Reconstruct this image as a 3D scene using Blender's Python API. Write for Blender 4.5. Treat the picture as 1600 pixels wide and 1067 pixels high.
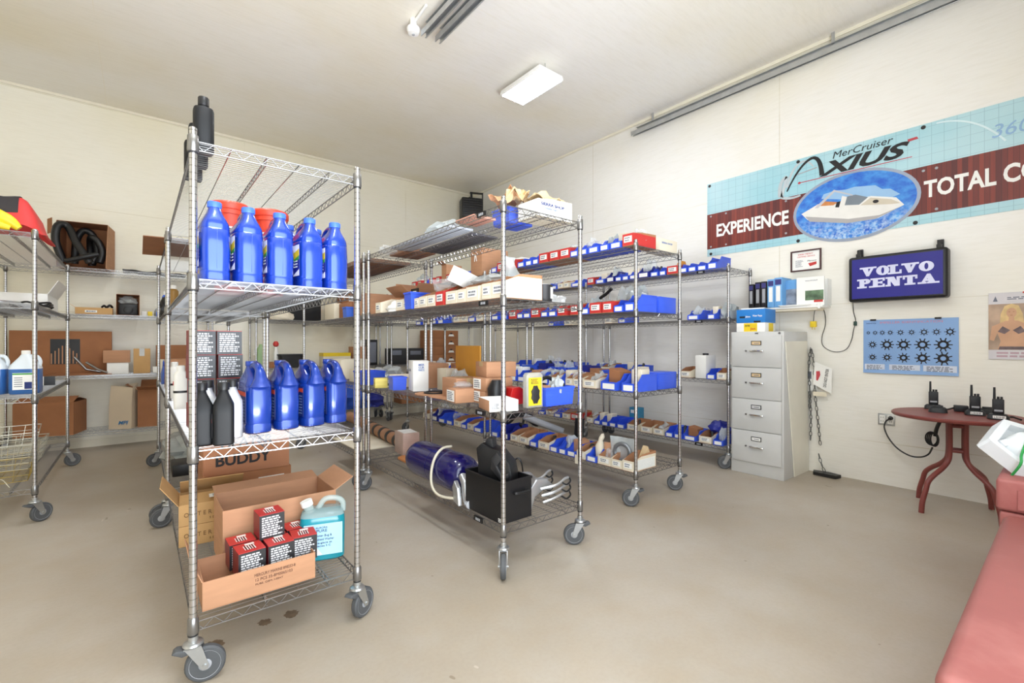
import bpy, bmesh, math, random
from mathutils import Matrix, Vector, noise
for o in list(bpy.data.objects): bpy.data.objects.remove(o, do_unlink=True)
SC = bpy.context.scene
COL = SC.collection
PI = math.pi
R = math.radians
# ---------------------------------------------------------------- camera
cd = bpy.data.cameras.new('camera'); cam = bpy.data.objects.new('camera', cd); COL.objects.link(cam)
cam.location = (0, 0, 1.22); cam.rotation_euler = (R(90), 0, R(-39.05))
cd.sensor_width = 36.0; cd.lens = 36.0 * 718 / 1600; cd.shift_y = 2.5 / 1600; cd.clip_start = 0.05
SC.camera = cam
# ---------------------------------------------------------------- world, daylight, exposure
w = bpy.data.worlds.new('sky'); SC.world = w; w.use_nodes = True
w.node_tree.nodes['Background'].inputs[0].default_value = (0.80, 0.90, 1.0, 1)
w.node_tree.nodes['Background'].inputs[1].default_value = 1.2
def area_light(name, loc, rot, sx, sy, power, col):
    l = bpy.data.lights.new(name, 'AREA'); l.shape = 'RECTANGLE'; l.size = sx; l.size_y = sy; l.energy = power; l.color = col
    o = bpy.data.objects.new(name, l); COL.objects.link(o); o.location = loc; o.rotation_euler = rot
    return o
area_light('daylight_open_garage_door', (0.52, -0.64, 1.62), (R(90), 0, 0), 2.7, 2.75, 70, (0.84, 0.92, 1.0))
area_light('added_ceiling_fill', (0.52, -1.75, 0.05), (PI, 0, 0), 3.4, 2.0, 430, (0.95, 0.97, 1.0))  # unseen upward lamp outside the door, added to brighten the ceiling
LAMP = 39.0
SC.view_settings.view_transform = 'Standard'; SC.view_settings.look = 'None'
SC.view_settings.exposure = 0.55; SC.view_settings.gamma = 1.0; SC.view_settings.use_curve_mapping = False
SC.cycles.max_bounces = 10; SC.cycles.diffuse_bounces = 5; SC.cycles.transparent_max_bounces = 16
# ---------------------------------------------------------------- materials
MATS = {}
def lin(c): return tuple(((x / 255) / 12.92 if x / 255 <= 0.04045 else ((x / 255 + 0.055) / 1.055) ** 2.4) for x in c)
def mat(name, rgb, rough=0.5, metal=0.0, var=0.06, scale=8.0, bump=0.0, emit=0.0, alpha=1.0, trans=0.0, spec=0.5, stretch=(1, 1, 1), coat=0.0):
    """procedural principled material: base colour given as sRGB 0-255, gently varied by noise"""
    if name in MATS: return MATS[name]
    m = bpy.data.materials.new(name); m.use_nodes = True; MATS[name] = m
    nt = m.node_tree; b = nt.nodes['Principled BSDF']; L = nt.links.new
    c = lin(rgb)
    tc = nt.nodes.new('ShaderNodeTexCoord'); mp = nt.nodes.new('ShaderNodeMapping'); mp.inputs['Scale'].default_value = stretch
    L(tc.outputs['Object'], mp.inputs[0])
    nz = nt.nodes.new('ShaderNodeTexNoise'); nz.inputs['Scale'].default_value = scale; nz.inputs['Detail'].default_value = 4
    L(mp.outputs[0], nz.inputs['Vector'])
    rp = nt.nodes.new('ShaderNodeValToRGB')
    rp.color_ramp.elements[0].position = 0.3; rp.color_ramp.elements[1].position = 0.7
    rp.color_ramp.elements[0].color = tuple(x * (1 - var) for x in c) + (1,)
    rp.color_ramp.elements[1].color = tuple(min(1, x * (1 + var)) for x in c) + (1,)
    L(nz.outputs[0], rp.inputs[0]); L(rp.outputs[0], b.inputs['Base Color'])
    b.inputs['Roughness'].default_value = rough; b.inputs['Metallic'].default_value = metal
    b.inputs['Specular IOR Level'].default_value = spec
    b.inputs['Alpha'].default_value = alpha; b.inputs['Transmission Weight'].default_value = trans
    b.inputs['Coat Weight'].default_value = coat; b.inputs['Coat Roughness'].default_value = 0.12
    if bump:
        bp = nt.nodes.new('ShaderNodeBump'); bp.inputs['Strength'].default_value = bump; bp.inputs['Distance'].default_value = 0.01
        L(nz.outputs[0], bp.inputs['Height']); L(bp.outputs[0], b.inputs['Normal'])
    if emit:
        b.inputs['Emission Color'].default_value = c + (1,); b.inputs['Emission Strength'].default_value = emit
    return m
def bsdf(m): return m.node_tree.nodes['Principled BSDF']
class NT:
    """small node-building helper"""
    def __init__(s, m): s.t = m.node_tree; s.b = bsdf(m)
    def n(s, k, **kw):
        x = s.t.nodes.new(k)
        for a, v in kw.items():
            if hasattr(x, a): setattr(x, a, v)
        return x
    def l(s, a, b): s.t.links.new(a, b)
    def math(s, op, a, b=None, clamp=False):
        x = s.n('ShaderNodeMath', operation=op); x.use_clamp = clamp
        for i, v in enumerate((a, b)):
            if v is None: continue
            if isinstance(v, (int, float)): x.inputs[i].default_value = v
            else: s.l(v, x.inputs[i])
        return x.outputs[0]
    def mix(s, f, a, b, blend='MIX'):
        x = s.n('ShaderNodeMix', data_type='RGBA', blend_type=blend)
        for i, v in ((0, f), (6, a), (7, b)):
            if isinstance(v, (int, float)): x.inputs[i].default_value = v
            elif isinstance(v, tuple): x.inputs[i].default_value = v if len(v) == 4 else v + (1,)
            else: s.l(v, x.inputs[i])
        return x.outputs[2]
    def noise(s, vec, scale, detail=4, rough=0.5, out=0):
        x = s.n('ShaderNodeTexNoise'); x.inputs['Scale'].default_value = scale; x.inputs['Detail'].default_value = detail; x.inputs['Roughness'].default_value = rough
        s.l(vec, x.inputs['Vector']); return x.outputs[out]
    def mapping(s, vec, sc):
        x = s.n('ShaderNodeMapping'); x.inputs['Scale'].default_value = sc; s.l(vec, x.inputs[0]); return x.outputs[0]
    def ramp(s, v, p0, p1):
        x = s.n('ShaderNodeMapRange'); x.inputs[1].default_value = p0; x.inputs[2].default_value = p1; s.l(v, x.inputs[0]); return x.outputs[0]
    def line(s, v, period, width, off=0.0):
        a = s.math('ADD', v, off); a = s.math('DIVIDE', a, period); a = s.math('FRACT', a); a = s.math('SUBTRACT', a, 0.5); a = s.math('ABSOLUTE', a)
        return s.math('GREATER_THAN', a, 0.5 - width / period / 2)
    def xyz(s):
        tc = s.n('ShaderNodeTexCoord'); sp = s.n('ShaderNodeSeparateXYZ'); s.l(tc.outputs['Object'], sp.inputs[0]); return tc.outputs['Object'], sp.outputs
def panel_material(name, rgb, stain, ua, va, pu, pv, offu=0.0, offv=0.0, rough=0.55, grain=(1, 1, 1), seam=(190, 178, 140)):
    """painted plywood sheets: faint seams, long grain, yellowed patches; ua / va are the two in-plane axes"""
    m = bpy.data.materials.new(name); m.use_nodes = True; k = NT(m); P, ax = k.xyz()
    big = k.ramp(k.noise(P, 0.55, 3), 0.42, 0.68); fine = k.noise(k.mapping(P, grain), 9, 6, 0.65)
    col = k.mix(k.math('MULTIPLY', big, 0.75), lin(rgb), lin(stain))
    col = k.mix(k.math('MULTIPLY', k.ramp(fine, 0.45, 0.75), 0.16), col, lin(tuple(int(c * 0.86) for c in stain)))
    su = k.line(ax[ua], pu, 0.006, offu); sv = k.line(ax[va], pv, 0.006, offv)
    wob = k.ramp(k.noise(P, 2.0, 2), 0.35, 0.6)
    sm = k.math('MULTIPLY', k.math('MAXIMUM', su, sv), k.math('MULTIPLY', wob, 0.55))
    col = k.mix(sm, col, lin(seam)); k.l(col, k.b.inputs['Base Color'])
    k.b.inputs['Roughness'].default_value = rough
    bp = k.n('ShaderNodeBump'); bp.inputs['Strength'].default_value = 0.12; bp.inputs['Distance'].default_value = 0.01
    k.l(fine, bp.inputs['Height']); k.l(bp.outputs[0], k.b.inputs['Normal'])
    return m
def floor_material():
    m = bpy.data.materials.new('concrete_floor'); m.use_nodes = True; k = NT(m); P, ax = k.xyz()
    a = k.ramp(k.noise(P, 0.9, 5, 0.55), 0.35, 0.68); b_ = k.ramp(k.noise(P, 5.5, 6, 0.6), 0.35, 0.7); c = k.noise(P, 60, 4)
    col = k.mix(a, lin((168, 157, 141)), lin((184, 176, 164)))
    col = k.mix(k.math('MULTIPLY', b_, 0.35), col, lin((168, 150, 124)))
    col = k.mix(k.math('MULTIPLY', k.ramp(c, 0.4, 0.75), 0.12), col, lin((140, 128, 110)))
    sp = k.math('GREATER_THAN', k.noise(k.mapping(P, (1, 0.55, 1)), 13.0, 2), 0.75)
    col = k.mix(k.math('MULTIPLY', sp, 0.55), col, lin((120, 104, 82)))
    sp2 = k.math('GREATER_THAN', k.noise(k.mapping(P, (1.3, 0.8, 1)), 9.0, 2), 0.76)
    col = k.mix(k.math('MULTIPLY', sp2, 0.3), col, lin((224, 214, 200)))
    wet = k.ramp(k.noise(k.mapping(P, (1.0, 1.0, 1)), 0.75, 3, 0.5), 0.6, 0.72)
    col = k.mix(k.math('MULTIPLY', wet, 0.3), col, lin((172, 142, 96)))
    k.l(col, k.b.inputs['Base Color']); k.b.inputs['Roughness'].default_value = 0.42
    k.b.inputs['Specular IOR Level'].default_value = 0.35
    return m
def chrome_post():
    m = mat('chrome_grooved_post', (206, 206, 208), 0.2, 1.0, 0.04, 30)
    k = NT(m); P, ax = k.xyz(); g = k.line(ax[2], 0.0254, 0.003)
    old = k.b.inputs['Base Color'].links[0].from_socket
    k.l(k.mix(g, old, lin((150, 148, 146))), k.b.inputs['Base Color'])
    return m
M_CHROME = mat('chrome_wire', (148, 147, 146), 0.28, 0.9, 0.04, 30)
M_POST = chrome_post()
M_DARK = mat('dark_plastic', (38, 38, 40), 0.5, 0, 0.1, 20)
M_BLACK = mat('black_plastic', (20, 20, 22), 0.42, 0, 0.1, 20)
M_RUBBER = mat('grey_rubber', (84, 86, 88), 0.6, 0, 0.06, 20)
M_HUB = mat('light_grey_plastic', (166, 168, 172), 0.45, 0, 0.04, 20)
M_ZINC = mat('zinc_plate', (188, 190, 190), 0.34, 0.85, 0.06, 20)
M_WHITE = mat('white_paper', (244, 243, 238), 0.6, 0, 0.02, 12)
M_PRINT = mat('grey_print', (112, 116, 128), 0.7, 0, 0.05, 30)
M_INK = mat('black_ink', (34, 32, 34), 0.7, 0, 0.05, 30)
M_CARD = mat('brown_cardboard', (186, 138, 104), 0.82, 0, 0.07, 6, 0.05, stretch=(1, 1, 6))
M_CARDIN = mat('cardboard_inside', (176, 126, 90), 0.85, 0, 0.07, 6, 0.05)
M_CARDDK = mat('dark_cardboard', (158, 106, 70), 0.85, 0, 0.08, 6, 0.05)
M_KRAFT = mat('tan_kraft', (200, 158, 104), 0.8, 0, 0.06, 6, 0.05)
M_PALE = mat('pale_carton', (230, 220, 198), 0.75, 0, 0.05, 6)
M_BLUE = mat('blue_bin_plastic', (58, 94, 222), 0.38, 0, 0.05, 10)
M_BLUE2 = mat('mid_blue_plastic', (66, 110, 216), 0.4, 0, 0.05, 10)
M_NAVY = mat('navy_plastic', (34, 44, 140), 0.4, 0, 0.06, 10)
M_RED = mat('red_carton', (196, 52, 48), 0.55, 0, 0.06, 10)
M_TAPE = mat('packing_tape', (206, 176, 132), 0.25, 0, 0.04, 10)
M_CLEAR = mat('clear_plastic_film', (236, 240, 242), 0.12, 0, 0.05, 14, 0.5, alpha=0.26)
M_MILKY = mat('milky_plastic_film', (222, 228, 228), 0.2, 0, 0.05, 14, 0.6, alpha=0.48)
M_GREYBAG = mat('grey_plastic_film', (184, 190, 190), 0.25, 0, 0.08, 14, 0.6, alpha=0.85)
M_ALU = mat('cast_aluminium', (196, 198, 200), 0.35, 0.8, 0.08, 16)
M_YEL = mat('yellow_plastic', (238, 206, 40), 0.45, 0, 0.05, 10)
M_BROWNP = mat('brown_packing_paper', (204, 156, 116), 0.8, 0, 0.08, 8, 0.3)
M_TANP = mat('tan_packing_paper', (222, 194, 150), 0.8, 0, 0.08, 8, 0.3)
# ---------------------------------------------------------------- mesh builder
class MB:
    def __init__(s): s.v = []; s.f = []; s.m = []; s.sm = []; s.T = Matrix()
    def add(s, vs, fs, m=0, smooth=False):
        b = len(s.v); s.v += [tuple(s.T @ Vector(p)) for p in vs]
        for f in fs: s.f.append([b + i for i in f]); s.m.append(m); s.sm.append(smooth)
        return s
    def box(s, a, b, m=0):
        (x0, y0, z0), (x1, y1, z1) = a, b
        return s.add([(x0, y0, z0), (x1, y0, z0), (x1, y1, z0), (x0, y1, z0), (x0, y0, z1), (x1, y0, z1), (x1, y1, z1), (x0, y1, z1)],
                     [(0, 3, 2, 1), (4, 5, 6, 7), (0, 1, 5, 4), (1, 2, 6, 5), (2, 3, 7, 6), (3, 0, 4, 7)], m)
    def bc(s, c, d, m=0): return s.box([c[i] - d[i] / 2 for i in range(3)], [c[i] + d[i] / 2 for i in range(3)], m)
    def tube(s, pts, r, n=6, m=0, closed=False, smooth=True, cap=True, radii=None, curve=True):
        pts = [Vector(p) for p in pts]
        if curve and not closed and 4 <= len(pts) <= 16:   # round the bends off
            q = [pts[0] * 2 - pts[1]] + pts + [pts[-1] * 2 - pts[-2]]; P2 = []; R2 = []; K = 5
            for i in range(1, len(q) - 2):
                for k in range(K):
                    u = k / K; a, b, c, d = q[i - 1:i + 3]
                    P2.append(0.5 * ((2 * b) + (c - a) * u + (2 * a - 5 * b + 4 * c - d) * u * u + (3 * b - a - 3 * c + d) * u ** 3))
                    if radii: R2.append(radii[i - 1] * (1 - u) + radii[i] * u)
            P2.append(pts[-1]); R2.append(radii[-1] if radii else r); pts = P2; radii = R2 if radii else None
        N = len(pts); vs = []; fs = []
        up = None
        for i, p in enumerate(pts):
            if closed: t = pts[(i + 1) % N] - pts[i - 1]
            else: t = pts[min(i + 1, N - 1)] - pts[max(i - 1, 0)]
            t = t.normalized() if t.length > 1e-9 else Vector((0, 0, 1))
            if up is None: up = Vector((0, 0, 1)) if abs(t.z) < 0.9 else Vector((1, 0, 0))
            a = t.cross(up)
            if a.length < 1e-6: a = t.cross(Vector((0.3, 1, 0.2)))
            a.normalize(); b = a.cross(t).normalized(); up = b
            rr = radii[i] if radii else r
            for k in range(n):
                q = 2 * PI * (k + 0.5) / n; vs.append(p + (a * math.cos(q) + b * math.sin(q)) * rr)
        for i in range(N if closed else N - 1):
            j = (i + 1) % N
            for k in range(n): fs.append((i * n + k, i * n + (k + 1) % n, j * n + (k + 1) % n, j * n + k))
        if not closed and cap: fs += [tuple(range(n))[::-1], tuple((N - 1) * n + k for k in range(n))]
        return s.add(vs, fs, m, smooth)
    def cyl(s, a, b, r0, r1=None, n=14, m=0, smooth=True):
        return s.tube([a, b], r0, n, m, False, smooth, True, [r0, r0 if r1 is None else r1])
    def lathe(s, prof, n=18, m=0, c=(0, 0, 0), smooth=True):
        vs = []; fs = []
        for r, z in prof:
            for k in range(n): q = 2 * PI * k / n; vs.append((c[0] + max(r, 1e-5) * math.cos(q), c[1] + max(r, 1e-5) * math.sin(q), c[2] + z))
        for i in range(len(prof) - 1):
            for k in range(n): fs.append((i * n + k, i * n + (k + 1) % n, (i + 1) * n + (k + 1) % n, (i + 1) * n + k))
        fs += [tuple(range(n))[::-1], tuple((len(prof) - 1) * n + k for k in range(n))]
        return s.add(vs, fs, m, smooth)
    def loft(s, rings, n=24, m=0, smooth=True):
        """rings of rounded rectangles (cx, cy, z, hx, hy, exponent)"""
        vs = []; fs = []
        for cx, cy, z, hx, hy, e in rings:
            for k in range(n):
                q = 2 * PI * (k + 0.5) / n; c, d = math.cos(q), math.sin(q)
                vs.append((cx + hx * math.copysign(abs(c) ** (2 / e), c), cy + hy * math.copysign(abs(d) ** (2 / e), d), z))
        for i in range(len(rings) - 1):
            for k in range(n): fs.append((i * n + k, i * n + (k + 1) % n, (i + 1) * n + (k + 1) % n, (i + 1) * n + k))
        fs += [tuple(range(n))[::-1], tuple((len(rings) - 1) * n + k for k in range(n))]
        return s.add(vs, fs, m, smooth)
    def prism(s, poly, lo, hi, ax='x', m=0, smooth=False):
        """polygon extruded along an axis; polygon coordinates are the other two axes in order"""
        def P(a, b, t): return {'x': (t, a, b), 'y': (a, t, b), 'z': (a, b, t)}[ax]
        n = len(poly); vs = [P(a, b, lo) for a, b in poly] + [P(a, b, hi) for a, b in poly]
        fs = [tuple(range(n))[::-1], tuple(range(n, 2 * n))] + [(i, (i + 1) % n, n + (i + 1) % n, n + i) for i in range(n)]
        return s.add(vs, fs, m, smooth)
    def blob(s, c, d, amp=0.25, seed=0, m=0, sub=3, freq=2.2, flat=True):
        bm = bmesh.new(); bmesh.ops.create_icosphere(bm, subdivisions=sub, radius=1.0)
        vs = []
        for v in bm.verts:
            p = v.co.copy(); k = 1 + amp * noise.noise(p * freq + Vector((seed * 7.3, seed * 1.7, seed * 3.1))) * 1.6
            p *= k
            z = p.z
            if flat and z < -0.55: z = -0.55 - (z + 0.55) * 0.05
            vs.append((c[0] + p.x * d[0] / 2, c[1] + p.y * d[1] / 2, c[2] + (z + 0.55) / 1.55 * d[2] if flat else c[2] + z * d[2] / 2))
        fs = [tuple(v.index for v in f.verts) for f in bm.faces]; bm.free()
        return s.add(vs, fs, m, True)
    def grid(s, fn, nu, nv, m=0, th=0.0, smooth=True):
        """sheet z = fn(u, v) -> point, doubled by th along the normal so that it has a thickness"""
        P = [[Vector(fn(i / nu, j / nv)) for j in range(nv + 1)] for i in range(nu + 1)]
        vs = []; fs = []; W = nv + 1
        def nrm(i, j):
            a = P[min(i + 1, nu)][j] - P[max(i - 1, 0)][j]; b = P[i][min(j + 1, nv)] - P[i][max(j - 1, 0)]
            q = a.cross(b); return q.normalized() if q.length > 1e-9 else Vector((0, 0, 1))
        for i in range(nu + 1):
            for j in range(nv + 1): vs.append(P[i][j] + nrm(i, j) * th)
        for i in range(nu):
            for j in range(nv): fs.append((i * W + j, (i + 1) * W + j, (i + 1) * W + j + 1, i * W + j + 1))
        if th:
            o = len(vs)
            for i in range(nu + 1):
                for j in range(nv + 1): vs.append(P[i][j])
            for i in range(nu):
                for j in range(nv): fs.append((o + i * W + j, o + i * W + j + 1, o + (i + 1) * W + j + 1, o + (i + 1) * W + j))
            edge = [(i, 0) for i in range(nu + 1)] + [(nu, j) for j in range(1, nv + 1)] + [(i, nv) for i in range(nu - 1, -1, -1)] + [(0, j) for j in range(nv - 1, 0, -1)]
            for q in range(len(edge)):
                a = edge[q][0] * W + edge[q][1]; b = edge[(q + 1) % len(edge)]; b = b[0] * W + b[1]
                fs.append((b, a, o + a, o + b))
        return s.add(vs, fs, m, smooth)
    def mesh(s, name, mats, bev=0.0, seg=2):
        me = bpy.data.meshes.new(name); me.from_pydata(s.v, [], s.f)
        for x in mats: me.materials.append(x)
        for p, k, q in zip(me.polygons, s.m, s.sm): p.material_index = min(k, len(mats) - 1); p.use_smooth = q
        if bev:
            bm = bmesh.new(); bm.from_mesh(me)
            ed = [e for e in bm.edges if len(e.link_faces) == 2 and e.calc_face_angle(0) > 0.6]
            bmesh.ops.bevel(bm, geom=ed, offset=bev, segments=seg, affect='EDGES', profile=0.5, clamp_overlap=True)
            bm.to_mesh(me); bm.free()
            for p in me.polygons: p.use_smooth = True
        if any(s.sm) or bev: me.set_sharp_from_angle(angle=R(42))
        me.validate(); me.update()
        return me
    def ob(s, name, mats, parent=None, loc=(0, 0, 0), rz=0.0, bev=0.0, seg=2):
        return link(name, s.mesh(name, mats if isinstance(mats, (list, tuple)) else [mats], bev, seg), parent, loc, rz)
def link(name, me, parent=None, loc=(0, 0, 0), rz=0.0):
    o = bpy.data.objects.new(name, me); COL.objects.link(o); o.location = loc; o.rotation_euler = (0, 0, rz)
    if parent: o.parent = parent
    return o
def tag(o, label, cat, group=None):
    o['label'] = label; o['category'] = cat
    if group: o['group'] = group
    return o
def thing(name, label, cat, loc=(0, 0, 0), rz=0.0, group=None):
    o = bpy.data.objects.new(name, None); COL.objects.link(o); o.location = loc; o.rotation_euler = (0, 0, rz)
    o.empty_display_size = 0.05
    return tag(o, label, cat, group)
def structure(o): o['kind'] = 'structure'; return o
def dup(root, loc=None, rz=None, label=None):
    r = root.copy(); COL.objects.link(r)
    if loc is not None: r.location = loc
    if rz is not None: r.rotation_euler = (0, 0, rz)
    if label: r['label'] = label
    def rec(a, b):
        for ch in a.children:
            c = ch.copy(); COL.objects.link(c); c.parent = b; rec(ch, c)
    rec(root, r); return r
# ---------------------------------------------------------------- lettering
def text_mesh(s, size, mat_, bold=0.0, shear=0.0, ext=0.0006, sx=1.0, spacing=1.0, res=3, align='LEFT'):
    c = bpy.data.curves.new('lettering', 'FONT'); c.body = s; c.size = size; c.offset = bold * size; c.shear = shear; c.extrude = ext
    c.resolution_u = res; c.align_x = align; c.space_character = spacing
    o = bpy.data.objects.new('lettering', c); COL.objects.link(o)
    dg = bpy.context.evaluated_depsgraph_get(); dg.update()
    me = bpy.data.meshes.new_from_object(o.evaluated_get(dg))
    bpy.data.objects.remove(o, do_unlink=True); bpy.data.curves.remove(c)
    me.materials.clear(); me.materials.append(mat_)
    if sx != 1.0: me.transform(Matrix.Diagonal((sx, 1, 1, 1)))
    return me
FACE = {'-y': Matrix(((1, 0, 0), (0, 0, -1), (0, 1, 0))), '-x': Matrix(((0, 0, -1), (-1, 0, 0), (0, 1, 0))),
        '+x': Matrix(((0, 0, 1), (1, 0, 0), (0, 1, 0))), '+y': Matrix(((-1, 0, 0), (0, 0, 1), (0, 1, 0))), '+z': Matrix(((1, 0, 0), (0, 1, 0), (0, 0, 1)))}
def text(s, size, loc, face, mat_, parent=None, name='lettering', fit=None, **kw):
    """flat letters whose baseline starts at loc, lying on a face that looks towards -x, -y ...; fit = wanted width"""
    me = text_mesh(s, size, mat_, **kw)
    if fit:
        xs = [v.co.x for v in me.vertices]
        if xs: me.transform(Matrix.Diagonal((fit / max(1e-6, max(xs) - min(xs)), 1, 1, 1)))
    me.transform(FACE[face].to_4x4())
    return link(name, me, parent, loc)
def print_lines(mb, w_, h_, rows, m=1, seed=0, off=0.0012, margin=0.12, fill=0.6):
    """short printed strokes standing for small print, drawn in the local xy plane of a label w_ x h_"""
    rnd = random.Random(seed)
    for r in range(rows):
        y = h_ * (1 - margin) - (r + 0.5) * h_ * (1 - 2 * margin) / rows; x = w_ * margin; t = h_ * (1 - 2 * margin) / rows * fill / 2
        end = w_ * (1 - margin) * rnd.uniform(0.75, 1.0)
        while x < end:
            l = min(w_ * rnd.uniform(0.06, 0.2), end - x)
            mb.add([(x, y - t, off), (x + l, y - t, off), (x + l, y + t, off), (x, y + t, off)], [(0, 1, 2, 3)], m); x += l + w_ * 0.03
def label_card(parent, loc, face, w_, h_, rows=3, mats=None, seed=0, name='label', th=0.001, fill=0.6):
    """a paper label with printing; loc is its lower corner at the left as one looks at it"""
    mb = MB(); mb.box((0, 0, 0), (w_, h_, th)); print_lines(mb, w_, h_, rows, 1, seed, th + 0.0003, 0.1, fill)
    me = mb.mesh(name, mats or [M_WHITE, M_PRINT]); me.transform(FACE[face].to_4x4())
    return link(name, me, parent, loc)
# ================================================================ the room
XL, XR, YF, YB, ZC = -3.2, 4.99, -0.62, 7.33, 4.06
M_WALLR = panel_material('painted_plywood_right', (240, 238, 232), (238, 231, 208), 1, 2, 2.44, 1.22, 0.55, 0.86, 0.5, (1, 0.6, 6))
M_WALLB = panel_material('painted_plywood_back', (244, 240, 226), (240, 232, 204), 0, 2, 2.44, 1.22, 1.3, 0.86, 0.38, (0.6, 1, 6))
M_CEIL = panel_material('painted_plywood_ceiling', (242, 239, 232), (236, 227, 202), 0, 1, 2.44, 1.22, 0.3, 0.45, 0.6, (0.7, 5, 1), (236, 228, 206))
M_TRIM = mat('painted_trim', (238, 232, 214), 0.5, 0, 0.03, 5)
def room_part(name, boxes, m):
    mb = MB()
    for a, b in boxes: mb.box(a, b)
    return structure(mb.ob(name, m))
room_part('floor', [((XL - 0.1, YF - 0.1, -0.1), (XR + 0.1, YB + 0.1, 0))], floor_material())
room_part('ceiling', [((XL - 0.1, YF - 0.1, ZC), (XR + 0.1, YB + 0.1, ZC + 0.1))], M_CEIL)
room_part('wall_right', [((XR, YF - 0.1, 0), (XR + 0.1, YB + 0.1, ZC))], M_WALLR)
room_part('wall_back', [((XL - 0.1, YB, 0), (XR, YB + 0.1, ZC))], M_WALLB)
room_part('wall_left', [((XL - 0.1, YF - 0.1, 0), (XL, YB, ZC))], M_WALLB)
DX0, DX1, DZ = -0.9, 1.94, 3.05
room_part('wall_front', [((XL, YF - 0.1, 0), (DX0, YF, ZC)), ((DX1, YF - 0.1, 0), (XR, YF, ZC)), ((DX0, YF - 0.1, DZ), (DX1, YF, ZC))], M_WALLR)
room_part('trim_1', [((XR - 0.018, YF, ZC - 0.03), (XR, YB, ZC))], M_TRIM)
room_part('trim_2', [((XL, YB - 0.018, ZC - 0.03), (XR, YB, ZC))], M_TRIM)
room_part('baseboard_back', [((XL, YB - 0.012, 0), (XR, YB, 0.085))], M_TRIM)
# ---------------------------------------------------------------- ceiling lamps (one in view, the rest of the grid behind and above the camera)
M_FIX = mat('white_enamel', (245, 245, 243), 0.4, 0, 0.02, 8)
M_GLOW = mat('lamp_diffuser', (240, 246, 255), 0.5, 0, 0.01, 4, emit=LAMP)
def ceiling_lamp():
    t = thing('ceiling_lamp', 'bright white rectangular lamp hanging just under the ceiling', 'lamp')
    b = MB(); b.box((-0.16, -0.31, 0.0), (0.16, 0.31, 0.05)); b.box((-0.165, -0.315, -0.004), (-0.15, 0.315, 0.03)); b.box((0.15, -0.315, -0.004), (0.165, 0.315, 0.03))
    b.ob('housing', M_FIX, t, bev=0.004)
    MB().box((-0.075, -0.19, 0.05), (0.075, 0.19, 0.11)).ob('driver_box', M_FIX, t, bev=0.006)
    MB().box((-0.148, -0.3, -0.006), (0.148, 0.3, 0.0)).ob('diffuser', M_GLOW, t)
    w_ = MB()
    for y in (-0.22, 0.22): w_.cyl((0, y, 0.05), (0, y, 0.16), 0.004, n=6)
    w_.ob('hanger', M_ZINC, t)
    return t
l0 = ceiling_lamp(); l0.location = (3.2, 3.63, 3.9)
for x, y in ((0.5, 3.63), (0.5, 0.9)): dup(l0, (x, y, 3.9), label='white rectangular ceiling lamp outside the picture, above the camera side of the room')['group'] = 'ceiling lamps out of view'
# ---------------------------------------------------------------- garage-door tracks, detector, heater
M_STEEL = mat('galvanised_steel', (192, 195, 197), 0.42, 0.85, 0.08, 12)
def track(name, label, x, y0, y1, z, side, hang):
    t = thing(name, label, 'door track', (x, y0, z))
    L = y1 - y0; b = MB()
    b.prism([(-0.028, 0.026), (0.028, 0.026), (0.028, -0.02), (0.012, -0.026), (0.010, -0.022), (0.022, -0.016), (0.022, 0.02), (-0.022, 0.02), (-0.022, -0.026), (-0.028, -0.026)], 0, L, 'y')
    b.ob('channel', M_STEEL, t)
    a = MB(); a.box((-0.004, 0, 0.026), (0, L * 0.98, 0.05)); a.box((-0.03, 0, 0.05), (0, L * 0.98, 0.053)); a.ob('angle_rail', M_STEEL, t)
    h = MB()
    for q in hang: h.box((-0.012, q - y0, 0.05), (0.0, q - y0 + 0.025, ZC - z))
    h.ob('hanger_strap', M_STEEL, t)
    return t
track('door_track', 'long grey overhead-door track running along the top of the right wall', 4.93, -0.5, 3.62, 3.905, 1, (3.3, 1.4))
track('door_track', 'grey overhead-door track under the ceiling, the right one of the short pair', 2.08, -0.5, 3.62, 3.935, 1, (3.0,))
track('door_track', 'grey overhead-door track under the ceiling, left one beside the white detector', 1.945, -0.5, 3.63, 3.935, 1, (3.1,))
t = thing('smoke_detector', 'small round white detector on a white stem at the ceiling beside the door tracks', 'detector', (1.87, 3.68, 3.93))
MB().lathe([(0.02, 0.0), (0.045, 0.006), (0.056, 0.03), (0.058, 0.05), (0.05, 0.062), (0.02, 0.068)], 24).ob('dome', M_FIX, t)
MB().lathe([(0.012, -0.006), (0.014, 0.004)], 14).ob('sensor', M_HUB, t)
MB().cyl((0, 0, 0.06), (0, 0, 0.135), 0.03, n=16).ob('mount', M_FIX, t)
MB().tube([(0, -0.03, 0.1), (-0.005, -0.12, 0.1), (-0.01, -0.25, 0.11)], 0.012, 8).ob('conduit', M_FIX, t)
t = thing('unit_heater', 'black box heater hung from a bracket high in the far corner', 'heater', (4.62, 6.86, 3.45), R(-22))
MB().box((-0.19, -0.14, 0), (0.19, 0.14, 0.34)).ob('case', M_BLACK, t, bev=0.02)
g = MB()
for i in range(7): g.box((-0.165, -0.152, 0.035 + i * 0.041), (0.165, -0.142, 0.055 + i * 0.041))
for x in (-0.17, 0.163): g.box((x, -0.153, 0.02), (x + 0.007, -0.142, 0.32))
for x in (-0.06, 0.05): g.box((x, -0.155, 0.02), (x + 0.006, -0.148, 0.32))
g.ob('grille', M_DARK, t)
b = MB(); b.box((0.205, -0.03, 0.1), (0.215, 0.03, 0.47)); b.box((-0.02, -0.03, 0.455), (0.215, 0.03, 0.47)); b.box((-0.01, -0.03, 0.34), (0.02, 0.03, 0.46)); b.box((0.19, -0.03, 0.1), (0.21, 0.03, 0.13)); b.ob('bracket', M_BLACK, t)
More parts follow.
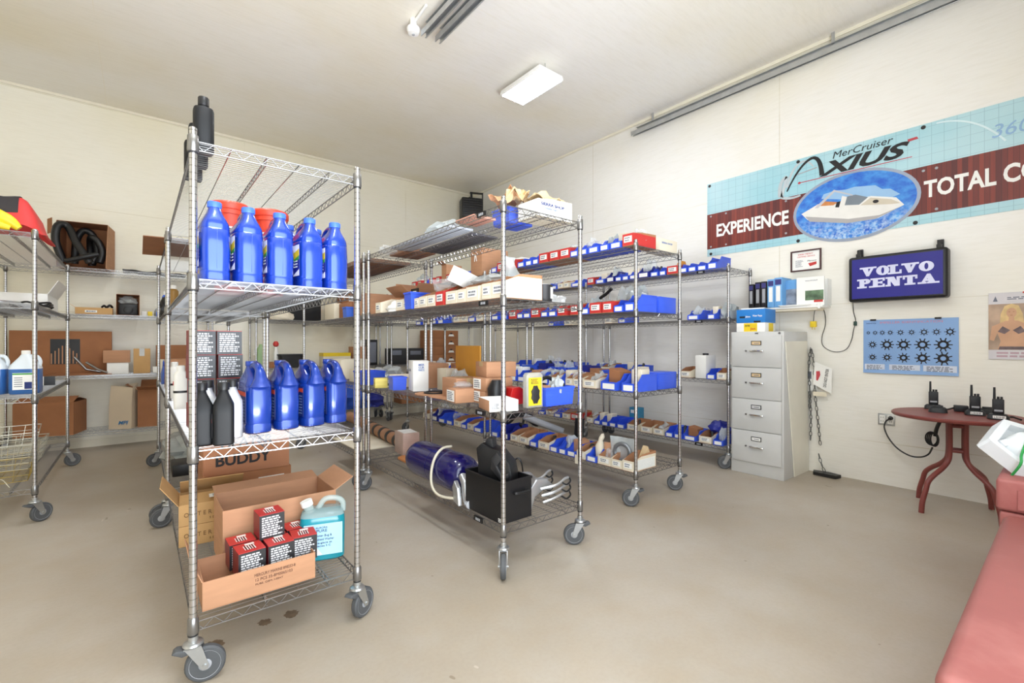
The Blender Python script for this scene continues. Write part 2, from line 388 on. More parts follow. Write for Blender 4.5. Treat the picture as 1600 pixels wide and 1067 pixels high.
MB().cyl((0, 0.12, 0.4), (0.02, 0.54, 0.42), 0.03, n=10).ob('wall_mount', M_BLACK, t)
# ================================================================ wire shelving racks
RW = 0.0028
_shelf = {}
def shelf_mesh(W_, L_):
    if (W_, L_) in _shelf: return _shelf[(W_, L_)]
    s = MB(); zt, zb = -0.0045, -0.036
    for z in (zt, zb):
        s.tube([(0, 0, z), (W_, 0, z)], RW, 4); s.tube([(0, L_, z), (W_, L_, z)], RW, 4)
        s.tube([(0, 0, z), (0, L_, z)], RW, 4); s.tube([(W_, 0, z), (W_, L_, z)], RW, 4)
    def zig(a, b, z0, z1, pitch, r):
        a = Vector(a); b = Vector(b); n = max(2, int(round((b - a).length / pitch * 2))); pts = []
        for i in range(n + 1):
            p = a.lerp(b, i / n); pts.append((p.x, p.y, z0 if i % 2 else z1))
        s.tube(pts, r, 4, curve=False)
    for a, b in (((0, 0, 0), (W_, 0, 0)), ((0, L_, 0), (W_, L_, 0)), ((0, 0, 0), (0, L_, 0)), ((W_, 0, 0), (W_, L_, 0))): zig(a, b, zb, zt, 0.062, 0.002)
    n = int(L_ / 0.0245)
    for i in range(1, n): y = L_ * i / n; s.tube([(0, y, -0.0012), (W_, y, -0.0012)], 0.0012, 4, cap=False)
    k = 4 if W_ > 0.5 else 3
    for i in range(1, k + 1):
        x = W_ * i / (k + 1); s.tube([(x, 0, -0.005), (x, L_, -0.005)], 0.0022, 4)
        if i % 2 == (1 if k == 3 else 0) or k == 4 and i == 2:
            s.tube([(x, 0, -0.03), (x, L_, -0.03)], 0.0022, 4); zig((x, 0, 0), (x, L_, 0), -0.03, -0.006, 0.05, 0.0016)
    for x in (0, W_):
        for y in (0, L_):
            s.lathe([(0.0155, -0.045), (0.019, -0.04), (0.0175, 0.012), (0.0145, 0.016)], 12, 0, (x, y, 0)); s.lathe([(0.0165, -0.0495), (0.0165, -0.045)], 12, 1, (x, y, 0))
    me = s.mesh('wire_shelf', [M_CHROME, M_DARK]); _shelf[(W_, L_)] = me
    return me
def post_mesh():
    p = MB(); p.cyl((0, 0, 0.165), (0, 0, 1.983), 0.0127, n=14); p.lathe([(0.0132, 1.983), (0.0132, 1.99), (0.009, 1.994)], 12)
    return p.mesh('post', [M_POST])
POST = post_mesh()
def caster_meshes():
    f = MB(); f.cyl((0, 0, 0.15), (0, 0, 0.172), 0.016, n=12); f.lathe([(0.03, 0.139), (0.033, 0.143), (0.03, 0.15), (0.014, 0.156)], 16)
    for sx in (-1, 1):
        x0 = sx * 0.019
        f.prism([(-0.026, 0.14), (0.026, 0.14), (0.05, 0.062), (0.045, 0.05), (0.03, 0.05)], min(x0, x0 + sx * 0.003), max(x0, x0 + sx * 0.003), 'x')
    f.box((-0.022, -0.026, 0.134), (0.022, 0.026, 0.14)); f.cyl((-0.027, 0.037, 0.0635), (0.027, 0.037, 0.0635), 0.007, n=10)
    fork = f.mesh('caster', [M_ZINC])
    w_ = MB(); ring = []
    T = Matrix.Translation((0, 0.037, 0.0635)) @ Matrix.Rotation(PI / 2, 4, 'Y'); w_.T = T
    w_.lathe([(0.048, -0.0145), (0.058, -0.014), (0.0635, -0.008), (0.0635, 0.008), (0.058, 0.014), (0.048, 0.0145)], 28, 0)
    w_.lathe([(0.018, -0.0165), (0.022, -0.013), (0.042, -0.011), (0.049, -0.0152), (0.049, 0.0152), (0.042, 0.011), (0.022, 0.013), (0.018, 0.0165)], 28, 1)
    wheel = w_.mesh('wheel', [M_RUBBER, M_HUB])
    b = MB(); b.prism([(-0.05, 0.138), (-0.062, 0.13), (-0.03, 0.112), (0.0, 0.118), (0.0, 0.132)], -0.02, 0.02, 'x'); brake = b.mesh('brake_pedal', [M_RUBBER], 0.003)
    return fork, wheel, brake
FORK, WHEEL, BRAKE = caster_meshes()
class Rack: pass
def rack(key, label, x0, y0, x1, y1, levels, casts, seed=0, clips=()):
    """casts: caster heading (degrees) at the four corners; heading 0 = wheel trailing towards +y"""
    r = Rack(); r.x0, r.y0, r.x1, r.y1, r.z = x0, y0, x1, y1, levels
    W_, L_ = x1 - x0, y1 - y0; alongx = W_ > L_
    t = thing('wire_rack', label, 'rack', (x0, y0, 0), 0, 'chrome wire racks on casters'); r.t = t
    for i, (px, py) in enumerate(((0, 0), (W_, 0), (0, L_), (W_, L_))):
        link('post', POST, t, (px, py, 0))
        c = link('caster', FORK, t, (px, py, 0), R(casts[i])); link('wheel', WHEEL, c)
        if i < 2: link('brake_pedal', BRAKE, c)
    for z in levels:
        if alongx: link('wire_shelf', shelf_mesh(round(L_, 3), round(W_, 3)), t, (0, L_, z), -PI / 2)
        else: link('wire_shelf', shelf_mesh(round(W_, 3), round(L_, 3)), t, (0, 0, z))
    for (z, y) in clips:
        b = MB(); b.box((-0.012, -0.04, -0.026), (-0.003, 0.04, 0.0)); b.box((-0.0125, -0.022, -0.02), (-0.012, -0.012, -0.006), 1); b.box((-0.0125, -0.008, -0.02), (-0.012, 0.004, -0.006), 1); b.box((-0.0125, 0.008, -0.02), (-0.012, 0.02, -0.006), 1)
        b.ob('name_clip', [M_BLACK, M_HUB], t, (0, y, z - 0.006))
    return r
TS = (0.222, 0.835, 1.455, 1.95); TM = (0.25, 0.85, 1.46, 1.955); TA = (0.24, 0.857, 1.49, 1.97); TB = (0.235, 0.875, 1.54, 1.965)
S1 = rack('S1', 'nearest chrome wire rack on casters, holding the blue jugs', 0.15, 2.0, 0.745, 3.83, TS, (-100, -60, 95, -85))
S2 = rack('S2', 'chrome wire rack directly behind the nearest rack, same left row', 0.15, 3.935, 0.745, 5.765, TS, (95, -85, 100, 30), 3)
A = rack('A', 'chrome wire rack at the left edge, with blue fluid jugs and wire baskets', -1.145, 4.46, -0.55, 6.29, TA, (60, -50, 10, -70))
B1 = rack('B1', 'chrome wire rack along the far wall, behind the left aisle', -1.12, 6.85, 0.71, 7.29, (0.235, 0.865, 1.54, 2.045), (70, 20, 100, 30))
B2 = rack('B2', 'chrome wire rack along the far wall, seen behind the nearest racks', 1.2, 6.85, 3.03, 7.29, TB, (70, 175, 100, 5))
B3 = rack('B3', 'chrome wire rack along the far wall in the right corner', 3.1, 6.85, 4.86, 7.29, TB, (-5, 20, 180, 30))
MR = rack('M', 'middle chrome wire rack carrying the blue tank on its lowest shelf', 1.487, 1.905, 2.077, 3.735, TM, (141, 52, 88, -92), 0, ((1.955, 0.19), (1.46, 0.17), (0.85, 0.2), (0.25, 0.22)))
M2 = rack('M2', 'chrome wire rack directly behind the middle rack', 1.487, 3.84, 2.077, 5.67, TM, (92, -88, 110, 30), 1)
NR = rack('N', 'chrome wire rack with many blue bins, right of the middle rack', 2.877, 2.08, 3.475, 3.91, TM, (36, 34, 88, -92), 0)
N2 = rack('N2', 'chrome wire rack with bins, behind the many-binned rack', 2.877, 4.01, 3.475, 5.84, TM, (92, -88, 110, 30), 2)
WR = rack('W', 'chrome wire rack along the right wall beside the filing cabinet', 4.44, 2.14, 4.91, 3.97, (0.21, 0.86, 1.46, 1.96), (42, 30, 88, -92), 0, ((1.46, 0.3), (1.96, 0.28), (0.21, 0.3)))
W2 = rack('W2', 'chrome wire rack along the right wall, farther one behind the bins', 4.44, 4.07, 4.91, 5.90, (0.21, 0.86, 1.46, 1.96), (92, -88, 110, 30), 2)
# ================================================================ builders for the goods
BOX_TH = 0.004
def carton(name, label, cat, x, y, z, sx, sy, sz, m=None, rz=0.0, flaps=None, inside=None, tape=None, lab=None, group=None, rest=0.0, flap_len=None, seam=True):
    """cardboard box standing with its base centre at (x, y, z). flaps = None for a shut box, or four opening angles
    (degrees from flat-shut) for the -x, +x, -y, +y flaps, None = flap missing. lab = list of (face, u0, v0, w, h, rows)"""
    m = m or M_CARD; inside = inside or M_CARDIN
    t = thing(name, label, cat, (x, y, z), R(rz), group)
    hx, hy = sx / 2, sy / 2
    if flaps is None:
        b = MB(); b.box((-hx, -hy, 0), (hx, hy, sz)); b.ob('body', m, t, bev=min(0.0025, sz * 0.1))
        if seam:
            s = MB()
            if sx > sy: s.box((-hx, -0.001, sz), (hx, 0.001, sz + 0.0004))
            else: s.box((-0.001, -hy, sz), (0.001, hy, sz + 0.0004))
            s.ob('seam', M_CARDDK, t)
    else:
        k = BOX_TH; b = MB()
        b.box((-hx, -hy, 0), (hx, hy, k), 1)
        for (a0, a1, o) in (((-hx, -hy), (-hx + k, hy), 0), ((hx - k, -hy), (hx, hy), 0), ((-hx + k, -hy), (hx - k, -hy + k), 0), ((-hx + k, hy - k), (hx - k, hy), 0)):
            b.box((a0[0], a0[1], k), (a1[0], a1[1], sz), 0)
        b.ob('body', [m, inside], t)
        for i, a in enumerate(flaps):
            if a is None: continue
            fl = flap_len or (min(hx, hy)); f = MB(); w_ = (hy if i < 2 else hx) - 0.003
            f.box((0, -w_, 0), (fl, w_, 0.003), 0)
            me = f.mesh('flap', [m]); rot = {0: 0, 1: PI, 2: PI / 2, 3: -PI / 2}[i]
            me.transform(Matrix.Rotation(-R(a), 4, 'Y')); me.transform(Matrix.Rotation(rot, 4, 'Z'))
            link('flap', me, t, {0: (-hx, 0, sz), 1: (hx, 0, sz), 2: (0, -hy, sz), 3: (0, hy, sz)}[i])
    if tape:
        q = MB(); w_ = 0.024
        if sx > sy: q.box((-hx - 0.0006, -w_, sz + 0.0005), (hx + 0.0006, w_, sz + 0.0011)); q.box((-hx - 0.0012, -w_, sz * 0.7), (-hx - 0.0004, w_, sz + 0.001)); q.box((hx + 0.0004, -w_, sz * 0.7), (hx + 0.0012, w_, sz + 0.001))
        else: q.box((-w_, -hy - 0.0006, sz + 0.0005), (w_, hy + 0.0006, sz + 0.0011)); q.box((-w_, -hy - 0.0012, sz * 0.7), (w_, -hy - 0.0004, sz + 0.001)); q.box((-w_, hy + 0.0004, sz * 0.7), (w_, hy + 0.0012, sz + 0.001))
        q.ob('tape', tape, t)
    for i, (face, u, v, w_, h_, rows) in enumerate(lab or ()):
        e = 0.0006
        loc = {'-y': (-hx + u, -hy - e, v), '-x': (-hx - e, hy - u, v), '+x': (hx + e, -hy + u, v), '+y': (hx - u, hy + e, v), '+z': (-hx + u, -hy + v, sz + e)}[face]
        label_card(t, loc, face, w_, h_, rows, seed=i + int(x * 100) + int(y * 100))
    return t
def gallon_jug(name, label, group, m, kind):
    """moulded rectangular oil jug: narrow front towards -y, neck near the front, hollow handle behind it"""
    t = thing(name, label, 'jug', group=group)
    b = MB(); e = 3.6
    b.loft([(0, 0, 0.0, 0.046, 0.078, e), (0, 0, 0.006, 0.053, 0.087, e), (0, 0, 0.036, 0.0535, 0.0875, e), (0, 0, 0.04, 0.0515, 0.0855, e), (0, 0, 0.044, 0.0525, 0.0865, e), (0, 0, 0.12, 0.0545, 0.089, e),
            (0, 0, 0.196, 0.0525, 0.0865, e), (0, 0, 0.199, 0.0505, 0.0845, e), (0, 0, 0.203, 0.052, 0.086, e), (0, -0.006, 0.222, 0.047, 0.078, 4.2), (0, -0.02, 0.245, 0.036, 0.058, 3.4), (0, -0.034, 0.262, 0.027, 0.036, 2.8), (0, -0.04, 0.276, 0.0225, 0.025, 2.3), (0, -0.041, 0.287, 0.021, 0.021, 2)], 32)
    b.box((-0.0007, -0.0894, 0.045), (0.0007, -0.0862, 0.195))
    if kind: b.v = [(x, -y, z) for x, y, z in b.v]; b.f = [f[::-1] for f in b.f]
    b.ob('body', m, t)
    h = MB(); h.tube([(0, -0.028, 0.272), (0, 0.0, 0.287), (0, 0.035, 0.286), (0, 0.064, 0.268), (0, 0.076, 0.235), (0, 0.077, 0.2)], 0.014, 10, radii=[0.015, 0.013, 0.012, 0.013, 0.016, 0.018] if not kind else [0.016, 0.017, 0.017, 0.018, 0.025, 0.044])
    if kind: h.v = [(x, -y, z) for x, y, z in h.v]; h.f = [f[::-1] for f in h.f]
    h.ob('handle', m, t)
    c = MB(); c.lathe([(0.0235, 0.284), (0.0245, 0.287), (0.0245, 0.303), (0.0225, 0.306)], 24, 0, (0, 0.041 if kind else -0.041, 0)); c.ob('cap', M_BLUE2 if kind == 0 else m, t)
    l = MB()
    x = -0.0549
    if kind == 0:   # white to yellow and green swoosh over blue, white corner
        def q(y0, z0, y1, z1, mm, o=0.0): l.box((x - 0.0012 - o, y0, z0), (x, y1, z1), mm)
        q(-0.07, 0.05, 0.07, 0.185, 0)
        l.prism([(-0.068, 0.135), (0.068, 0.1), (0.068, 0.13), (-0.068, 0.165)], x - 0.0018, x, 'x', 2)
        l.prism([(-0.068, 0.122), (0.068, 0.092), (0.068, 0.102), (-0.068, 0.136)], x - 0.002, x, 'x', 3)
        l.prism([(-0.068, 0.165), (0.068, 0.13), (0.068, 0.183), (-0.068, 0.183)], x - 0.0018, x, 'x', 1)
        l.prism([(-0.068, 0.052), (0.0, 0.052), (-0.068, 0.078)], x - 0.0018, x, 'x', 1)
        for i in range(3): l.box((x - 0.002, -0.05, 0.112 - i * 0.012), (x, 0.02 - i * 0.01, 0.117 - i * 0.012), 1)
        l.ob('label', [M_NAVY, M_WHITE, M_YEL, mat('label_green', (70, 160, 70), 0.5), M_INK], t)
    else:
        l.box((x - 0.0012, -0.074, 0.05), (x, 0.074, 0.185), 0)
        l.prism([(-0.07, 0.16), (0.02, 0.165), (0.05, 0.182), (-0.07, 0.178)], x - 0.0018, x, 'x', 1)
        for i in range(7):
            zz = 0.062 + i * 0.013; l.prism([(-0.06, zz), (0.035 - i * 0.004, zz + 0.003), (0.035 - i * 0.004, zz + 0.007), (-0.06, zz + 0.005)], x - 0.0016, x, 'x', 2)
        l.ob('label', [mat('label_navy', (24, 44, 110), 0.4), mat('label_orange', (206, 70, 40), 0.5), mat('label_grey', (120, 136, 170), 0.5)], t)
    return t
def quart_bottle(name, label, group, m, capm, h=0.235, labm=None, w_=0.036, d=0.05):
    t = thing(name, label, 'bottle', group=group); k = h / 0.235
    b = MB(); e = 5
    b.loft([(0, 0, 0, w_ * 0.9, d * 0.9, e), (0, 0, 0.005, w_, d, e), (0, 0, 0.12 * k, w_, d, e), (0, 0, 0.15 * k, w_ * 0.97, d * 0.97, e), (0, 0, 0.19 * k, w_ * 0.5, d * 0.42, 3), (0, 0, 0.2 * k, 0.015, 0.015, 2), (0, 0, 0.21 * k, 0.015, 0.015, 2)], 24)
    b.ob('body', m, t)
    MB().lathe([(0.019, 0.206 * k), (0.0195, 0.208 * k), (0.0195, 0.232 * k), (0.017, 0.235 * k)], 18).ob('cap', capm, t)
    if labm:
        l = MB(); l.box((-w_ - 0.001, -d * 0.75, 0.03 * k), (-w_ + 0.0005, d * 0.75, 0.12 * k)); l.box((-w_ - 0.0016, -d * 0.6, 0.085 * k), (-w_ - 0.001, d * 0.5, 0.1 * k), 1)
        l.ob('label', [labm, M_RED], t)
    return t
def bag(name, label, cat, x, y, z, sx, sy, sz, m=None, seed=0, amp=0.3, rz=0, group=None, freq=2.2):
    o = MB().blob((0, 0, 0), (sx, sy, sz), amp, seed, 0, 3, freq).ob(name, m or M_CLEAR, None, (x, y, z), R(rz)); return tag(o, label, cat, group)
def solid(name, label, cat, mb, mats, loc=(0, 0, 0), rz=0, bev=0.0, group=None): return tag(mb.ob(name, mats, None, loc, R(rz), bev), label, cat, group)
# ================================================================ nearest rack: jugs, bottles, boxes
M_JUGB = mat('metallic_blue_jug', (28, 70, 184), 0.22, 0.4, 0.04, 6, coat=1.0)
M_JUGD = mat('deep_blue_jug', (22, 62, 160), 0.26, 0.35, 0.04, 6, coat=0.9)
G = 'large blue oil jugs on the nearest rack'
j = gallon_jug('oil_jug', 'shiny blue jug on the second shelf, at the left corner post', G, M_JUGB, 0)
xs = (0.222, 0.335, 0.453, 0.571, 0.682)
lab = ('', 'shiny blue jug on the second shelf, second from the left corner post', 'shiny blue jug at the middle of the five on the second shelf', 'shiny blue jug on the second shelf, fourth from the left corner post', 'shiny blue jug on the second shelf, next to the right corner post')
j.location = (xs[0], 2.135, TS[2]); j.rotation_euler = (0, 0, R(4))
for i in range(1, 5): dup(j, (xs[i], 2.135 + 0.006 * i, TS[2]), R((7, 4, 8, 6)[i - 1]), lab[i])
dup(j, (0.655, 2.34, TS[2]), R(4), 'shiny blue jug half hidden behind the right-hand jugs of the second shelf')
dup(j, (0.535, 2.335, TS[2]), R(-3), 'shiny blue jug in the second row behind the fourth front jug')
j = gallon_jug('oil_jug', 'deep blue jug with loop handle on the third shelf, beside the silver bottle', G, M_JUGD, 1)
lab = ('', 'deep blue jug with loop handle, second from left on the third shelf', 'deep blue jug with loop handle, third from left on the third shelf', 'deep blue jug with loop handle next to the right post, third shelf')
P3 = ((0.392, 2.27, 7), (0.51, 2.29, 5), (0.622, 2.3, 9), (0.735, 2.32, 6))
j.location = P3[0][:2] + (TS[1],); j.rotation_euler = (0, 0, R(P3[0][2]))
for i in range(1, 4): dup(j, P3[i][:2] + (TS[1],), R(P3[i][2]), lab[i])
M_BLKB = mat('matt_black_bottle', (18, 19, 21), 0.5, 0, 0.08, 10, spec=0.35); M_SILB = mat('silver_bottle', (196, 198, 202), 0.3, 0.4, 0.03, 8)
G = 'quart bottles on the third shelf'
q = quart_bottle('oil_bottle', 'black quart bottle beside the left corner post, third shelf', G, M_BLKB, M_BLACK, labm=M_INK)
q.location = (0.184, 2.1, TS[1])
dup(q, (0.252, 2.07, TS[1]), R(-8), 'black quart bottle standing right of its twin, third shelf')
s = quart_bottle('oil_bottle', 'silver quart bottle with black cap beside the first deep blue jug', G, M_SILB, M_BLACK)
s.location = (0.297, 2.19, TS[1]); s.rotation_euler = (0, 0, R(-4))
dup(s, (0.214, 2.21, TS[1]), R(-4), 'silver quart bottle with black cap behind the two black bottles')
# black and white printed cartons in two columns of three
M_BLKC = mat('black_gloss_carton', (44, 44, 46), 0.3, 0, 0.06, 10)
def printed_carton(name, label, group, sx, sy, sz, top, seed):
    t = thing(name, label, 'box', group=group); hx, hy = sx / 2, sy / 2
    b = MB(); b.box((-hx, -hy, 0), (hx, hy, sz - 0.002)); b.box((-hx, -hy, sz - 0.002), (hx, hy, sz), 1); b.box((-hx - 0.0004, -hy + 0.002, 0.003), (-hx, hy - 0.002, sz - 0.003), 2); b.box((hx, -hy + 0.002, 0.003), (hx + 0.0004, hy - 0.002, sz - 0.003), 2)
    b.ob('body', [M_BLKC, top, mat('dark_red_print', (128, 30, 40), 0.4)], t)
    p = MB(); p.T = Matrix.Translation((-hx, -hy, 0)) @ FACE['-y'].to_4x4(); print_lines(p, sx, sz, 9, 0, seed, 0.0012, 0.09, 0.62); p.ob('small_print', mat('white_print', (214, 214, 216), 0.6), t)
    p = MB()
    for i in range(9): p.box((-0.02 + i * 0.0045, -hy * 0.55, sz), (-0.0175 + i * 0.0045 + (0.001 if i % 3 else 0), hy * 0.35, sz + 0.0006), 1 if i % 2 else 0)
    p.box((-hx * 0.2, hy * 0.45, sz), (hx * 0.5, hy * 0.8, sz + 0.0006)); p.ob('barcode', [M_WHITE, M_INK], t)
    return t
G = 'black printed cartons stacked at the left of the third shelf'
c0 = printed_carton('filter_carton', 'black carton with white print, top of the left stack behind the black bottles', G, 0.1, 0.1, 0.11, M_RED, 4)
c0.location = (0.222, 2.56, TS[1] + 0.33); c0.rotation_euler = (0, 0, R(3))
nm = ('second from top of the left stack', 'third from top of the left stack', 'bottom of the left stack', 'top of the right stack', 'second from top of the right stack', 'third from top of the right stack', 'bottom of the right stack'); k = 0
for col_ in range(2):
    for lv in (3, 2, 1, 0):
        if col_ == 0 and lv == 3: continue
        dup(c0, ((0.222, 0.332)[col_], 2.56 + 0.005 * lv, TS[1] + 0.1108 * lv), R((3, -2, 4, 0)[lv]), 'black carton with white print, %s behind the black bottles' % nm[k]); k += 1
c0.location.z = TS[1] + 0.3325
# blue cartons behind the lower jugs
for i, (x, y, l) in enumerate(((0.44, 2.62, 'royal blue carton with white lettering behind the first two deep blue jugs'), (0.637, 2.64, 'royal blue carton behind the right-hand deep blue jugs'))):
    t = carton('oil_carton', l, 'box', x, y, TS[1], 0.185 if i == 0 else 0.17, 0.2, 0.2, mat('royal_blue_carton', (48, 50, 190), 0.5, 0, 0.05, 8), seam=False, group='royal blue cartons')
    text('20W40' if i == 0 else '10W', 0.026, (-0.02 if i == 0 else -0.075, -0.1008, 0.165), '-y', M_WHITE, t, bold=0.02)
# top shelf: tall black bottles
G = 'tall black bottles on the top shelf of the nearest rack'
q = thing('tall_bottle', 'tall black bottle on the top shelf, right behind the left corner post', 'bottle', (0.192, 2.12, TS[3]), 0, G)
MB().loft([(0, 0, 0, 0.031, 0.031, 3), (0, 0, 0.006, 0.034, 0.034, 3), (0, 0, 0.158, 0.034, 0.034, 3), (0, 0, 0.168, 0.031, 0.031, 3), (0, 0, 0.174, 0.016, 0.016, 2), (0, 0, 0.184, 0.015, 0.015, 2)], 24).ob('body', M_BLKB, q)
MB().lathe([(0.018, 0.18), (0.0185, 0.182), (0.0185, 0.21), (0.0165, 0.213)], 18).ob('cap', M_BLACK, q)
dup(q, (0.19, 2.3, TS[3]), 0, 'tall black bottle on the top shelf, second from the corner post')
dup(q, (0.188, 2.5, TS[3]), 0, 'tall black bottle on the top shelf, farthest from the corner post')
# red buckets
def bucket(label, x, y, z, rz):
    t = thing('pail', label, 'bucket', (x, y, z), R(rz), 'orange red pails behind the blue jugs'); mr = mat('orange_red_plastic', (232, 74, 48), 0.4, 0, 0.04, 8)
    MB().lathe([(0.058, 0), (0.06, 0.004), (0.074, 0.36), (0.08, 0.36), (0.08, 0.385), (0.076, 0.388)], 28).ob('body', mr, t)
    MB().lathe([(0.083, 0.38), (0.086, 0.384), (0.086, 0.408), (0.078, 0.416), (0.07, 0.412)], 28).ob('lid', mr, t)
    MB().tube([(-0.082, -0.01, 0.37), (-0.07, -0.055, 0.33), (-0.03, -0.078, 0.29), (0.03, -0.078, 0.29), (0.07, -0.055, 0.33), (0.082, -0.01, 0.37)], 0.002, 6).ob('handle', M_DARK, t)
    l = MB()
    l.grid(lambda u, v: ((0.0625 + 0.0389 * (0.1 + 0.2 * v) + 0.001) * math.sin((u - 0.5) * 2.0), -(0.0625 + 0.0389 * (0.1 + 0.2 * v) + 0.001) * math.cos((u - 0.5) * 2.0), 0.1 + 0.2 * v), 12, 4, 0, 0.001)
    l.ob('label', [M_WHITE], t)
    return t
bucket('orange red pail with white label behind the first and second blue jugs', 0.33, 2.52, TS[2], 10)
bucket('orange red pail behind the second and third blue jugs', 0.505, 2.54, TS[2], -20)
# ---------------------------------------------------------------- lowest shelf of the nearest rack
Z0 = TS[0]
t = carton('parts_carton', 'open brown box at the front of the lowest shelf, holding black and red cartons', 'box', 0.382, 2.165, Z0, 0.4, 0.235, 0.108, flaps=(None, None, None, None))
text('MERCURY MARINE 898253-8', 0.016, (-0.03, -0.1185, 0.075), '-y', mat('brown_ink', (110, 74, 56), 0.8), t, fit=0.15); text('12 PCS 35-8M0065103', 0.016, (-0.028, -0.1185, 0.056), '-y', MATS['brown_ink'], t, fit=0.135); text('PUBS. OEM: I-SEAT', 0.01, (-0.026, -0.1185, 0.041), '-y', MATS['brown_ink'], t, fit=0.1)
lf = MB(); lf.prism([(-0.114, 0), (0.114, 0), (0.114, 0.105), (-0.114, 0.105)], -0.0035, 0, 'x'); me = lf.mesh('flap', [M_CARD]); me.transform(Matrix.Rotation(R(-22), 4, 'Y')); f_ = link('flap', me, t, (-0.198, 0, 0.107))
text('WARE', 0.028, (-0.197, 0.03, 0.02), '+x', M_INK, t, bold=0.02)
G = 'black and red filter cartons in the open brown box'
f0 = printed_carton('filter_carton', 'black and red filter carton in the open box, front row, left', G, 0.098, 0.098, 0.104, M_RED, 11)
spots = [(0.349, 2.135, 0, 4, ''), (0.458, 2.137, 0, 2, 'black and red filter carton in the open box, front row, middle'), (0.56, 2.15, 0, -6, 'black and red filter carton in the open box, front row, right end'),
         (0.335, 2.245, 0, 2, 'black and red filter carton in the second row, behind the left front one'), (0.452, 2.247, 0, 0, 'black and red filter carton in the second row, under the topmost carton'), (0.556, 2.262, 0, 3, 'black and red filter carton in the second row, near the teal jug'),
         (0.44, 2.225, 0.1045, 3, 'black and red filter carton lying on top of the others')]
for i, (x, y, dz, a, l) in enumerate(spots):
    zz = Z0 + 0.06 + dz + 0.002 * (0 if dz else 1)
    if i == 0: f0.location = (x, y, zz); f0.rotation_euler = (0, 0, R(a))
    else: dup(f0, (x, y, zz), R(a), l)
t = carton('inner_tray', 'flat brown carton under the front filter cartons, inside the open box', 'box', 0.455, 2.192, Z0 + 0.0045, 0.24, 0.17, 0.057, M_CARDDK)
t = carton('parts_carton', 'large open brown box behind the filter cartons, lowest shelf', 'box', 0.52, 2.48, Z0, 0.48, 0.3, 0.27, flaps=(None, 150, None, 172), rz=0, flap_len=0.1)
# teal washer fluid jug
t = thing('fluid_jug', 'clear jug of teal washer fluid with white cap, right end of lowest shelf', 'jug', (0.672, 2.245, Z0), R(-18))
M_TEAL = mat('teal_fluid', (24, 140, 156), 0.15, 0, 0.04, 4); M_CLRJ = mat('clear_jug_plastic', (196, 216, 214), 0.12, 0, 0.03, 6, alpha=0.42)
MB().loft([(0, 0, 0, 0.088, 0.06, 5), (0, 0, 0.008, 0.096, 0.068, 5), (0, 0, 0.175, 0.098, 0.07, 5), (0, 0, 0.2, 0.094, 0.066, 5)], 32).ob('fluid', M_TEAL, t)
b = MB(); b.loft([(0, 0, 0.199, 0.0945, 0.0665, 5), (0, 0, 0.215, 0.088, 0.058, 4), (0.002, 0, 0.225, 0.06, 0.04, 3)], 32); b.tube([(-0.02, 0, 0.222), (0.01, 0, 0.262), (0.06, 0, 0.262), (0.088, 0, 0.24), (0.09, 0, 0.2)], 0.013, 10); b.ob('shoulder', M_CLRJ, t)
b = MB(); b.cyl((-0.055, 0, 0.21), (-0.066, 0, 0.245), 0.022, n=18); b.ob('neck', M_CLRJ, t)
b = MB(); b.cyl((-0.0655, 0, 0.24), (-0.073, 0, 0.264), 0.026, n=22); b.ob('cap', M_WHITE, t)
l = MB(); l.box((-0.078, -0.0725, 0.03), (0.086, -0.069, 0.172)); l.prism([(-0.076, 0.032), (0.0, 0.032), (-0.03, 0.075), (-0.076, 0.11)], -0.0735, -0.0725, 'y', 1); l.ob('label', [mat('pale_blue_label', (176, 222, 240), 0.45, 0, 0.1, 5), M_WHITE], t)
for s_, sz_, x_, z_, f_ in (('AURORA', 0.012, -0.028, 0.152, 0.05), ('PURE', 0.018, -0.026, 0.136, 0.045), ('Summer Bug &', 0.014, -0.04, 0.115, 0.08), ('Windshield Washer', 0.014, -0.05, 0.098, 0.1), ('Lave-glace et', 0.012, -0.04, 0.083, 0.08), ('Insectes 5 C', 0.012, -0.036, 0.069, 0.07)):
    text(s_, sz_, (x_, -0.0738, z_), '-y', MATS['label_navy'], t, fit=f_)
# OUTERSIERRA tan boxes and the BUDDY box
for i, (z_, l) in enumerate(((Z0, 'tan box with printed name on the lowest shelf, lower one of the pair'), (Z0 + 0.102, 'tan box with open flaps on the lowest shelf, upper one of the pair'))):
    t = carton('tan_box', l, 'box', 0.302, 2.87, z_, 0.29, 0.25, 0.1, M_KRAFT, rz=-4, flaps=None if i == 0 else (125, None, 8, 40), inside=M_KRAFT, flap_len=0.125, group='pair of tan boxes')
    text('O U T E R S I E R R A', 0.03, (-0.125, -0.1265, 0.042), '-y', mat('tan_ink', (120, 88, 52), 0.8), t, fit=0.24); text('S E A T', 0.015, (-0.02, -0.1265, 0.018), '-y', MATS['tan_ink'], t, fit=0.05)
    if i == 1: label_card(t, (-0.02, -0.12, 0.1 + 0.022), '+z', 0.15, 0.06, 3)
t = carton('shipping_box', 'brown box with a white barcode label, under the lettered box', 'box', 0.51, 3.3, Z0, 0.44, 0.46, 0.245, M_CARDDK, lab=(('-y', 0.26, 0.12, 0.14, 0.08, 4),))
t = carton('shipping_box', 'brown box with large black lettering, lowest shelf of the nearest rack', 'box', 0.505, 3.3, Z0 + 0.246, 0.44, 0.46, 0.225, mat('reddish_cardboard', (178, 122, 88), 0.8, 0, 0.06, 6), rz=-2)
text('HEATER', 0.08, (-0.14, -0.2315, 0.15), '-y', M_INK, t, bold=0.03, fit=0.27); text('BUDDY', 0.085, (-0.165, -0.2315, 0.052), '-y', M_INK, t, bold=0.03, fit=0.28)
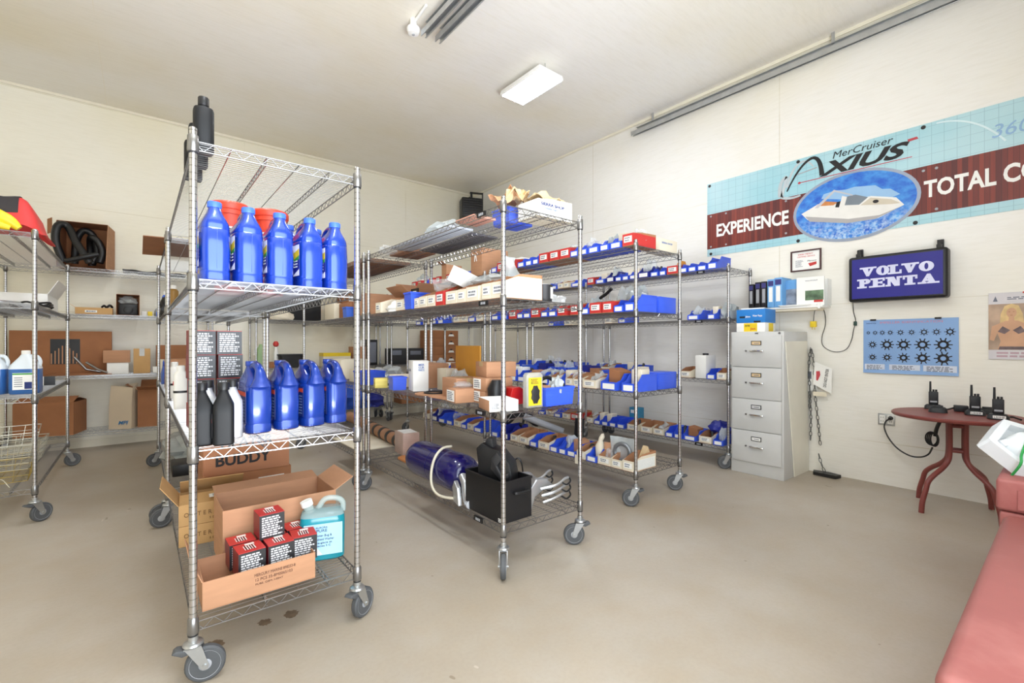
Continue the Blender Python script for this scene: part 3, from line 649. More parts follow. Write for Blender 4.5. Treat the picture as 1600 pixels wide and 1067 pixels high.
# ================================================================ left rack: blue fluid jugs, baskets, packed float
def fluid_gallon(label, x, y, rz):
    t = thing('fluid_gallon', label, 'jug', (x, y, TA[1]), R(rz), 'blue fluid jugs on the left rack')
    MB().loft([(0, 0, 0, 0.072, 0.068, 5), (0, 0, 0.01, 0.079, 0.074, 5), (0, 0, 0.165, 0.079, 0.074, 5)], 28).ob('fluid', mat('blue_fluid', (58, 108, 176), 0.25, 0, 0.05, 4), t)
    b = MB(); b.loft([(0, 0, 0.165, 0.0792, 0.0742, 5), (0, 0, 0.19, 0.074, 0.069, 4), (0, 0, 0.24, 0.036, 0.034, 3), (0, 0, 0.265, 0.021, 0.021, 2)], 28)
    b.tube([(0.015, 0, 0.25), (0.055, 0, 0.248), (0.074, 0, 0.215), (0.07, 0, 0.18)], 0.011, 8); b.ob('shoulder', mat('white_translucent_jug', (222, 230, 236), 0.3, 0, 0.03, 6), t)
    MB().lathe([(0.023, 0.262), (0.024, 0.265), (0.024, 0.284), (0.021, 0.287)], 18).ob('cap', M_WHITE, t)
    l = MB(); l.box((-0.05, -0.0755, 0.03), (0.05, -0.074, 0.14)); l.box((-0.05, -0.076, 0.128), (0.05, -0.0755, 0.138), 1); l.box((0.01, -0.076, 0.035), (0.048, -0.0755, 0.08), 2)
    for i in range(5): l.box((-0.042, -0.076, 0.05 + i * 0.014), (0.0, -0.0755, 0.055 + i * 0.014), 3)
    l.ob('label', [M_WHITE, mat('label_green', (70, 160, 70), 0.5), mat('label_navy', (24, 44, 110), 0.4), M_PRINT], t)
    return t
fluid_gallon('blue fluid jug with white label, standing by the left rack\'s near post', -0.635, 4.79, -6).scale = (1, 1, 1.08)
fluid_gallon('blue fluid jug cut by the left picture edge', -0.805, 4.86, -12).scale = (1, 1, 1.08)
solid('small_carton', 'small black and white carton beside the far post of the left rack', 'box', MB().box((-0.05, -0.04, 0), (0.05, 0.04, 0.075)).box((-0.0505, -0.0405, 0.0), (-0.02, 0.0405, 0.0755), 1), [M_BLACK, M_WHITE], (-0.62, 5.62, TA[1]), 8)
solid('grease_tin', 'dark grease tin on the left rack, behind the blue jugs', 'tin', MB().lathe([(0.04, 0), (0.042, 0.003), (0.042, 0.1), (0.04, 0.104), (0.03, 0.106)], 20), [M_DARK], (-0.66, 5.15, TA[1]))
# packed float: red and black cloth with yellow rims
zt = TA[3]
t = thing('inflatable_float', 'folded red, black and yellow inflatable on top of the left rack', 'inflatable', (-0.80, 4.8, zt))
def fold(u, v):
    x = -0.27 + 0.56 * u; y = -0.25 + 0.5 * v; h = 0.24 * (1 if u < 0.78 else max(0, 1 - ((u - 0.78) / 0.2) ** 1.5)) * (0.85 + 0.15 * math.sin(v * PI)) * (1.06 - 0.12 * u) + 0.01 * math.sin(u * 17 + v * 5) + 0.03
    if u > 0.88: h *= (1 - u) / 0.12
    return (x, y, max(0.004, h * min(1, 6 * min(v, 1 - v) + 0.25)))
M_REDC = mat('red_cloth', (206, 54, 52), 0.65, 0, 0.08, 5, 0.15); M_BLKC2 = mat('black_cloth', (44, 40, 42), 0.7, 0, 0.08, 5, 0.15)
MB().grid(fold, 26, 18, 0, 0.006).ob('red_cover', M_REDC, t)
MB().grid(lambda u, v: (lambda p: (p[0], p[1], p[2] + 0.011))(fold(0.1 + 0.66 * u, 0.05 + 0.3 * v)), 14, 10, 0, 0.004).ob('black_panel', M_BLKC2, t)
MB().tube([(-0.2, -0.27, 0.13), (-0.08, -0.28, 0.135), (0.03, -0.285, 0.115), (0.12, -0.285, 0.07), (0.17, -0.285, 0.025)], 0.045, 12, radii=[0.05, 0.05, 0.045, 0.04, 0.02]).ob('yellow_rim', M_YEL, t)
MB().tube([(-0.2, -0.3, 0.05), (-0.05, -0.31, 0.055), (0.05, -0.31, 0.04), (0.13, -0.3, 0.02)], 0.035, 12, radii=[0.04, 0.042, 0.035, 0.018]).ob('yellow_rim', M_YEL, t)
# second shelf: shallow white box, hose ring and leads
carton('shallow_box', 'shallow white cardboard box at the back of the left rack\'s second shelf', 'box', -0.83, 5.6, TA[2], 0.5, 0.62, 0.13, M_WHITE, flaps=(None, 118, None, None), inside=M_PALE, flap_len=0.13)
solid('trim_ring', 'grey metal trim ring lying on the left rack\'s second shelf', 'ring', MB().tube([(0.11 * math.cos(a), 0.11 * math.sin(a), 0.012) for a in [i * PI / 12 for i in range(24)]], 0.012, 8, 0, True), [M_ALU], (-0.77, 4.72, TA[2]))
solid('coiled_leads', 'heap of black leads at the right edge of the left rack\'s second shelf', 'cable', MB().tube([(0.1 * math.cos(a * 2.1) + 0.02 * math.sin(a * 5), 0.2 * math.sin(a * 1.3), 0.02 + 0.016 * (1 + math.sin(a * 3.7))) for a in [i * 0.14 for i in range(90)]], 0.008, 6), [M_BLACK], (-0.67, 5.35, TA[2]))
# wire baskets on the bottom shelf
M_BASK = mat('galvanised_basket_wire', (192, 188, 172), 0.4, 0.7, 0.08, 20); M_BRASS = mat('yellowed_wire', (176, 152, 84), 0.45, 0.6, 0.1, 20)
def basket(label, x, y, z, sx, sy, sz, m, rz=0, tilt=0):
    b = MB(); nx, ny, nz = 6, 7, 4
    def L(a, c): b.tube([a, c], 0.0022, 4)
    for k in range(nz + 1):
        q = k / nz; f = 0.88 + 0.12 * q; X, Y, zz = sx / 2 * f, sy / 2 * f, sz * q
        b.tube([(-X, -Y, zz), (X, -Y, zz), (X, Y, zz), (-X, Y, zz)], 0.0034 if k in (0, nz) else 0.0022, 4, 0, True)
    for i in range(nx + 1):
        u = -0.5 + i / nx; L((u * sx * 0.88, -sy / 2 * 0.88, 0), (u * sx, -sy / 2, sz)); L((u * sx * 0.88, sy / 2 * 0.88, 0), (u * sx, sy / 2, sz)); L((u * sx * 0.88, -sy / 2 * 0.88, 0), (u * sx * 0.88, sy / 2 * 0.88, 0))
    for i in range(ny + 1):
        u = -0.5 + i / ny; L((-sx / 2 * 0.88, u * sy * 0.88, 0), (-sx / 2, u * sy, sz)); L((sx / 2 * 0.88, u * sy * 0.88, 0), (sx / 2, u * sy, sz)); L((-sx / 2 * 0.88, u * sy * 0.88, 0), (sx / 2 * 0.88, u * sy * 0.88, 0))
    o = solid('wire_basket', label, 'basket', b, [m], (x, y, z), rz, group='stacked wire baskets on the left rack')
    return o
basket('yellowed wire basket, lowest of the nested ones on the left rack', -0.85, 4.92, TA[0], 0.5, 0.46, 0.17, M_BRASS, 3)
basket('bright wire basket nested on the yellowed one, left rack bottom shelf', -0.84, 4.93, TA[0] + 0.09, 0.54, 0.5, 0.17, M_BASK, -3)
basket('bright wire basket on top of the nested ones, left rack bottom shelf', -0.845, 4.96, TA[0] + 0.175, 0.52, 0.48, 0.16, M_BASK, 5)
solid('spring_wires', 'loose bent wires on the left rack\'s bottom shelf, in front of the baskets', 'wire', MB().tube([(-0.2, 0, 0.003), (-0.16, 0.02, 0.05), (-0.12, -0.02, 0.004), (-0.06, 0.02, 0.05), (-0.02, -0.02, 0.004), (0.05, 0.02, 0.06), (0.1, -0.01, 0.004)], 0.003, 5), [M_BASK], (-0.78, 4.56, TA[0]))
# ================================================================ far wall, left rack
zB = B1.z
def front_open_box(name, label, x, y, z, sx, sy, sz, m, rz, lean=0.0):
    """cardboard box whose open side looks forward; lean widens it towards the front"""
    t = thing(name, label, 'box', (x, y, z), R(rz)); hx, hy, k = sx / 2, sy / 2, 0.004; b = MB()
    b.box((-hx, -hy, 0), (hx, hy, k)); b.box((-hx, hy - k, k), (hx, hy, sz)); b.box((-hx, -hy, sz), (hx, hy, sz + k))
    b.ob('body', M_CARDDK, t); MB().box((-hx - k, -hy, 0), (-hx, hy, sz)).ob('side_panel', M_CARDDK, t); MB().prism([(-hy - lean, 0), (hy, 0), (hy, sz), (-hy, sz)], hx, hx + k, 'x').ob('side_panel', m, t)
    return t
t = front_open_box('hose_box', 'tall cardboard box open at the front, full of black hoses, far wall rack', -0.46, 7.08, zB[3], 0.42, 0.34, 0.5, M_CARD, -8, 0.1)
f = MB().box((0, 0, 0), (0.003, 0.13, 0.16)).ob('flap', M_CARDDK, t, (-0.24, -0.2, 0.36), R(30))
for i, (pts, r) in enumerate((
        ([(-0.15, -0.2, 0.04), (-0.2, -0.24, 0.25), (-0.19, -0.22, 0.42), (-0.12, -0.18, 0.43), (-0.04, -0.24, 0.26), (0.05, -0.28, 0.1), (0.08, -0.28, 0.04)], 0.036),
        ([(-0.1, -0.02, 0.05), (-0.08, -0.04, 0.3), (-0.02, -0.06, 0.42), (0.06, -0.06, 0.38), (0.1, -0.06, 0.2), (0.06, -0.08, 0.05)], 0.034),
        ([(-0.1, -0.34, 0.03), (-0.02, -0.345, 0.06), (0.08, -0.345, 0.1), (0.16, -0.32, 0.13)], 0.026),
        ([(0.03, 0.05, 0.05), (0.03, 0.0, 0.26), (0.06, -0.12, 0.34), (0.12, -0.14, 0.3), (0.16, -0.14, 0.18), (0.14, -0.16, 0.06)], 0.034))):
    solid('hose', ('thick black hose arching out of the box at its left', 'black hose looped through the middle of the hose box', 'short black hose end lying across the front of the hose box', 'black hose loop at the right inside the hose box')[i], 'hose', MB().tube([(a, b, c + 0.012) for a, b, c in pts], r, 12), [M_BLACK], (-0.46, 7.08, zB[3]), -8, group='black hoses in the box')
def mat_sheet(u, v): return (-0.3 + 0.6 * u, -0.16 + 0.32 * v, 0.004 + 0.02 * math.sin(u * 9) ** 2 * math.sin(v * 5 + 0.5) ** 2 + 0.04 * max(0, 0.3 - u))
solid('black_sheet', 'crumpled black plastic sheet lying right of the hose box', 'sheet', MB().grid(mat_sheet, 20, 10, 0, 0.008), [M_BLACK], (0.15, 7.05, zB[3]))
solid('hose', 'black hose end lying on the far wall rack behind the second rack post', 'hose', MB().cyl((-0.05, 0, 0.04), (0.12, 0.05, 0.04), 0.04), [M_BLACK], (0.52, 6.98, zB[3]))
z = zB[2]
t = carton('low_tray', 'low cardboard tray with white label on the far wall rack', 'box', -0.39, 7.0, z, 0.31, 0.2, 0.075, M_KRAFT, flaps=(140, None, None, None), lab=(('-y', 0.08, 0.02, 0.1, 0.025, 1),), flap_len=0.05)
solid('black_connector', 'small black connector sitting on the low cardboard tray', 'connector', MB().tube([(-0.04, 0, 0.02), (-0.02, 0.02, 0.04), (0.0, 0, 0.02), (0.03, -0.01, 0.045), (0.05, 0.01, 0.02)], 0.012, 6), [M_BLACK], (-0.29, 7.0, z + 0.068))
t = front_open_box('upright_box', 'brown box open at the front holding a black device, far wall rack', -0.1, 7.02, z, 0.2, 0.26, 0.235, M_CARD, 0)
solid('black_device', 'black device with clear wrap inside the brown box, far wall rack', 'device', MB().box((-0.085, -0.02, 0.0), (0.085, 0.1, 0.13)).cyl((0, -0.03, 0.06), (0, -0.02, 0.06), 0.045), [M_BLACK], (-0.1, 6.99, z + 0.005), bev=0.006)
bag('plastic_wrap', 'clear crumpled wrap on top of the black device', 'bag', -0.1, 7.02, z + 0.14, 0.16, 0.14, 0.09, M_MILKY, 3)
for x, y, c, l in ((0.045, 7.0, M_WHITE, 'tiny white carton right of the brown box, far wall rack'), (0.1, 7.0, M_YEL, 'tiny yellow carton between the white and blue ones, far wall rack'), (0.18, 6.98, M_BLUE2, 'tiny blue carton at the right end, far wall rack')):
    solid('tiny_carton', l, 'box', MB().box((-0.022, -0.03, 0), (0.022, 0.03, 0.055)), [c], (x, y, z), bev=0.002)
bag('grey_bag', 'grey crumpled bag above the tiny blue carton, far wall rack', 'bag', 0.22, 7.1, z, 0.16, 0.14, 0.12, M_GREYBAG, 5)
z = zB[1]
t = carton('flat_carton', 'large flat brown carton leaning on the far wall, with a dark window', 'box', -0.66, 7.17, z, 0.82, 0.1, 0.49, M_CARDDK)
g = MB(); g.box((-0.1, -0.0525, 0.12), (0.14, -0.051, 0.4)); g.ob('window', M_DARK, t)
g = MB()
for i in range(8): g.box((-0.095 + i * 0.029, -0.0535, 0.125), (-0.085 + i * 0.029, -0.0525, 0.34 - 0.1 * abs(i - 3.5) / 3.5))
g.ob('slats', M_CARD, t)
solid('cardboard_flap', 'creased brown cardboard flap lying in front of the large flat carton', 'cardboard', MB().grid(lambda u, v: (-0.28 + 0.56 * u, -0.12 + 0.24 * v, 0.004 + 0.1 * u * (1 - u) * v), 10, 6, 0, 0.004), [M_CARDDK], (-0.52, 6.98, z))
for i, (pts, l) in enumerate((([(-0.2, 0, 0.2), (-0.1, 0, 0.06), (0.02, 0, 0.03)], 'bent chrome pipe leaning against the flat carton'), ([(-0.1, 0.05, 0.14), (0.0, 0, 0.06), (0.08, -0.02, 0.02)], 'shorter chrome pipe crossing the bent one'))):
    solid('chrome_pipe', l, 'pipe', MB().tube(pts, 0.013, 10), [M_CHROME], (-0.36, 7.0 - 0.06 * i, z), group='chrome pipes')
carton('white_box', 'white box under a brown box, far wall rack', 'box', -0.19, 7.02, z, 0.19, 0.16, 0.13, M_WHITE)
carton('brown_box', 'brown box resting on a white box, far wall rack', 'box', -0.2, 7.02, z + 0.1312, 0.235, 0.18, 0.14, M_CARD, tape=M_TAPE)
carton('kraft_box', 'tall tan box with shiny tape and handwriting, far wall rack', 'box', 0.025, 7.02, z, 0.155, 0.16, 0.29, M_KRAFT, tape=M_MILKY, lab=None)
carton('small_white_box', 'small white box right of the tall tan box, far wall rack', 'box', 0.175, 6.97, z, 0.1, 0.1, 0.075, M_WHITE)
carton('brown_box', 'wide brown box at the right end of the far wall rack', 'box', 0.41, 7.12, z, 0.5, 0.2, 0.33, M_CARDDK)
carton('small_white_box', 'small white box in front of the wide brown box, far wall rack', 'box', 0.25, 6.95, z + 0.0, 0.12, 0.12, 0.16, M_PALE)
z = zB[0]
carton('brown_box', 'big brown box at the far wall, seen past the left rack', 'box', -0.74, 7.02, z, 0.48, 0.34, 0.35, M_CARDDK, rz=-14, flaps=(None, None, 20, 12), flap_len=0.16)
t = thing('paper_bag', 'tall off-white paper bag with blue printing on the far wall rack', 'bag', (-0.14, 7.0, z), R(-24))
M_BAGP = mat('off_white_paper', (206, 188, 162), 0.75, 0, 0.04, 5, 0.1)
b = MB()
def bagring(h, s1, s2): return [(-0.11 * s1, -0.075 * s2, h), (0.11 * s1, -0.075 * s2, h), (0.11 * s1, 0.075 * s2, h), (-0.11 * s1, 0.075 * s2, h)]
vs = bagring(0, 1, 1) + bagring(0.28, 1.0, 0.9) + [(-0.1, -0.05, 0.5), (0.115, -0.06, 0.47), (0.12, 0.05, 0.52), (-0.11, 0.06, 0.47)]
b.add(vs, [(3, 2, 1, 0)] + [(r * 4 + i, r * 4 + (i + 1) % 4, r * 4 + 4 + (i + 1) % 4, r * 4 + 4 + i) for r in range(2) for i in range(4)])
o = b.ob('body', M_BAGP, t); sm_ = o.modifiers.new('thickness', 'SOLIDIFY'); sm_.thickness = 0.003
text('MPI', 0.06, (-0.02, -0.079, 0.05), '-y', mat('blue_ink', (60, 120, 170), 0.7), t, bold=0.02, shear=0.3); text('MPI', 0.06, (-0.114, 0.05, 0.24), '-x', M_PRINT, t, bold=0.03)
carton('tall_open_box', 'tall brown open box beside the paper bag, far wall rack', 'box', 0.09, 7.0, z, 0.19, 0.16, 0.44, M_CARDDK, rz=-8, flaps=(150, None, 160, 130), flap_len=0.13)
# ================================================================ second rack in the left row
solid('cardboard_sheet', 'brown cardboard sheet on top of the second rack, jutting out at the left', 'cardboard', MB().grid(lambda u, v: (-0.18 + 0.42 * u, -0.42 + 0.84 * v, 0.003 + 0.012 * u), 3, 3, 0, 0.005), [M_CARDDK], (0.2, 4.45, TS[3]))
z = TS[2]
for x, y, h, c, l in ((0.2, 5.5, 0.26, M_BLUE2, 'slim light blue spray can at the far left of the second rack'), (0.22, 4.75, 0.24, M_WHITE, 'white spray can on the second rack, left edge'), (0.2, 4.3, 0.2, mat('amber_fluid', (150, 110, 40), 0.3), 'amber bottle on the second rack, left edge'), (0.33, 5.2, 0.25, mat('lilac_can', (190, 180, 205), 0.4), 'pale lilac can on the second rack')):
    t = thing('spray_can', l, 'can', (x, y, z)); MB().lathe([(0.03, 0), (0.033, 0.004), (0.033, h * 0.78), (0.022, h * 0.86), (0.016, h * 0.87)], 18).ob('body', c, t); MB().lathe([(0.02, h * 0.86), (0.02, h * 0.97), (0.016, h)], 16).ob('cap', M_RED if c is M_WHITE else M_WHITE, t)
bag('wrapped_part', 'black part wrapped in clear plastic on the second rack', 'bag', 0.22, 5.25, z, 0.14, 0.14, 0.2, M_BLACK, 11)
carton('wide_carton', 'flat white carton across the second rack at eye height', 'box', 0.47, 4.8, z, 0.4, 0.6, 0.1, M_PALE)
carton('dark_carton', 'flat grey carton on the nearest rack behind the blue jugs', 'box', 0.46, 3.1, z, 0.5, 0.8, 0.09, mat('grey_board', (150, 150, 152), 0.7))
z = TS[1]
carton('brown_box', 'tall brown box on the second rack\'s third shelf', 'box', 0.27, 4.85, z, 0.2, 0.3, 0.25, M_CARD); carton('brown_box', 'low brown box behind the tall one on the second rack', 'box', 0.5, 5.2, z, 0.25, 0.35, 0.2, M_CARD)
solid('blue_pouch', 'folded blue pouch leaning at the left edge of the second rack', 'pouch', MB().blob((0, 0, 0), (0.05, 0.24, 0.2), 0.25, 4), [M_BLUE2], (0.185, 5.45, z))
for i in range(2):
    t = thing('spray_bottle', ('white bottle with a red spot, behind the black cartons at the left edge', 'white bottle with a red spot, farther one at the left edge of the second rack')[i], 'bottle', (0.19, 3.3 + 0.62 * i + 0.02, z), 0, 'white bottles at the left edge')
    MB().loft([(0, 0, 0, 0.034, 0.034, 3), (0, 0, 0.1, 0.036, 0.036, 3), (0, 0, 0.2, 0.034, 0.034, 3), (0, 0, 0.225, 0.02, 0.02, 2)], 18).ob('body', M_WHITE, t); MB().lathe([(0.021, 0.222), (0.021, 0.25), (0.017, 0.254)], 14).ob('cap', M_WHITE, t)
    d = MB(); d.prism([(0.012 * math.cos(a), 0.15 + 0.012 * math.sin(a)) for a in [k * PI / 6 for k in range(12)]], -0.0375, -0.034, 'x'); d.ob('red_spot', M_RED, t)
    d = MB(); d.loft([(0, 0, 0.095, 0.0372, 0.0372, 3), (0, 0, 0.108, 0.0372, 0.0372, 3)], 18); d.ob('band', M_BLACK, t)
z = TS[0]
bag('sheet_bundle', 'grey plastic bundle on the bottom shelf of the second rack', 'bag', 0.31, 4.95, z, 0.3, 0.7, 0.2, M_GREYBAG, 7)
solid('black_case', 'flat black case on the bottom shelf of the second rack', 'case', MB().box((-0.15, -0.12, 0), (0.15, 0.12, 0.09)), [M_BLACK], (0.34, 4.35, z), bev=0.008)
# ================================================================ far wall, middle rack
zB = B2.z
z = zB[1]
t = thing('washer_jug', 'pale green jug with white handle on the far wall rack', 'jug', (1.3, 7.05, z))
MB().loft([(0, 0, 0, 0.07, 0.06, 4), (0, 0, 0.18, 0.075, 0.065, 4), (0, 0, 0.27, 0.055, 0.05, 3), (0, 0, 0.33, 0.025, 0.025, 2)], 20).ob('body', mat('pale_green_plastic', (150, 180, 130), 0.4), t)
MB().tube([(-0.03, 0, 0.3), (-0.075, 0, 0.27), (-0.085, 0, 0.18)], 0.012, 8).ob('handle', M_WHITE, t)
solid('red_cap_bottle', 'narrow white bottle with round red cap beside the pale green jug', 'bottle', MB().lathe([(0.03, 0), (0.032, 0.2), (0.02, 0.25), (0.012, 0.3)], 16).lathe([(0.01, 0.29), (0.035, 0.31), (0.038, 0.34), (0.02, 0.37)], 16, 1), [M_WHITE, M_RED], (1.48, 7.05, z))
solid('black_tub', 'black tub on the far wall rack, above the blue cartons', 'tub', MB().loft([(0, 0, 0, 0.13, 0.1, 6), (0, 0, 0.17, 0.16, 0.12, 6), (0, 0, 0.175, 0.175, 0.13, 6), (0, 0, 0.19, 0.175, 0.13, 6)], 24), [M_DARK], (1.66, 7.02, z))
t = carton('yellow_box', 'yellow and white box with black lettering on the far wall rack', 'box', 2.28, 7.02, z, 0.4, 0.2, 0.2, M_PALE); MB().box((-0.2005, -0.1005, 0.15), (0.2005, 0.1005, 0.2006)).ob('yellow_band', M_YEL, t); text('HAMAR', 0.06, (-0.14, -0.102, 0.07), '-y', M_INK, t, bold=0.03)
carton('brown_box', 'tall brown box right of the yellow and white box', 'box', 2.62, 7.03, z, 0.2, 0.2, 0.29, M_CARD); carton('white_box', 'small white box on the tall brown box', 'box', 2.63, 7.03, z + 0.2912, 0.16, 0.14, 0.1, M_WHITE)
solid('display_case', 'black and clear tool case standing on the far wall rack', 'case', MB().box((-0.08, -0.06, 0), (0.08, 0.06, 0.4)).box((-0.06, -0.0605, 0.04), (0.06, -0.0598, 0.36), 1), [M_BLACK, M_PRINT], (2.84, 7.03, z), bev=0.004)
carton('wide_carton', 'wide brown carton at the left of the far wall middle rack', 'box', 1.4, 7.13, z, 0.3, 0.2, 0.08, M_CARDDK)
z = zB[2]
solid('flat_display', 'big black flat panel standing on the far wall rack\'s second shelf', 'panel', MB().box((-0.36, -0.03, 0), (0.36, 0.03, 0.34)), [M_BLACK], (1.72, 7.06, z), bev=0.004)
solid('rolled_cloth', 'white folded cloth in front of the black panel', 'cloth', MB().blob((0, 0, 0), (0.32, 0.14, 0.12), 0.2, 9), [M_PALE], (1.52, 6.95, z))
carton('wide_carton', 'wide tan carton right of the black panel', 'box', 2.4, 7.05, z, 0.4, 0.3, 0.26, M_KRAFT); t = carton('brown_box', 'brown box with dark mark on the wide tan carton', 'box', 2.5, 7.03, z + 0.2612, 0.3, 0.22, 0.2, M_CARDDK, lab=(('-y', 0.1, 0.05, 0.08, 0.08, 3),))
carton('brown_box', 'brown box at the right end of the far wall middle rack', 'box', 2.84, 7.05, z, 0.3, 0.3, 0.3, M_CARD)
z = zB[0]
solid('blue_tarpaulin', 'bundled blue tarpaulin with white rope on the far wall rack', 'tarpaulin', MB().blob((0, 0, 0), (0.85, 0.5, 0.42), 0.3, 21, 0, 4, 2.6), [mat('blue_tarp', (38, 84, 190), 0.5, 0, 0.12, 8, 0.3)], (2.35, 6.98, z))
solid('white_rope', 'white rope looped over the blue tarpaulin', 'rope', MB().tube([(-0.1, -0.27, 0.06), (-0.05, -0.29, 0.25), (0.0, -0.2, 0.36), (0.06, -0.26, 0.2)], 0.007, 6), [M_WHITE], (2.3, 6.98, z))
solid('blue_tarpaulin', 'flat dark blue tarpaulin at the right of the bundled one', 'tarpaulin', MB().blob((0, 0, 0), (0.4, 0.4, 0.2), 0.3, 22), [M_NAVY], (2.85, 7.0, z))
# ================================================================ far wall, right rack
zB = B3.z; z = zB[1]
solid('black_tool_tray', 'black tool tray seen between the middle rack posts at the far wall', 'tray', MB().box((-0.3, -0.1, 0), (0.3, 0.1, 0.26)).box((-0.27, -0.105, 0.15), (-0.1, -0.1, 0.23), 1).box((0.05, -0.105, 0.15), (0.25, -0.1, 0.22), 1), [M_DARK, M_PRINT], (3.42, 7.05, z), bev=0.01)
G = 'brown drawer cartons in the far right corner'
for i in range(2):
    for k in range(4):
        t = carton('drawer_carton', 'brown drawer carton with %s, %s from the bottom at the far wall' % (('plain front', 'white pull tag')[i], ('first', 'second', 'third', 'topmost')[k]), 'box', 3.93 + 0.3 * i, 7.05, z + 0.141 * k, 0.29, 0.3, 0.14, M_CARDDK, seam=False, group=G)
        if i == 1: MB().prism([(-0.06, 0.04), (0.06, 0.04), (0.04, 0.075), (-0.04, 0.075)], -0.153, -0.15, 'y').ob('pull_tag', M_WHITE, t); MB().box((-0.02, -0.153, 0.08), (0.02, -0.15, 0.1)).ob('hand_hole', M_INK, t)
carton('brown_box', 'brown carton low at the far wall, right rack', 'box', 3.5, 7.05, zB[0], 0.4, 0.3, 0.3, M_CARDDK)
solid('red_bag', 'red and blue bag low on the far right rack', 'bag', MB().blob((0, 0, 0), (0.35, 0.3, 0.25), 0.25, 31), [M_NAVY], (4.0, 7.05, zB[0]))
# ================================================================ middle rack, lowest shelf
z = TM[0]
t = thing('blue_tank', 'dark blue pressure tank lying on the lowest shelf of the middle rack', 'tank', (1.615, 2.775, z + 0.128), R(0))
M_TANK = mat('dark_blue_enamel', (20, 16, 84), 0.14, 0, 0.03, 5, coat=0.3)
prof = [(0.03, -0.36), (0.075, -0.35), (0.105, -0.325), (0.12, -0.29), (0.124, -0.25), (0.124, 0.25), (0.12, 0.29), (0.105, 0.325), (0.075, 0.35), (0.03, 0.36)]
b = MB(); b.T = Matrix.Rotation(R(90), 4, 'X'); b.lathe(prof, 36); b.ob('shell', M_TANK, t)
b = MB(); b.T = Matrix.Rotation(R(90), 4, 'X'); b.lathe([(0.028, 0.355), (0.03, 0.37), (0.018, 0.385)], 16); b.ob('valve', M_ZINC, t)
b = MB(); b.T = Matrix.Rotation(R(90), 4, 'X'); b.lathe([(0.1244, -0.004), (0.125, -0.002), (0.125, 0.002), (0.1244, 0.004)], 36); b.ob('weld', M_TANK, t)
solid('cream_hose', 'cream hose looped over the dark blue tank', 'hose', MB().tube([(0.03, 0.0, 0.27), (-0.04, -0.005, 0.268), (-0.1, -0.015, 0.225), (-0.138, -0.03, 0.15), (-0.15, -0.05, 0.06), (-0.15, -0.12, 0.015), (-0.13, -0.22, 0.012), (-0.09, -0.3, 0.02)], 0.0085, 10), [mat('cream_rubber', (214, 206, 184), 0.5)], (1.615, 2.68, z))
# black crate with black cowling
t = thing('black_crate', 'square black plastic crate behind the near corner post, lowest shelf', 'crate', (1.607, 2.112, z))
b = MB(); hx, hy, h, k = 0.105, 0.175, 0.225, 0.006
for a, c in (((-hx, -hy, 0), (hx, hy, 0.006)), ((-hx, -hy, 0.006), (-hx + k, hy, h)), ((hx - k, -hy, 0.006), (hx, hy, h)), ((-hx + k, -hy, 0.006), (hx - k, -hy + k, h)), ((-hx + k, hy - k, 0.006), (hx - k, hy, h))): b.box(a, c)
b.ob('body', M_BLACK, t)
MB().box((-hx - 0.004, -hy - 0.004, h - 0.012), (-hx, hy + 0.004, h)).box((hx, -hy - 0.004, h - 0.012), (hx + 0.004, hy + 0.004, h)).box((-hx, -hy - 0.004, h - 0.012), (hx, -hy, h)).box((-hx, hy, h - 0.012), (hx, hy + 0.004, h)).ob('rim', M_BLACK, t)
MB().tube([(-0.02, -hy, 0.155), (-0.02, -hy - 0.022, 0.155), (0.06, -hy - 0.022, 0.155), (0.06, -hy, 0.155)], 0.009, 8).ob('handle', M_BLACK, t)
label_card(t, (-hx - 0.001, -hy + 0.03, 0.008), '-x', 0.022, 0.02, 2)
t = thing('engine_cover', 'black moulded engine cover standing in the black crate', 'cover', (1.607, 2.115, z + 0.02), R(28))
b = MB(); b.prism([(-0.1, 0.02), (0.095, 0.02), (0.1, 0.26), (0.112, 0.345), (0.074, 0.378), (0.01, 0.35), (-0.03, 0.345), (-0.066, 0.305), (-0.098, 0.275), (-0.112, 0.215)], -0.055, 0.05, 'x'); b.ob('body', M_BLACK, t, bev=0.008)
b = MB(); b.prism([(0.012, 0.34), (0.07, 0.36), (0.06, 0.4), (0.02, 0.405)], -0.03, 0.03, 'x'); b.ob('spout', M_DARK, t, bev=0.008)
b = MB(); b.prism([(-0.1, 0.2), (-0.05, 0.18), (0.01, 0.24), (0.005, 0.3), (-0.03, 0.34), (-0.06, 0.3), (-0.03, 0.26), (-0.06, 0.21), (-0.1, 0.23)], -0.075, -0.05, 'x'); b.ob('rib', M_DARK, t, bev=0.006)
def bracket(label, x, y, rz, sx=1):
    t = thing('outboard_bracket', label, 'bracket', (x, y, z), R(rz), 'cast metal brackets around the black crate')
    b = MB(); b.prism([(-0.1, 0.0), (-0.06, 0.0), (-0.03, 0.07), (0.04, 0.1), (0.1, 0.085), (0.12, 0.11), (0.06, 0.16), (-0.02, 0.17), (-0.07, 0.12)], -0.02, 0.02, 'y'); b.ob('casting', M_ALU, t, bev=0.006)
    for k in range(3):
        a = MB(); zz = 0.05 + 0.042 * k; a.tube([(0.02 - 0.01 * k, -0.03, zz - 0.02), (0.08, -0.06 - 0.01 * k, zz), (0.16, -0.07, zz + 0.02), (0.2, -0.06, zz + 0.018)], 0.008, 8); a.ob('arm', M_ALU, t)
        a = MB(); a.tube([(0.13, -0.072, zz + 0.006), (0.16, -0.085, zz - 0.012), (0.205, -0.075, zz - 0.002), (0.21, -0.06, zz + 0.016)], 0.0055, 6); a.ob('clip', M_BLACK, t)
    return t
bracket('cast metal bracket at the right of the black crate, nearest the front edge', 1.83, 2.02, 0)
bracket('cast metal bracket at the right of the black crate, behind the front one', 1.845, 2.17, 8)
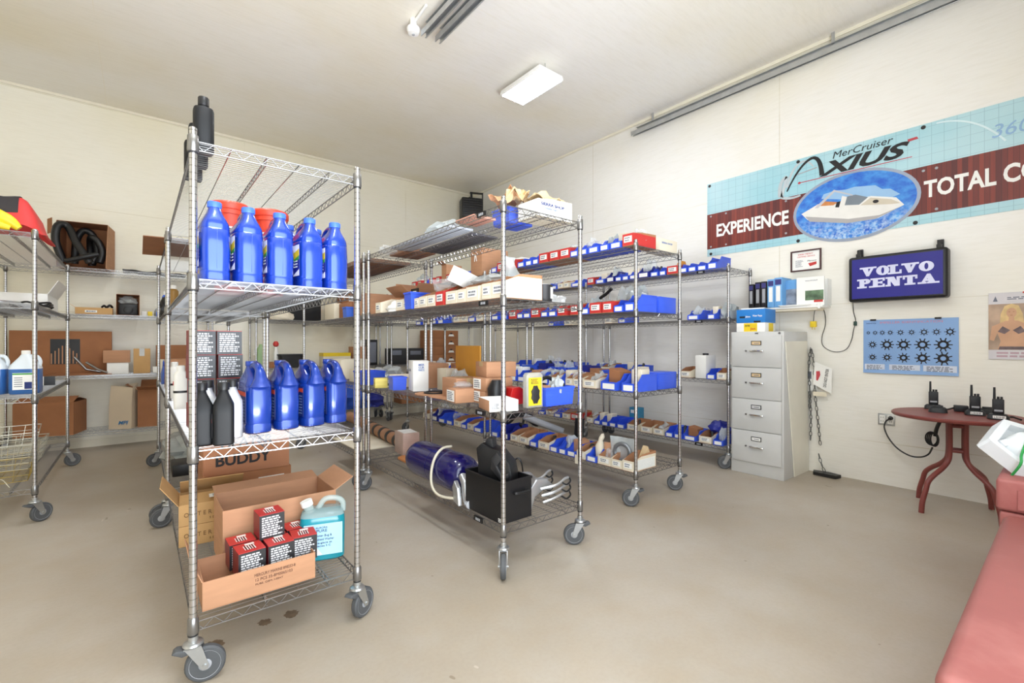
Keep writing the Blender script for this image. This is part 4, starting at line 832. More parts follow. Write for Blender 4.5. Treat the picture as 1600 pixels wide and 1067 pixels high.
solid('rubber_lead', 'thin black lead curling above the cast metal brackets', 'cable', MB().tube([(-0.1, 0, 0.2), (-0.04, 0.01, 0.215), (0.0, 0, 0.19), (0.05, 0.02, 0.2), (0.08, 0, 0.22), (0.1, -0.01, 0.18), (0.12, 0, 0.1), (0.13, 0, 0.006)], 0.005, 6), [M_BLACK], (1.84, 2.3, z))
t = thing('outboard_bracket', 'cast metal elbow bracket between the tank and the black crate', 'bracket', (1.535, 2.345, z), R(75))
MB().tube([(-0.1, 0, 0.02), (-0.06, 0.0, 0.02), (-0.02, 0, 0.06), (0.0, 0, 0.12), (0.05, 0, 0.15)], 0.025, 12).ob('elbow', M_ALU, t); MB().prism([(-0.04, 0), (0.06, 0), (0.09, 0.08), (0.05, 0.13), (-0.01, 0.1)], 0.03, 0.055, 'y').ob('plate', M_ALU, t, bev=0.004)
M_WOOD = mat('orange_plywood', (204, 134, 76), 0.6, 0, 0.12, 3, 0.05, stretch=(1, 8, 1))
solid('wood_board', 'orange brown wooden board lying along the back of the blue tank', 'board', MB().box((-0.07, -0.62, 0), (0.07, 0.62, 0.018)), [M_WOOD], (1.93, 2.98, z), 3, 0.002)
solid('wood_board', 'short orange wooden board under the far end of the tank', 'board', MB().prism([(-0.05, -0.18), (0.05, -0.2), (0.06, 0.16), (0.0, 0.2), (-0.05, 0.16)], 0, 0.018, 'z'), [M_WOOD], (1.72, 3.42, z), -3, 0.002)
solid('pale_board', 'pale board behind the black crate and the tank', 'board', MB().box((-0.012, -0.2, 0), (0.012, 0.2, 0.13)), [M_PALE], (1.86, 2.52, z), 4)
t = thing('wrapped_roll', 'long brown roll with dark bands, running back through the racks', 'roll', (1.945, 4.83, z + 0.066), R(-5))
b = MB(); b.tube([(0.0, -0.95, 0), (0, 0.85, 0)], 0.058, 16); b.ob('roll', mat('brown_wrap', (170, 126, 96), 0.7, 0, 0.15, 9), t)
for k in range(5):
    b = MB(); y = -0.86 + 0.2 * k; b.tube([(0, y - 0.03, 0), (0, y + 0.03, 0)], 0.061, 16); b.ob('band', M_DARK, t)
t = thing('wrapped_box', 'small box wrapped in pinkish film at the end of the long roll', 'box', (1.84, 3.745, z), R(-6))
MB().box((-0.075, -0.11, 0), (0.075, 0.11, 0.19)).ob('body', mat('pinkish_film', (196, 168, 156), 0.4, 0, 0.1, 10), t, bev=0.006); MB().box((-0.06, -0.09, 0.19), (0.06, 0.08, 0.193)).ob('label', M_WHITE, t)
carton('flat_sheets', 'flat pale sheets lying on the lowest shelf behind the middle rack', 'cardboard', 1.72, 4.4, z, 0.4, 0.7, 0.012, M_PALE, seam=False)
# ================================================================ middle rack, third shelf
z = TM[1]
t = carton('white_carton', 'tall white carton with a blue square mark on the middle rack', 'box', 1.70, 3.26, z, 0.12, 0.16, 0.235, M_WHITE, rz=-14)
text('10-14', 0.03, (-0.0615, 0.06, 0.15), '-x', M_PRINT, t)
for i, s_ in enumerate(('MER', 'CUR', 'PARTS')): text(s_, 0.022, (-0.02, -0.0815, 0.195 - 0.02 * i), '-y', mat('blue_print', (70, 110, 180), 0.6), t, fit=0.045, bold=0.02)
def tub(name, label, x, y, z, sx, sy, sz, m, rz=0, group=None):
    """plain straight-sided plastic tub, open on top"""
    t = thing(name, label, 'bin', (x, y, z), R(rz), group); hx, hy, k = sx / 2, sy / 2, 0.003; f = 0.93
    b = MB(); O = [(-hx * f, -hy * f, 0), (hx * f, -hy * f, 0), (hx * f, hy * f, 0), (-hx * f, hy * f, 0), (-hx, -hy, sz), (hx, -hy, sz), (hx, hy, sz), (-hx, hy, sz)]
    I = [(-hx * f + k, -hy * f + k, k), (hx * f - k, -hy * f + k, k), (hx * f - k, hy * f - k, k), (-hx * f + k, hy * f - k, k), (-hx + k, -hy + k, sz), (hx - k, -hy + k, sz), (hx - k, hy - k, sz), (-hx + k, hy - k, sz)]
    b.add(O + I, [(0, 3, 2, 1), (8, 9, 10, 11)] + [(i, (i + 1) % 4, 4 + (i + 1) % 4, 4 + i) for i in range(4)] + [(8 + (i + 1) % 4, 8 + i, 12 + i, 12 + (i + 1) % 4) for i in range(4)] + [(4 + i, 4 + (i + 1) % 4, 12 + (i + 1) % 4, 12 + i) for i in range(4)])
    b.ob('body', m, t)
    r = MB(); e = 0.005
    for q in ((sz - 0.012, e), (sz * 0.55, 0.001)):
        h0 = q[0]; g = f + (1 - f) * h0 / sz; r.box((-hx * g - q[1], -hy * g - q[1], h0), (hx * g + q[1], -hy * g, h0 + 0.01)); r.box((-hx * g - q[1], hy * g, h0), (hx * g + q[1], hy * g + q[1], h0 + 0.01)); r.box((-hx * g - q[1], -hy * g, h0), (-hx * g, hy * g, h0 + 0.01)); r.box((hx * g, -hy * g, h0), (hx * g + q[1], hy * g, h0 + 0.01))
    r.ob('rim', m, t)
    return t
tub('plastic_bin', 'small royal blue bin left of the tall white carton', 1.6, 3.42, z, 0.11, 0.13, 0.105, M_BLUE, -10)
t = carton('white_tray', 'white tray with raised brown flap left of the small blue bin', 'box', 1.76, 3.62, z, 0.24, 0.17, 0.07, M_PALE, rz=-20, flaps=(None, 150, None, 165), flap_len=0.1)
solid('yellow_packet', 'yellow ridged packet at the far left of the middle rack', 'packet', MB().box((-0.05, -0.05, 0), (0.05, 0.05, 0.08)).box((-0.052, -0.052, 0.02), (0.052, 0.052, 0.026)).box((-0.052, -0.052, 0.05), (0.052, 0.052, 0.056)), [mat('pale_yellow', (228, 210, 110), 0.5)], (1.56, 3.66, z), -15, 0.003)
carton('brown_box', 'wide brown box behind the tall white carton', 'box', 1.93, 3.5, z, 0.2, 0.3, 0.2, M_CARD)
solid('cardboard_disc', 'round brown cardboard disc lying in front of the tall white carton', 'disc', MB().lathe([(0.13, 0), (0.13, 0.006)], 32), [M_CARD], (1.66, 2.96, z)); solid('rubber_ring', 'dark ring on the round cardboard disc', 'ring', MB().tube([(0.075 * math.cos(a), 0.075 * math.sin(a), 0) for a in [i * PI / 12 for i in range(24)]], 0.006, 6, 0, True), [M_DARK], (1.67, 2.95, z + 0.012))
solid('cardboard_sheet', 'flat cardboard sheet beside the round disc', 'cardboard', MB().box((-0.1, -0.13, 0), (0.1, 0.13, 0.005)), [M_CARD], (1.64, 2.68, z))
# stacked brown cartons
L_ = [('-x', 0.01, 0.012, 0.085, 0.062, 4)]
carton('brown_carton', 'brown carton with a big white label, front left of the carton stack', 'box', 1.595, 2.46, z, 0.17, 0.15, 0.085, M_CARD, rz=-8, lab=[('-x', 0.02, 0.008, 0.11, 0.068, 5)])
bag('clear_bag', 'clear bag lying on the front left labelled carton', 'bag', 1.62, 2.5, z + 0.086, 0.12, 0.11, 0.035, M_CLEAR, 5)
carton('brown_carton', 'brown carton at the bottom of the two labelled cartons', 'box', 1.72, 2.315, z, 0.2, 0.15, 0.075, M_CARD, rz=-6, lab=L_)
carton('brown_carton', 'brown carton with white label, second from the bottom', 'box', 1.722, 2.315, z + 0.0762, 0.2, 0.15, 0.08, M_CARD, rz=-3, lab=L_)
carton('brown_carton', 'reddish brown carton on top of the carton stack', 'box', 1.78, 2.36, z + 0.157, 0.21, 0.16, 0.095, M_CARD, rz=-10, tape=M_TAPE)
carton('brown_carton', 'brown carton with shiny tape behind the front left labelled one', 'box', 1.72, 2.66, z, 0.2, 0.22, 0.135, M_CARD, rz=-6, tape=M_TAPE)
t = carton('white_carton', 'flat white and brown carton at the near corner of the middle rack', 'box', 1.565, 2.055, z, 0.165, 0.2, 0.06, M_CARD, rz=-18, lab=None)
MB().box((-0.083, -0.1008, 0.0), (0.083, -0.1, 0.0605)).box((-0.083, -0.1, 0.0603), (0.083, 0.1, 0.0612)).ob('white_wrap', M_WHITE, t); label_card(t, (-0.075, -0.1015, 0.012), '-y', 0.05, 0.036, 4)
solid('red_toolbox', 'small red plastic box behind the yellow blister pack', 'box', MB().prism([(-0.05, 0), (0.05, 0), (0.05, 0.09), (0.02, 0.105), (-0.035, 0.1), (-0.05, 0.06)], -0.05, 0.05, 'y'), [mat('red_plastic', (190, 28, 28), 0.35)], (1.77, 2.18, z), 0, 0.004)
solid('black_part', 'black rounded plastic part behind the near post', 'part', MB().loft([(0, 0, 0, 0.05, 0.04, 3), (0, 0, 0.1, 0.055, 0.045, 3), (0, 0, 0.15, 0.03, 0.03, 2)], 18), [M_BLACK], (1.66, 2.19, z))
t = thing('blister_pack', 'yellow carded blister pack holding a dark part, middle rack front edge', 'pack', (1.765, 1.985, z), R(-4))
MB().prism([(-0.058, 0.0), (0.058, 0.0), (0.058, 0.185), (0.045, 0.2), (-0.045, 0.2), (-0.058, 0.185)], -0.02, 0.02, 'y').ob('shell', mat('smoky_clear_plastic', (206, 204, 190), 0.15, 0, 0.05, 8, alpha=0.5), t, bev=0.004)
MB().box((-0.046, -0.0225, 0.012), (0.046, -0.021, 0.172)).ob('card', M_YEL, t); b = MB(); b.prism([(0.026 * math.cos(a) * (1 + 0.25 * (i % 2)), 0.075 + 0.05 * math.sin(a) * (1 + 0.12 * (i % 2))) for i, a in enumerate([k * PI / 8 for k in range(16)])], -0.03, -0.022, 'y'); b.ob('part', M_DARK, t, bev=0.002)
b = MB(); b.T = Matrix.Translation((-0.04, -0.0226, 0.13)) @ FACE['-y'].to_4x4(); print_lines(b, 0.08, 0.04, 4, 0, 3, 0.0004); b.ob('small_print', M_INK, t)
tub('plastic_bin', 'large blue bin at the near right corner of the middle rack', 1.945, 2.04, z, 0.235, 0.2, 0.11, M_BLUE, 0)
solid('rubber_hose', 'black rubber hose lying bent in the large blue bin', 'hose', MB().tube([(-0.1, 0.0, 0.1), (-0.06, 0.02, 0.135), (0.0, 0.02, 0.15), (0.05, 0, 0.12), (0.1, -0.02, 0.1)], 0.012, 10).tube([(-0.1, 0.03, 0.1), (-0.05, 0.04, 0.11), (0.0, 0.045, 0.1)], 0.012, 10), [M_BLACK], (1.945, 2.03, z + 0.01))
bag('clear_bag', 'blueish clear bag of parts in the large blue bin', 'bag', 1.96, 1.99, z + 0.06, 0.09, 0.08, 0.1, M_GREYBAG, 8, 0.4)
carton('small_carton', 'pink and brown carton inside the large blue bin', 'box', 1.885, 2.05, z + 0.006, 0.07, 0.12, 0.11, M_CARD)
solid('padded_envelope', 'large orange padded envelope standing behind the carton stack', 'envelope', MB().box((-0.008, -0.2, 0), (0.008, 0.2, 0.35)), [mat('orange_envelope', (226, 160, 58), 0.6, 0, 0.05, 5)], (1.97, 2.97, z), -6, 0.004)
tub('plastic_bin', 'blue bin with clear bags in front of the orange envelope', 1.86, 2.93, z, 0.13, 0.2, 0.09, M_BLUE2); bag('clear_bag', 'clear bags bulging from the blue bin by the orange envelope', 'bag', 1.86, 2.93, z + 0.05, 0.12, 0.18, 0.11, M_MILKY, 9, 0.4)
carton('pale_carton', 'pale carton between the tall white carton and the cartons', 'box', 1.9, 3.16, z, 0.1, 0.14, 0.17, M_PALE); carton('small_carton', 'small pale carton with dark top right of the tall white one', 'box', 1.78, 2.94, z, 0.06, 0.08, 0.09, M_PALE)
# ================================================================ middle rack, second shelf: row of part cartons
z = TM[2]; G = 'open pale part cartons along the middle rack'
def tray(name, label, x0, y, z, d, w_, hf, hb, m, inside, lab=True, group=None, seed=0, rows=2):
    """open parts tray facing -x: front at x0, centre y, depth d, width w_, front height hf, back height hb"""
    t = thing(name, label, 'box', (x0, y, z), 0, group); k = 0.003; hw = w_ / 2
    b = MB(); b.box((0, -hw, 0), (d, hw, k), 1); b.box((0, -hw, k), (k, hw, hf)); b.box((d - k, -hw, k), (d, hw, hb + 0.02), 1); b.box((k, -hw + k + 0.001, k), (k + 0.001, hw - k - 0.001, hf - 0.001), 1)
    for s_ in (-1, 1): y0 = s_ * (hw - k - 0.0008) - 0.0004; b.prism([(k + 0.002, k), (d - k - 0.001, k), (d - k - 0.001, hb + 0.02), (d * 0.4, hb + 0.014), (k + 0.002, hf - 0.001)], y0, y0 + 0.0008, 'y', 1)
    for s_ in (-1, 1): y0 = s_ * hw - (k if s_ > 0 else 0); b.prism([(k, k), (d - k, k), (d - k, hb), (d * 0.35, hb), (k, hf)], y0, y0 + k, 'y')
    b.ob('body', [m, inside], t)
    if lab: label_card(t, (-0.0008, hw * 0.72, hf * 0.3), '-x', w_ * 0.72, hf * 0.5, rows, seed=seed)
    return t
row = [(1.96, .115, .09, 'p'), (2.066, .085, .09, 'n'), (2.205, .125, .085, 'p'), (2.32, .09, .08, 'n'), (2.435, .125, .08, 'p'), (2.575, .1, .09, 'r'), (2.685, .1, .075, 'p'), (2.8, .1, .075, 'p'), (2.89, .065, .07, 'p'), (2.985, .105, .09, 'b'), (3.07, .05, .06, 'p'), (3.155, .115, .08, 'p'), (3.34, .12, .06, 'k'), (3.55, .1, .085, 'p')]
ORD = ('first', 'second', 'third', 'fourth', 'fifth', 'sixth', 'seventh', 'eighth', 'ninth', 'tenth', 'eleventh', 'twelfth', 'thirteenth', 'fourteenth', 'fifteenth', 'sixteenth', 'seventeenth', 'eighteenth')
for i, (y, w_, h, k) in enumerate(row):
    o = ORD[i]
    if k == 'b': tub('plastic_bin', 'tilted royal blue bin in the row of pale cartons, middle rack', 1.57, y, z, 0.2, w_, 0.12, M_BLUE)
    elif k == 'k': bag('white_bag', 'white plastic bag with a dark mark at the far part of the carton row', 'bag', 1.57, y, z, 0.16, 0.2, 0.08, M_WHITE, 4)
    else: tray('parts_tray', ('red and white open carton, %s from the near post in the middle rack row' if k == 'r' else 'pale open carton, %s from the near post in the middle rack row') % o, 1.492, y, z, 0.27, w_, h, h + 0.03, M_RED if k == 'r' else M_PALE, M_CARDIN, True, G, i)
solid('white_carton', 'white carton tipped on its edge on top of the pale cartons', 'box', MB().box((-0.08, -0.06, -0.05), (0.08, 0.06, 0.05)), [M_WHITE], (1.6, 2.45, z + 0.165), 12, 0.003).rotation_euler = (R(24), R(10), R(20))
bag('milky_bag', 'flat milky plastic bag lying over the pale cartons', 'bag', 1.64, 2.2, z + 0.115, 0.2, 0.34, 0.05, M_MILKY, 12, 0.25)
bag('clear_bag', 'crumpled clear bag on the cartons near the far post, middle rack', 'bag', 1.66, 2.72, z + 0.1, 0.2, 0.25, 0.11, M_CLEAR, 13, 0.4)
t = tray('parts_tray', 'long pale carton with a printed grid on its side, near end of middle rack', 1.575, 1.985, z, 0.165, 0.11, 0.095, 0.105, M_PALE, M_CARDIN, False)
g = MB(); g.box((0.006, -0.0562, 0.01), (0.15, -0.0552, 0.09), 0)
for i in range(7): g.box((0.008, -0.0566, 0.016 + i * 0.0115), (0.148, -0.0562, 0.0168 + i * 0.0115), 1)
for i in range(9): g.box((0.01 + i * 0.017, -0.0566, 0.014), (0.0106 + i * 0.017, -0.0562, 0.088), 1)
g.ob('grid_label', [M_WHITE, mat('pale_grid', (140, 164, 164), 0.6)], t)
bm_ = MB().loft([(0, 0, 0, 0.1, 0.08, 3), (0.005, 0, 0.06, 0.115, 0.09, 2.6), (0.0, 0.01, 0.13, 0.1, 0.07, 2.4), (-0.02, 0.005, 0.19, 0.055, 0.045, 2.2), (-0.035, 0, 0.24, 0.03, 0.03, 2), (-0.03, 0.01, 0.275, 0.05, 0.012, 2)], 28)
bm_.v = [(x + 0.02 * noise.noise(Vector((x, y, z_)) * 18), y + 0.02 * noise.noise(Vector((x + 9, y, z_)) * 18), z_) for x, y, z_ in bm_.v]
solid('clear_bag', 'tall clear plastic bag standing behind the gridded carton', 'bag', bm_, [M_MILKY], (1.745, 2.14, z), 10)
t = thing('black_pot', 'black round container with white label at the near end of the middle rack', 'container', (1.85, 1.99, z))
MB().lathe([(0.05, 0), (0.053, 0.004), (0.056, 0.095), (0.058, 0.1), (0.05, 0.1), (0.048, 0.02)], 28).ob('body', M_DARK, t)
l = MB(); l.grid(lambda u, v: (0.0578 * math.sin(0.1 + u * 0.8), -0.0578 * math.cos(0.1 + u * 0.8), 0.02 + 0.065 * v), 8, 2, 0, 0.0008); l.ob('label', [M_WHITE], t)
bag('clear_bag', 'small clear bag beside the black round container', 'bag', 1.97, 2.03, z, 0.12, 0.14, 0.06, M_CLEAR, 19, 0.4)
carton('grey_carton', 'wide white and grey carton at the back of the middle rack row', 'box', 1.92, 2.9, z, 0.24, 0.5, 0.13, M_PALE); carton('open_box', 'brown box with raised flaps at the far end of the middle rack', 'box', 1.86, 3.52, z, 0.3, 0.3, 0.14, M_CARD, flaps=(140, 120, 130, 100), flap_len=0.13)
solid('black_tag', 'black tag with white lettering standing among the flaps', 'tag', MB().box((-0.004, -0.06, 0), (0.004, 0.06, 0.05)).box((-0.0046, -0.03, 0.02), (-0.004, 0.03, 0.03), 1), [M_BLACK, M_WHITE], (1.69, 3.3, z + 0.14))
carton('carrier_box', 'pale carton under the black tag', 'box', 1.7, 3.3, z, 0.1, 0.16, 0.14, M_PALE)
# ================================================================ middle rack, top shelf
z = TM[3]
t = tray('stock_box', 'white open box with blue lettering on top of the middle rack, near right corner', 1.78, 2.045, z, 0.28, 0.18, 0.1, 0.1, M_WHITE, M_PALE, False)
text('SIERRA SHOP', 0.024, (0.02, -0.0925, 0.066), '-y', MATS['label_navy'], t, fit=0.19, bold=0.02); text('MARINE PARTS', 0.013, (0.05, -0.0925, 0.046), '-y', MATS['blue_print'], t, fit=0.11)
def paper(name, label, x, y, z, sx, sy, h, m, seed, rz):
    rnd = random.Random(seed); P = [[rnd.uniform(-1, 1) for _ in range(6)] for _ in range(6)]
    def f(u, v):
        i, j = min(2, int(u * 3)), min(2, int(v * 3)); a, b = u * 3 - i, v * 3 - j
        q = (P[i][j] * (1 - a) + P[i + 1][j] * a) * (1 - b) + (P[i][j + 1] * (1 - a) + P[i + 1][j + 1] * a) * b
        return ((u - 0.5) * sx + 0.02 * P[j][i], (v - 0.5) * sy, h * (0.5 + 0.5 * q) * (0.6 + 0.4 * math.sin(v * PI)) + 0.01 * math.sin(u * 14 + v * 9) + 0.012)
    return solid(name, label, 'paper', MB().grid(f, 15, 15, 0, 0.002, False), [m], (x, y, z), rz)
paper('packing_paper', 'crumpled tan packing paper rising from the white lettered box', 1.93, 2.06, z + 0.075, 0.24, 0.17, 0.11, M_TANP, 3, 10)
paper('packing_paper', 'crumpled brown packing paper behind the white lettered box, left part', 1.83, 2.26, z + 0.1, 0.26, 0.2, 0.13, M_BROWNP, 8, 30)
paper('packing_paper', 'crumpled tan packing paper sheet sticking up at the left', 1.79, 2.16, z + 0.1, 0.16, 0.14, 0.11, M_TANP, 15, 60)
tub('plastic_bin', 'royal blue bin behind the white lettered box, top of middle rack', 1.84, 2.26, z, 0.2, 0.17, 0.1, M_BLUE)
bag('clear_bag', 'clear bags with blue print on the middle of the top shelf edge', 'bag', 1.6, 2.72, z, 0.16, 0.34, 0.08, M_MILKY, 23, 0.5); bag('clear_bag', 'small clear bag at the far end of the middle rack top shelf', 'bag', 1.58, 3.56, z, 0.14, 0.2, 0.06, M_CLEAR, 24, 0.5)
carton('flat_carton', 'long pale blue carton lying along the left edge of the top shelf', 'box', 1.61, 2.62, z, 0.18, 0.9, 0.012, mat('pale_blue_card', (206, 214, 226), 0.6), seam=False).location.y = 2.95
carton('flat_carton', 'dark flat carton lying in the middle of the top shelf', 'box', 1.85, 2.95, z, 0.22, 0.75, 0.012, mat('dark_grey_board', (92, 90, 96), 0.7), seam=False)
carton('flat_carton', 'flat orange striped carton behind the near post on the top shelf', 'box', 1.58, 2.3, z, 0.16, 0.2, 0.012, mat('salmon_card', (224, 160, 140), 0.6), seam=False)
carton('flat_carton', 'brown flat carton at the far end of the top shelf', 'box', 1.78, 3.52, z, 0.26, 0.32, 0.03, M_CARDDK, seam=False)
# racks behind the middle rack
z = TM[3]
carton('flat_carton', 'flat brown cartons along the top of the rack behind', 'box', 1.78, 4.6, z, 0.45, 1.2, 0.03, M_CARDDK, seam=False)
z = TM[2]
for i, (y, l, m) in enumerate(((4.1, 'brown box at the near end of the rack behind the middle one', M_CARD), (4.5, 'brown box in the second place on the rack behind the middle one', M_CARDDK), (4.95, 'pale box in the third place on the rack behind the middle one', M_PALE))): carton('brown_box', l, 'box', 1.72, y, z, 0.34, 0.3, (0.2, 0.15, 0.17)[i], m, flaps=(None, 140, None, None) if i == 0 else None, flap_len=0.1)
tub('plastic_bin', 'mid blue bin on the second shelf of the rack behind the middle one', 1.57, 4.34, z, 0.15, 0.1, 0.1, M_BLUE2)
z = TM[1]
tub('plastic_bin', 'royal blue bin low behind the far posts of the middle rack', 1.62, 4.05, z, 0.2, 0.24, 0.12, M_BLUE); carton('white_tray', 'small pale box behind the royal blue bin', 'box', 1.68, 4.35, z, 0.2, 0.2, 0.12, M_PALE); bag('clear_bag', 'milky bags on the rack behind the middle rack', 'bag', 1.85, 4.1, z, 0.2, 0.3, 0.16, M_MILKY, 33, 0.4)
solid('black_reel', 'tangle of black cable on the rack behind the middle rack', 'cable', MB().tube([(0.1 * math.cos(a * 1.7), 0.12 * math.sin(a * 1.1), 0.05 + 0.04 * math.sin(a * 2.3)) for a in [i * 0.2 for i in range(60)]], 0.01, 6), [M_BLACK], (1.95, 4.4, z))
carton('brown_box', 'pair of pale boxes far down the rack behind the middle rack', 'box', 1.75, 4.9, z, 0.3, 0.3, 0.2, M_PALE)
# ================================================================ rows of small-parts bins
def stack_bin(d, w_, h, m, face=-1):
    """plastic stacking bin facing -x: sloped open front, thin walls, label ledge"""
    t = thing('stacking_bin', '', 'bin'); hw = w_ / 2 - 0.002; k = 0.0028; b = MB()
    hf = h * 0.5
    b.box((0, -hw, 0), (d, hw, k))
    b.box((d - k, -hw, k), (d, hw, h)); b.box((0.0, -hw, k), (k, hw, hf))
    for s_ in (-1, 1):
        y0 = s_ * hw - (k if s_ > 0 else 0)
        b.prism([(k, k), (d - k, k), (d - k, h), (d * 0.34, h), (d * 0.2, hf * 1.25), (k, hf)], y0, y0 + k, 'y')
        b.box((d * 0.34, s_ * hw - (0 if s_ < 0 else -0.0) - (0.0035 if s_ < 0 else 0), h - 0.008), (d, s_ * hw + (0.0035 if s_ > 0 else 0), h))
        b.box((0.01, s_ * hw - (0.0015 if s_ < 0 else 0), h * 0.42), (d - 0.01, s_ * hw + (0.0015 if s_ > 0 else 0), h * 0.45))
    b.ob('body', m, t)
    l = MB(); l.box((-0.0015, -hw * 0.74, hf * 0.14), (0, hw * 0.74, hf * 0.8)); l.ob('label_card', [M_WHITE], t)
    return t
PROTO = {}; USED = set()
def bin_copy(kind, d, w_, h):
    w_ = round(min(w_, 0.17) - 0.006, 2); key = (kind, d, w_, h)
    if key not in PROTO:
        if kind in 'bBnm': t = stack_bin(d, w_, h, {'b': M_BLUE, 'B': M_BLUE, 'n': M_NAVY, 'm': M_BLUE2}[kind])
        else: t = tray('parts_tray', '', 0, 0, 0, d, w_, h * (0.8 if kind != 'r' and kind != 'R' else 0.92), h * (1.05 if kind in 'pP' else 0.95), M_RED if kind in 'rR' else M_PALE, M_CARDIN, True, None, 3, 2)
        PROTO[key] = t
    t = PROTO[key]
    if key not in USED: USED.add(key); return t
    return dup(t)
DESC = {'b': 'blue bin', 'B': 'deep blue bin', 'n': 'navy bin', 'm': 'mid blue bin', 'r': 'red parts box', 'R': 'long red parts box', 'p': 'pale cardboard parts tray', 'P': 'pale cardboard corner tray'}
SHELF = ('lowest shelf', 'third shelf', 'second shelf', 'top shelf')
rnd = random.Random(7)
def bins(rackname, lv, x0, zz, row, fill=0.5, big=0.0, flip=False, deep=0.26):
    """row of (kind, centre y, width) from the near end; contents are things of their own"""
    where = '%s, %s' % (SHELF[lv], rackname); g = 'small-parts bins, ' + where
    for i, (k, y, w_) in enumerate(row):
        h = {'b': 0.1, 'B': 0.13, 'n': 0.13, 'm': 0.1, 'r': 0.095, 'R': 0.1, 'p': 0.085, 'P': 0.1}[k] + big; d = deep if k not in 'BRP' else 0.29
        d = min(d, 0.3); t = bin_copy(k, d, w_, h)
        t.location = (x0, y, zz); t['group'] = g
        if flip: t.rotation_euler = (0, 0, PI)
        side = ' facing the wall,' if flip else ','
        t['label'] = '%s%s %s from near end, %s' % (DESC[k], side, ORD[i], where)
        if rnd.random() < fill:
            w2 = min(w_, 0.16) - 0.02; xx = x0 + (-1 if flip else 1) * d * 0.55; q = rnd.random(); tail = 'in %s%s %s from near end, %s' % ('rear ' if flip else '', DESC[k].replace('cardboard parts ', '').replace('parts ', '').replace('cardboard ', ''), ORD[i], where)
            c = 0.006
            if q < 0.5: bag('clear_bag', 'clear bag ' + tail, 'bag', xx, y, zz + c, d * 0.6, w2, h * rnd.uniform(1.1, 1.6), rnd.choice((M_CLEAR, M_MILKY, M_MILKY, M_GREYBAG)), rnd.randint(0, 99), 0.4)
            elif q < 0.72: solid('small_carton', 'white carton ' + tail, 'box', MB().bc((0, 0, h * 0.62), (d * 0.4, w2 * 0.8, h * 1.24)), [rnd.choice((M_WHITE, M_PALE, M_PALE))], (xx, y, zz + c), rnd.uniform(-9, 9), 0.002)
            elif q < 0.88: solid('small_carton', 'brown carton ' + tail, 'box', MB().prism([(-w2 * 0.45, 0), (w2 * 0.45, 0), (w2 * 0.45, h * 1.25), (-w2 * 0.3, h * 1.05)], -d * 0.25, d * 0.25, 'x'), [rnd.choice((M_CARD, M_CARDDK))], (xx, y, zz + c), rnd.uniform(-9, 9))
            else: solid('machine_part', 'dark metal part ' + tail, 'part', MB().tube([(-0.06, -w2 * 0.3, 0.02), (0, 0, h * 1.1), (0.05, w2 * 0.3, h * 0.9)], 0.014, 8), [M_DARK], (xx, y, zz + c))
NRN, N2N, WRN, W2N = 'many-binned rack', 'second bin rack', 'wall rack by cabinet', 'far wall rack'
def split(row, y): return [r for r in row if r[1] < y], [r for r in row if r[1] >= y]
xN = 2.868
a, b_ = split([('R', 2.145, 0.105), ('b', 2.262, 0.12), ('b', 2.375, 0.1), ('b', 2.487, 0.12), ('b', 2.599, 0.1), ('b', 2.7, 0.1), ('r', 2.81, 0.124), ('r', 2.941, 0.13), ('r', 3.079, 0.13), ('b', 3.19, 0.09), ('b', 3.287, 0.1), ('b', 3.4, 0.11), ('r', 3.545, 0.146), ('r', 3.705, 0.155), ('b', 3.833, 0.1),
    ('b', 4.326, 0.098), ('b', 4.427, 0.1), ('b', 4.528, 0.098), ('b', 4.632, 0.105), ('r', 4.749, 0.111), ('r', 4.99, 0.1), ('r', 5.157, 0.115), ('b', 5.33, 0.15), ('r', 5.47, 0.108), ('r', 5.628, 0.13)], 3.95)
bins(NRN, 3, xN, TM[3], a, 0.35); bins(N2N, 3, xN, TM[3], b_, 0.3)
a, b_ = split([('B', 2.132, 0.1), ('b', 2.235, 0.1), ('r', 2.342, 0.11), ('r', 2.465, 0.13), ('b', 2.58, 0.095), ('r', 2.7, 0.1), ('r', 2.85, 0.11), ('b', 2.965, 0.105), ('b', 3.069, 0.1), ('r', 3.194, 0.13), ('b', 3.314, 0.103), ('b', 3.414, 0.096), ('r', 3.527, 0.125), ('b', 3.67, 0.13), ('b', 3.82, 0.13),
    ('p', 4.09, 0.143), ('b', 4.245, 0.15), ('p', 4.4, 0.15), ('p', 4.56, 0.15), ('b', 4.926, 0.15), ('b', 5.1, 0.15), ('p', 5.3, 0.15), ('b', 5.5, 0.15)], 3.95)
bins(NRN, 2, xN, TM[2], a, 0.5); bins(N2N, 2, xN, TM[2], b_, 0.4)
solid('stacking_bin', 'deep blue bin side by side with the corner one, second shelf of the many-binned rack', 'bin', MB().box((-0.12, -0.07, 0), (0.12, 0.07, 0.13)).box((-0.122, -0.072, 0.115), (0.122, 0.072, 0.123)).box((-0.121, -0.071, 0.055), (0.121, 0.071, 0.06)), [M_BLUE], (3.315, 2.16, TM[2]), 0, 0.003)
a = [('B', 2.145, 0.13), ('B', 2.33, 0.17), ('p', 2.53, 0.15), ('p', 2.67, 0.09), ('p', 2.76, 0.09), ('b', 2.855, 0.1), ('p', 2.96, 0.1), ('b', 3.062, 0.1), ('b', 3.165, 0.1), ('p', 3.28, 0.12), ('b', 3.4, 0.11), ('b', 3.52, 0.11), ('m', 3.64, 0.11), ('b', 3.76, 0.11)]
bins(NRN, 1, xN, TM[1], a, 0.8)
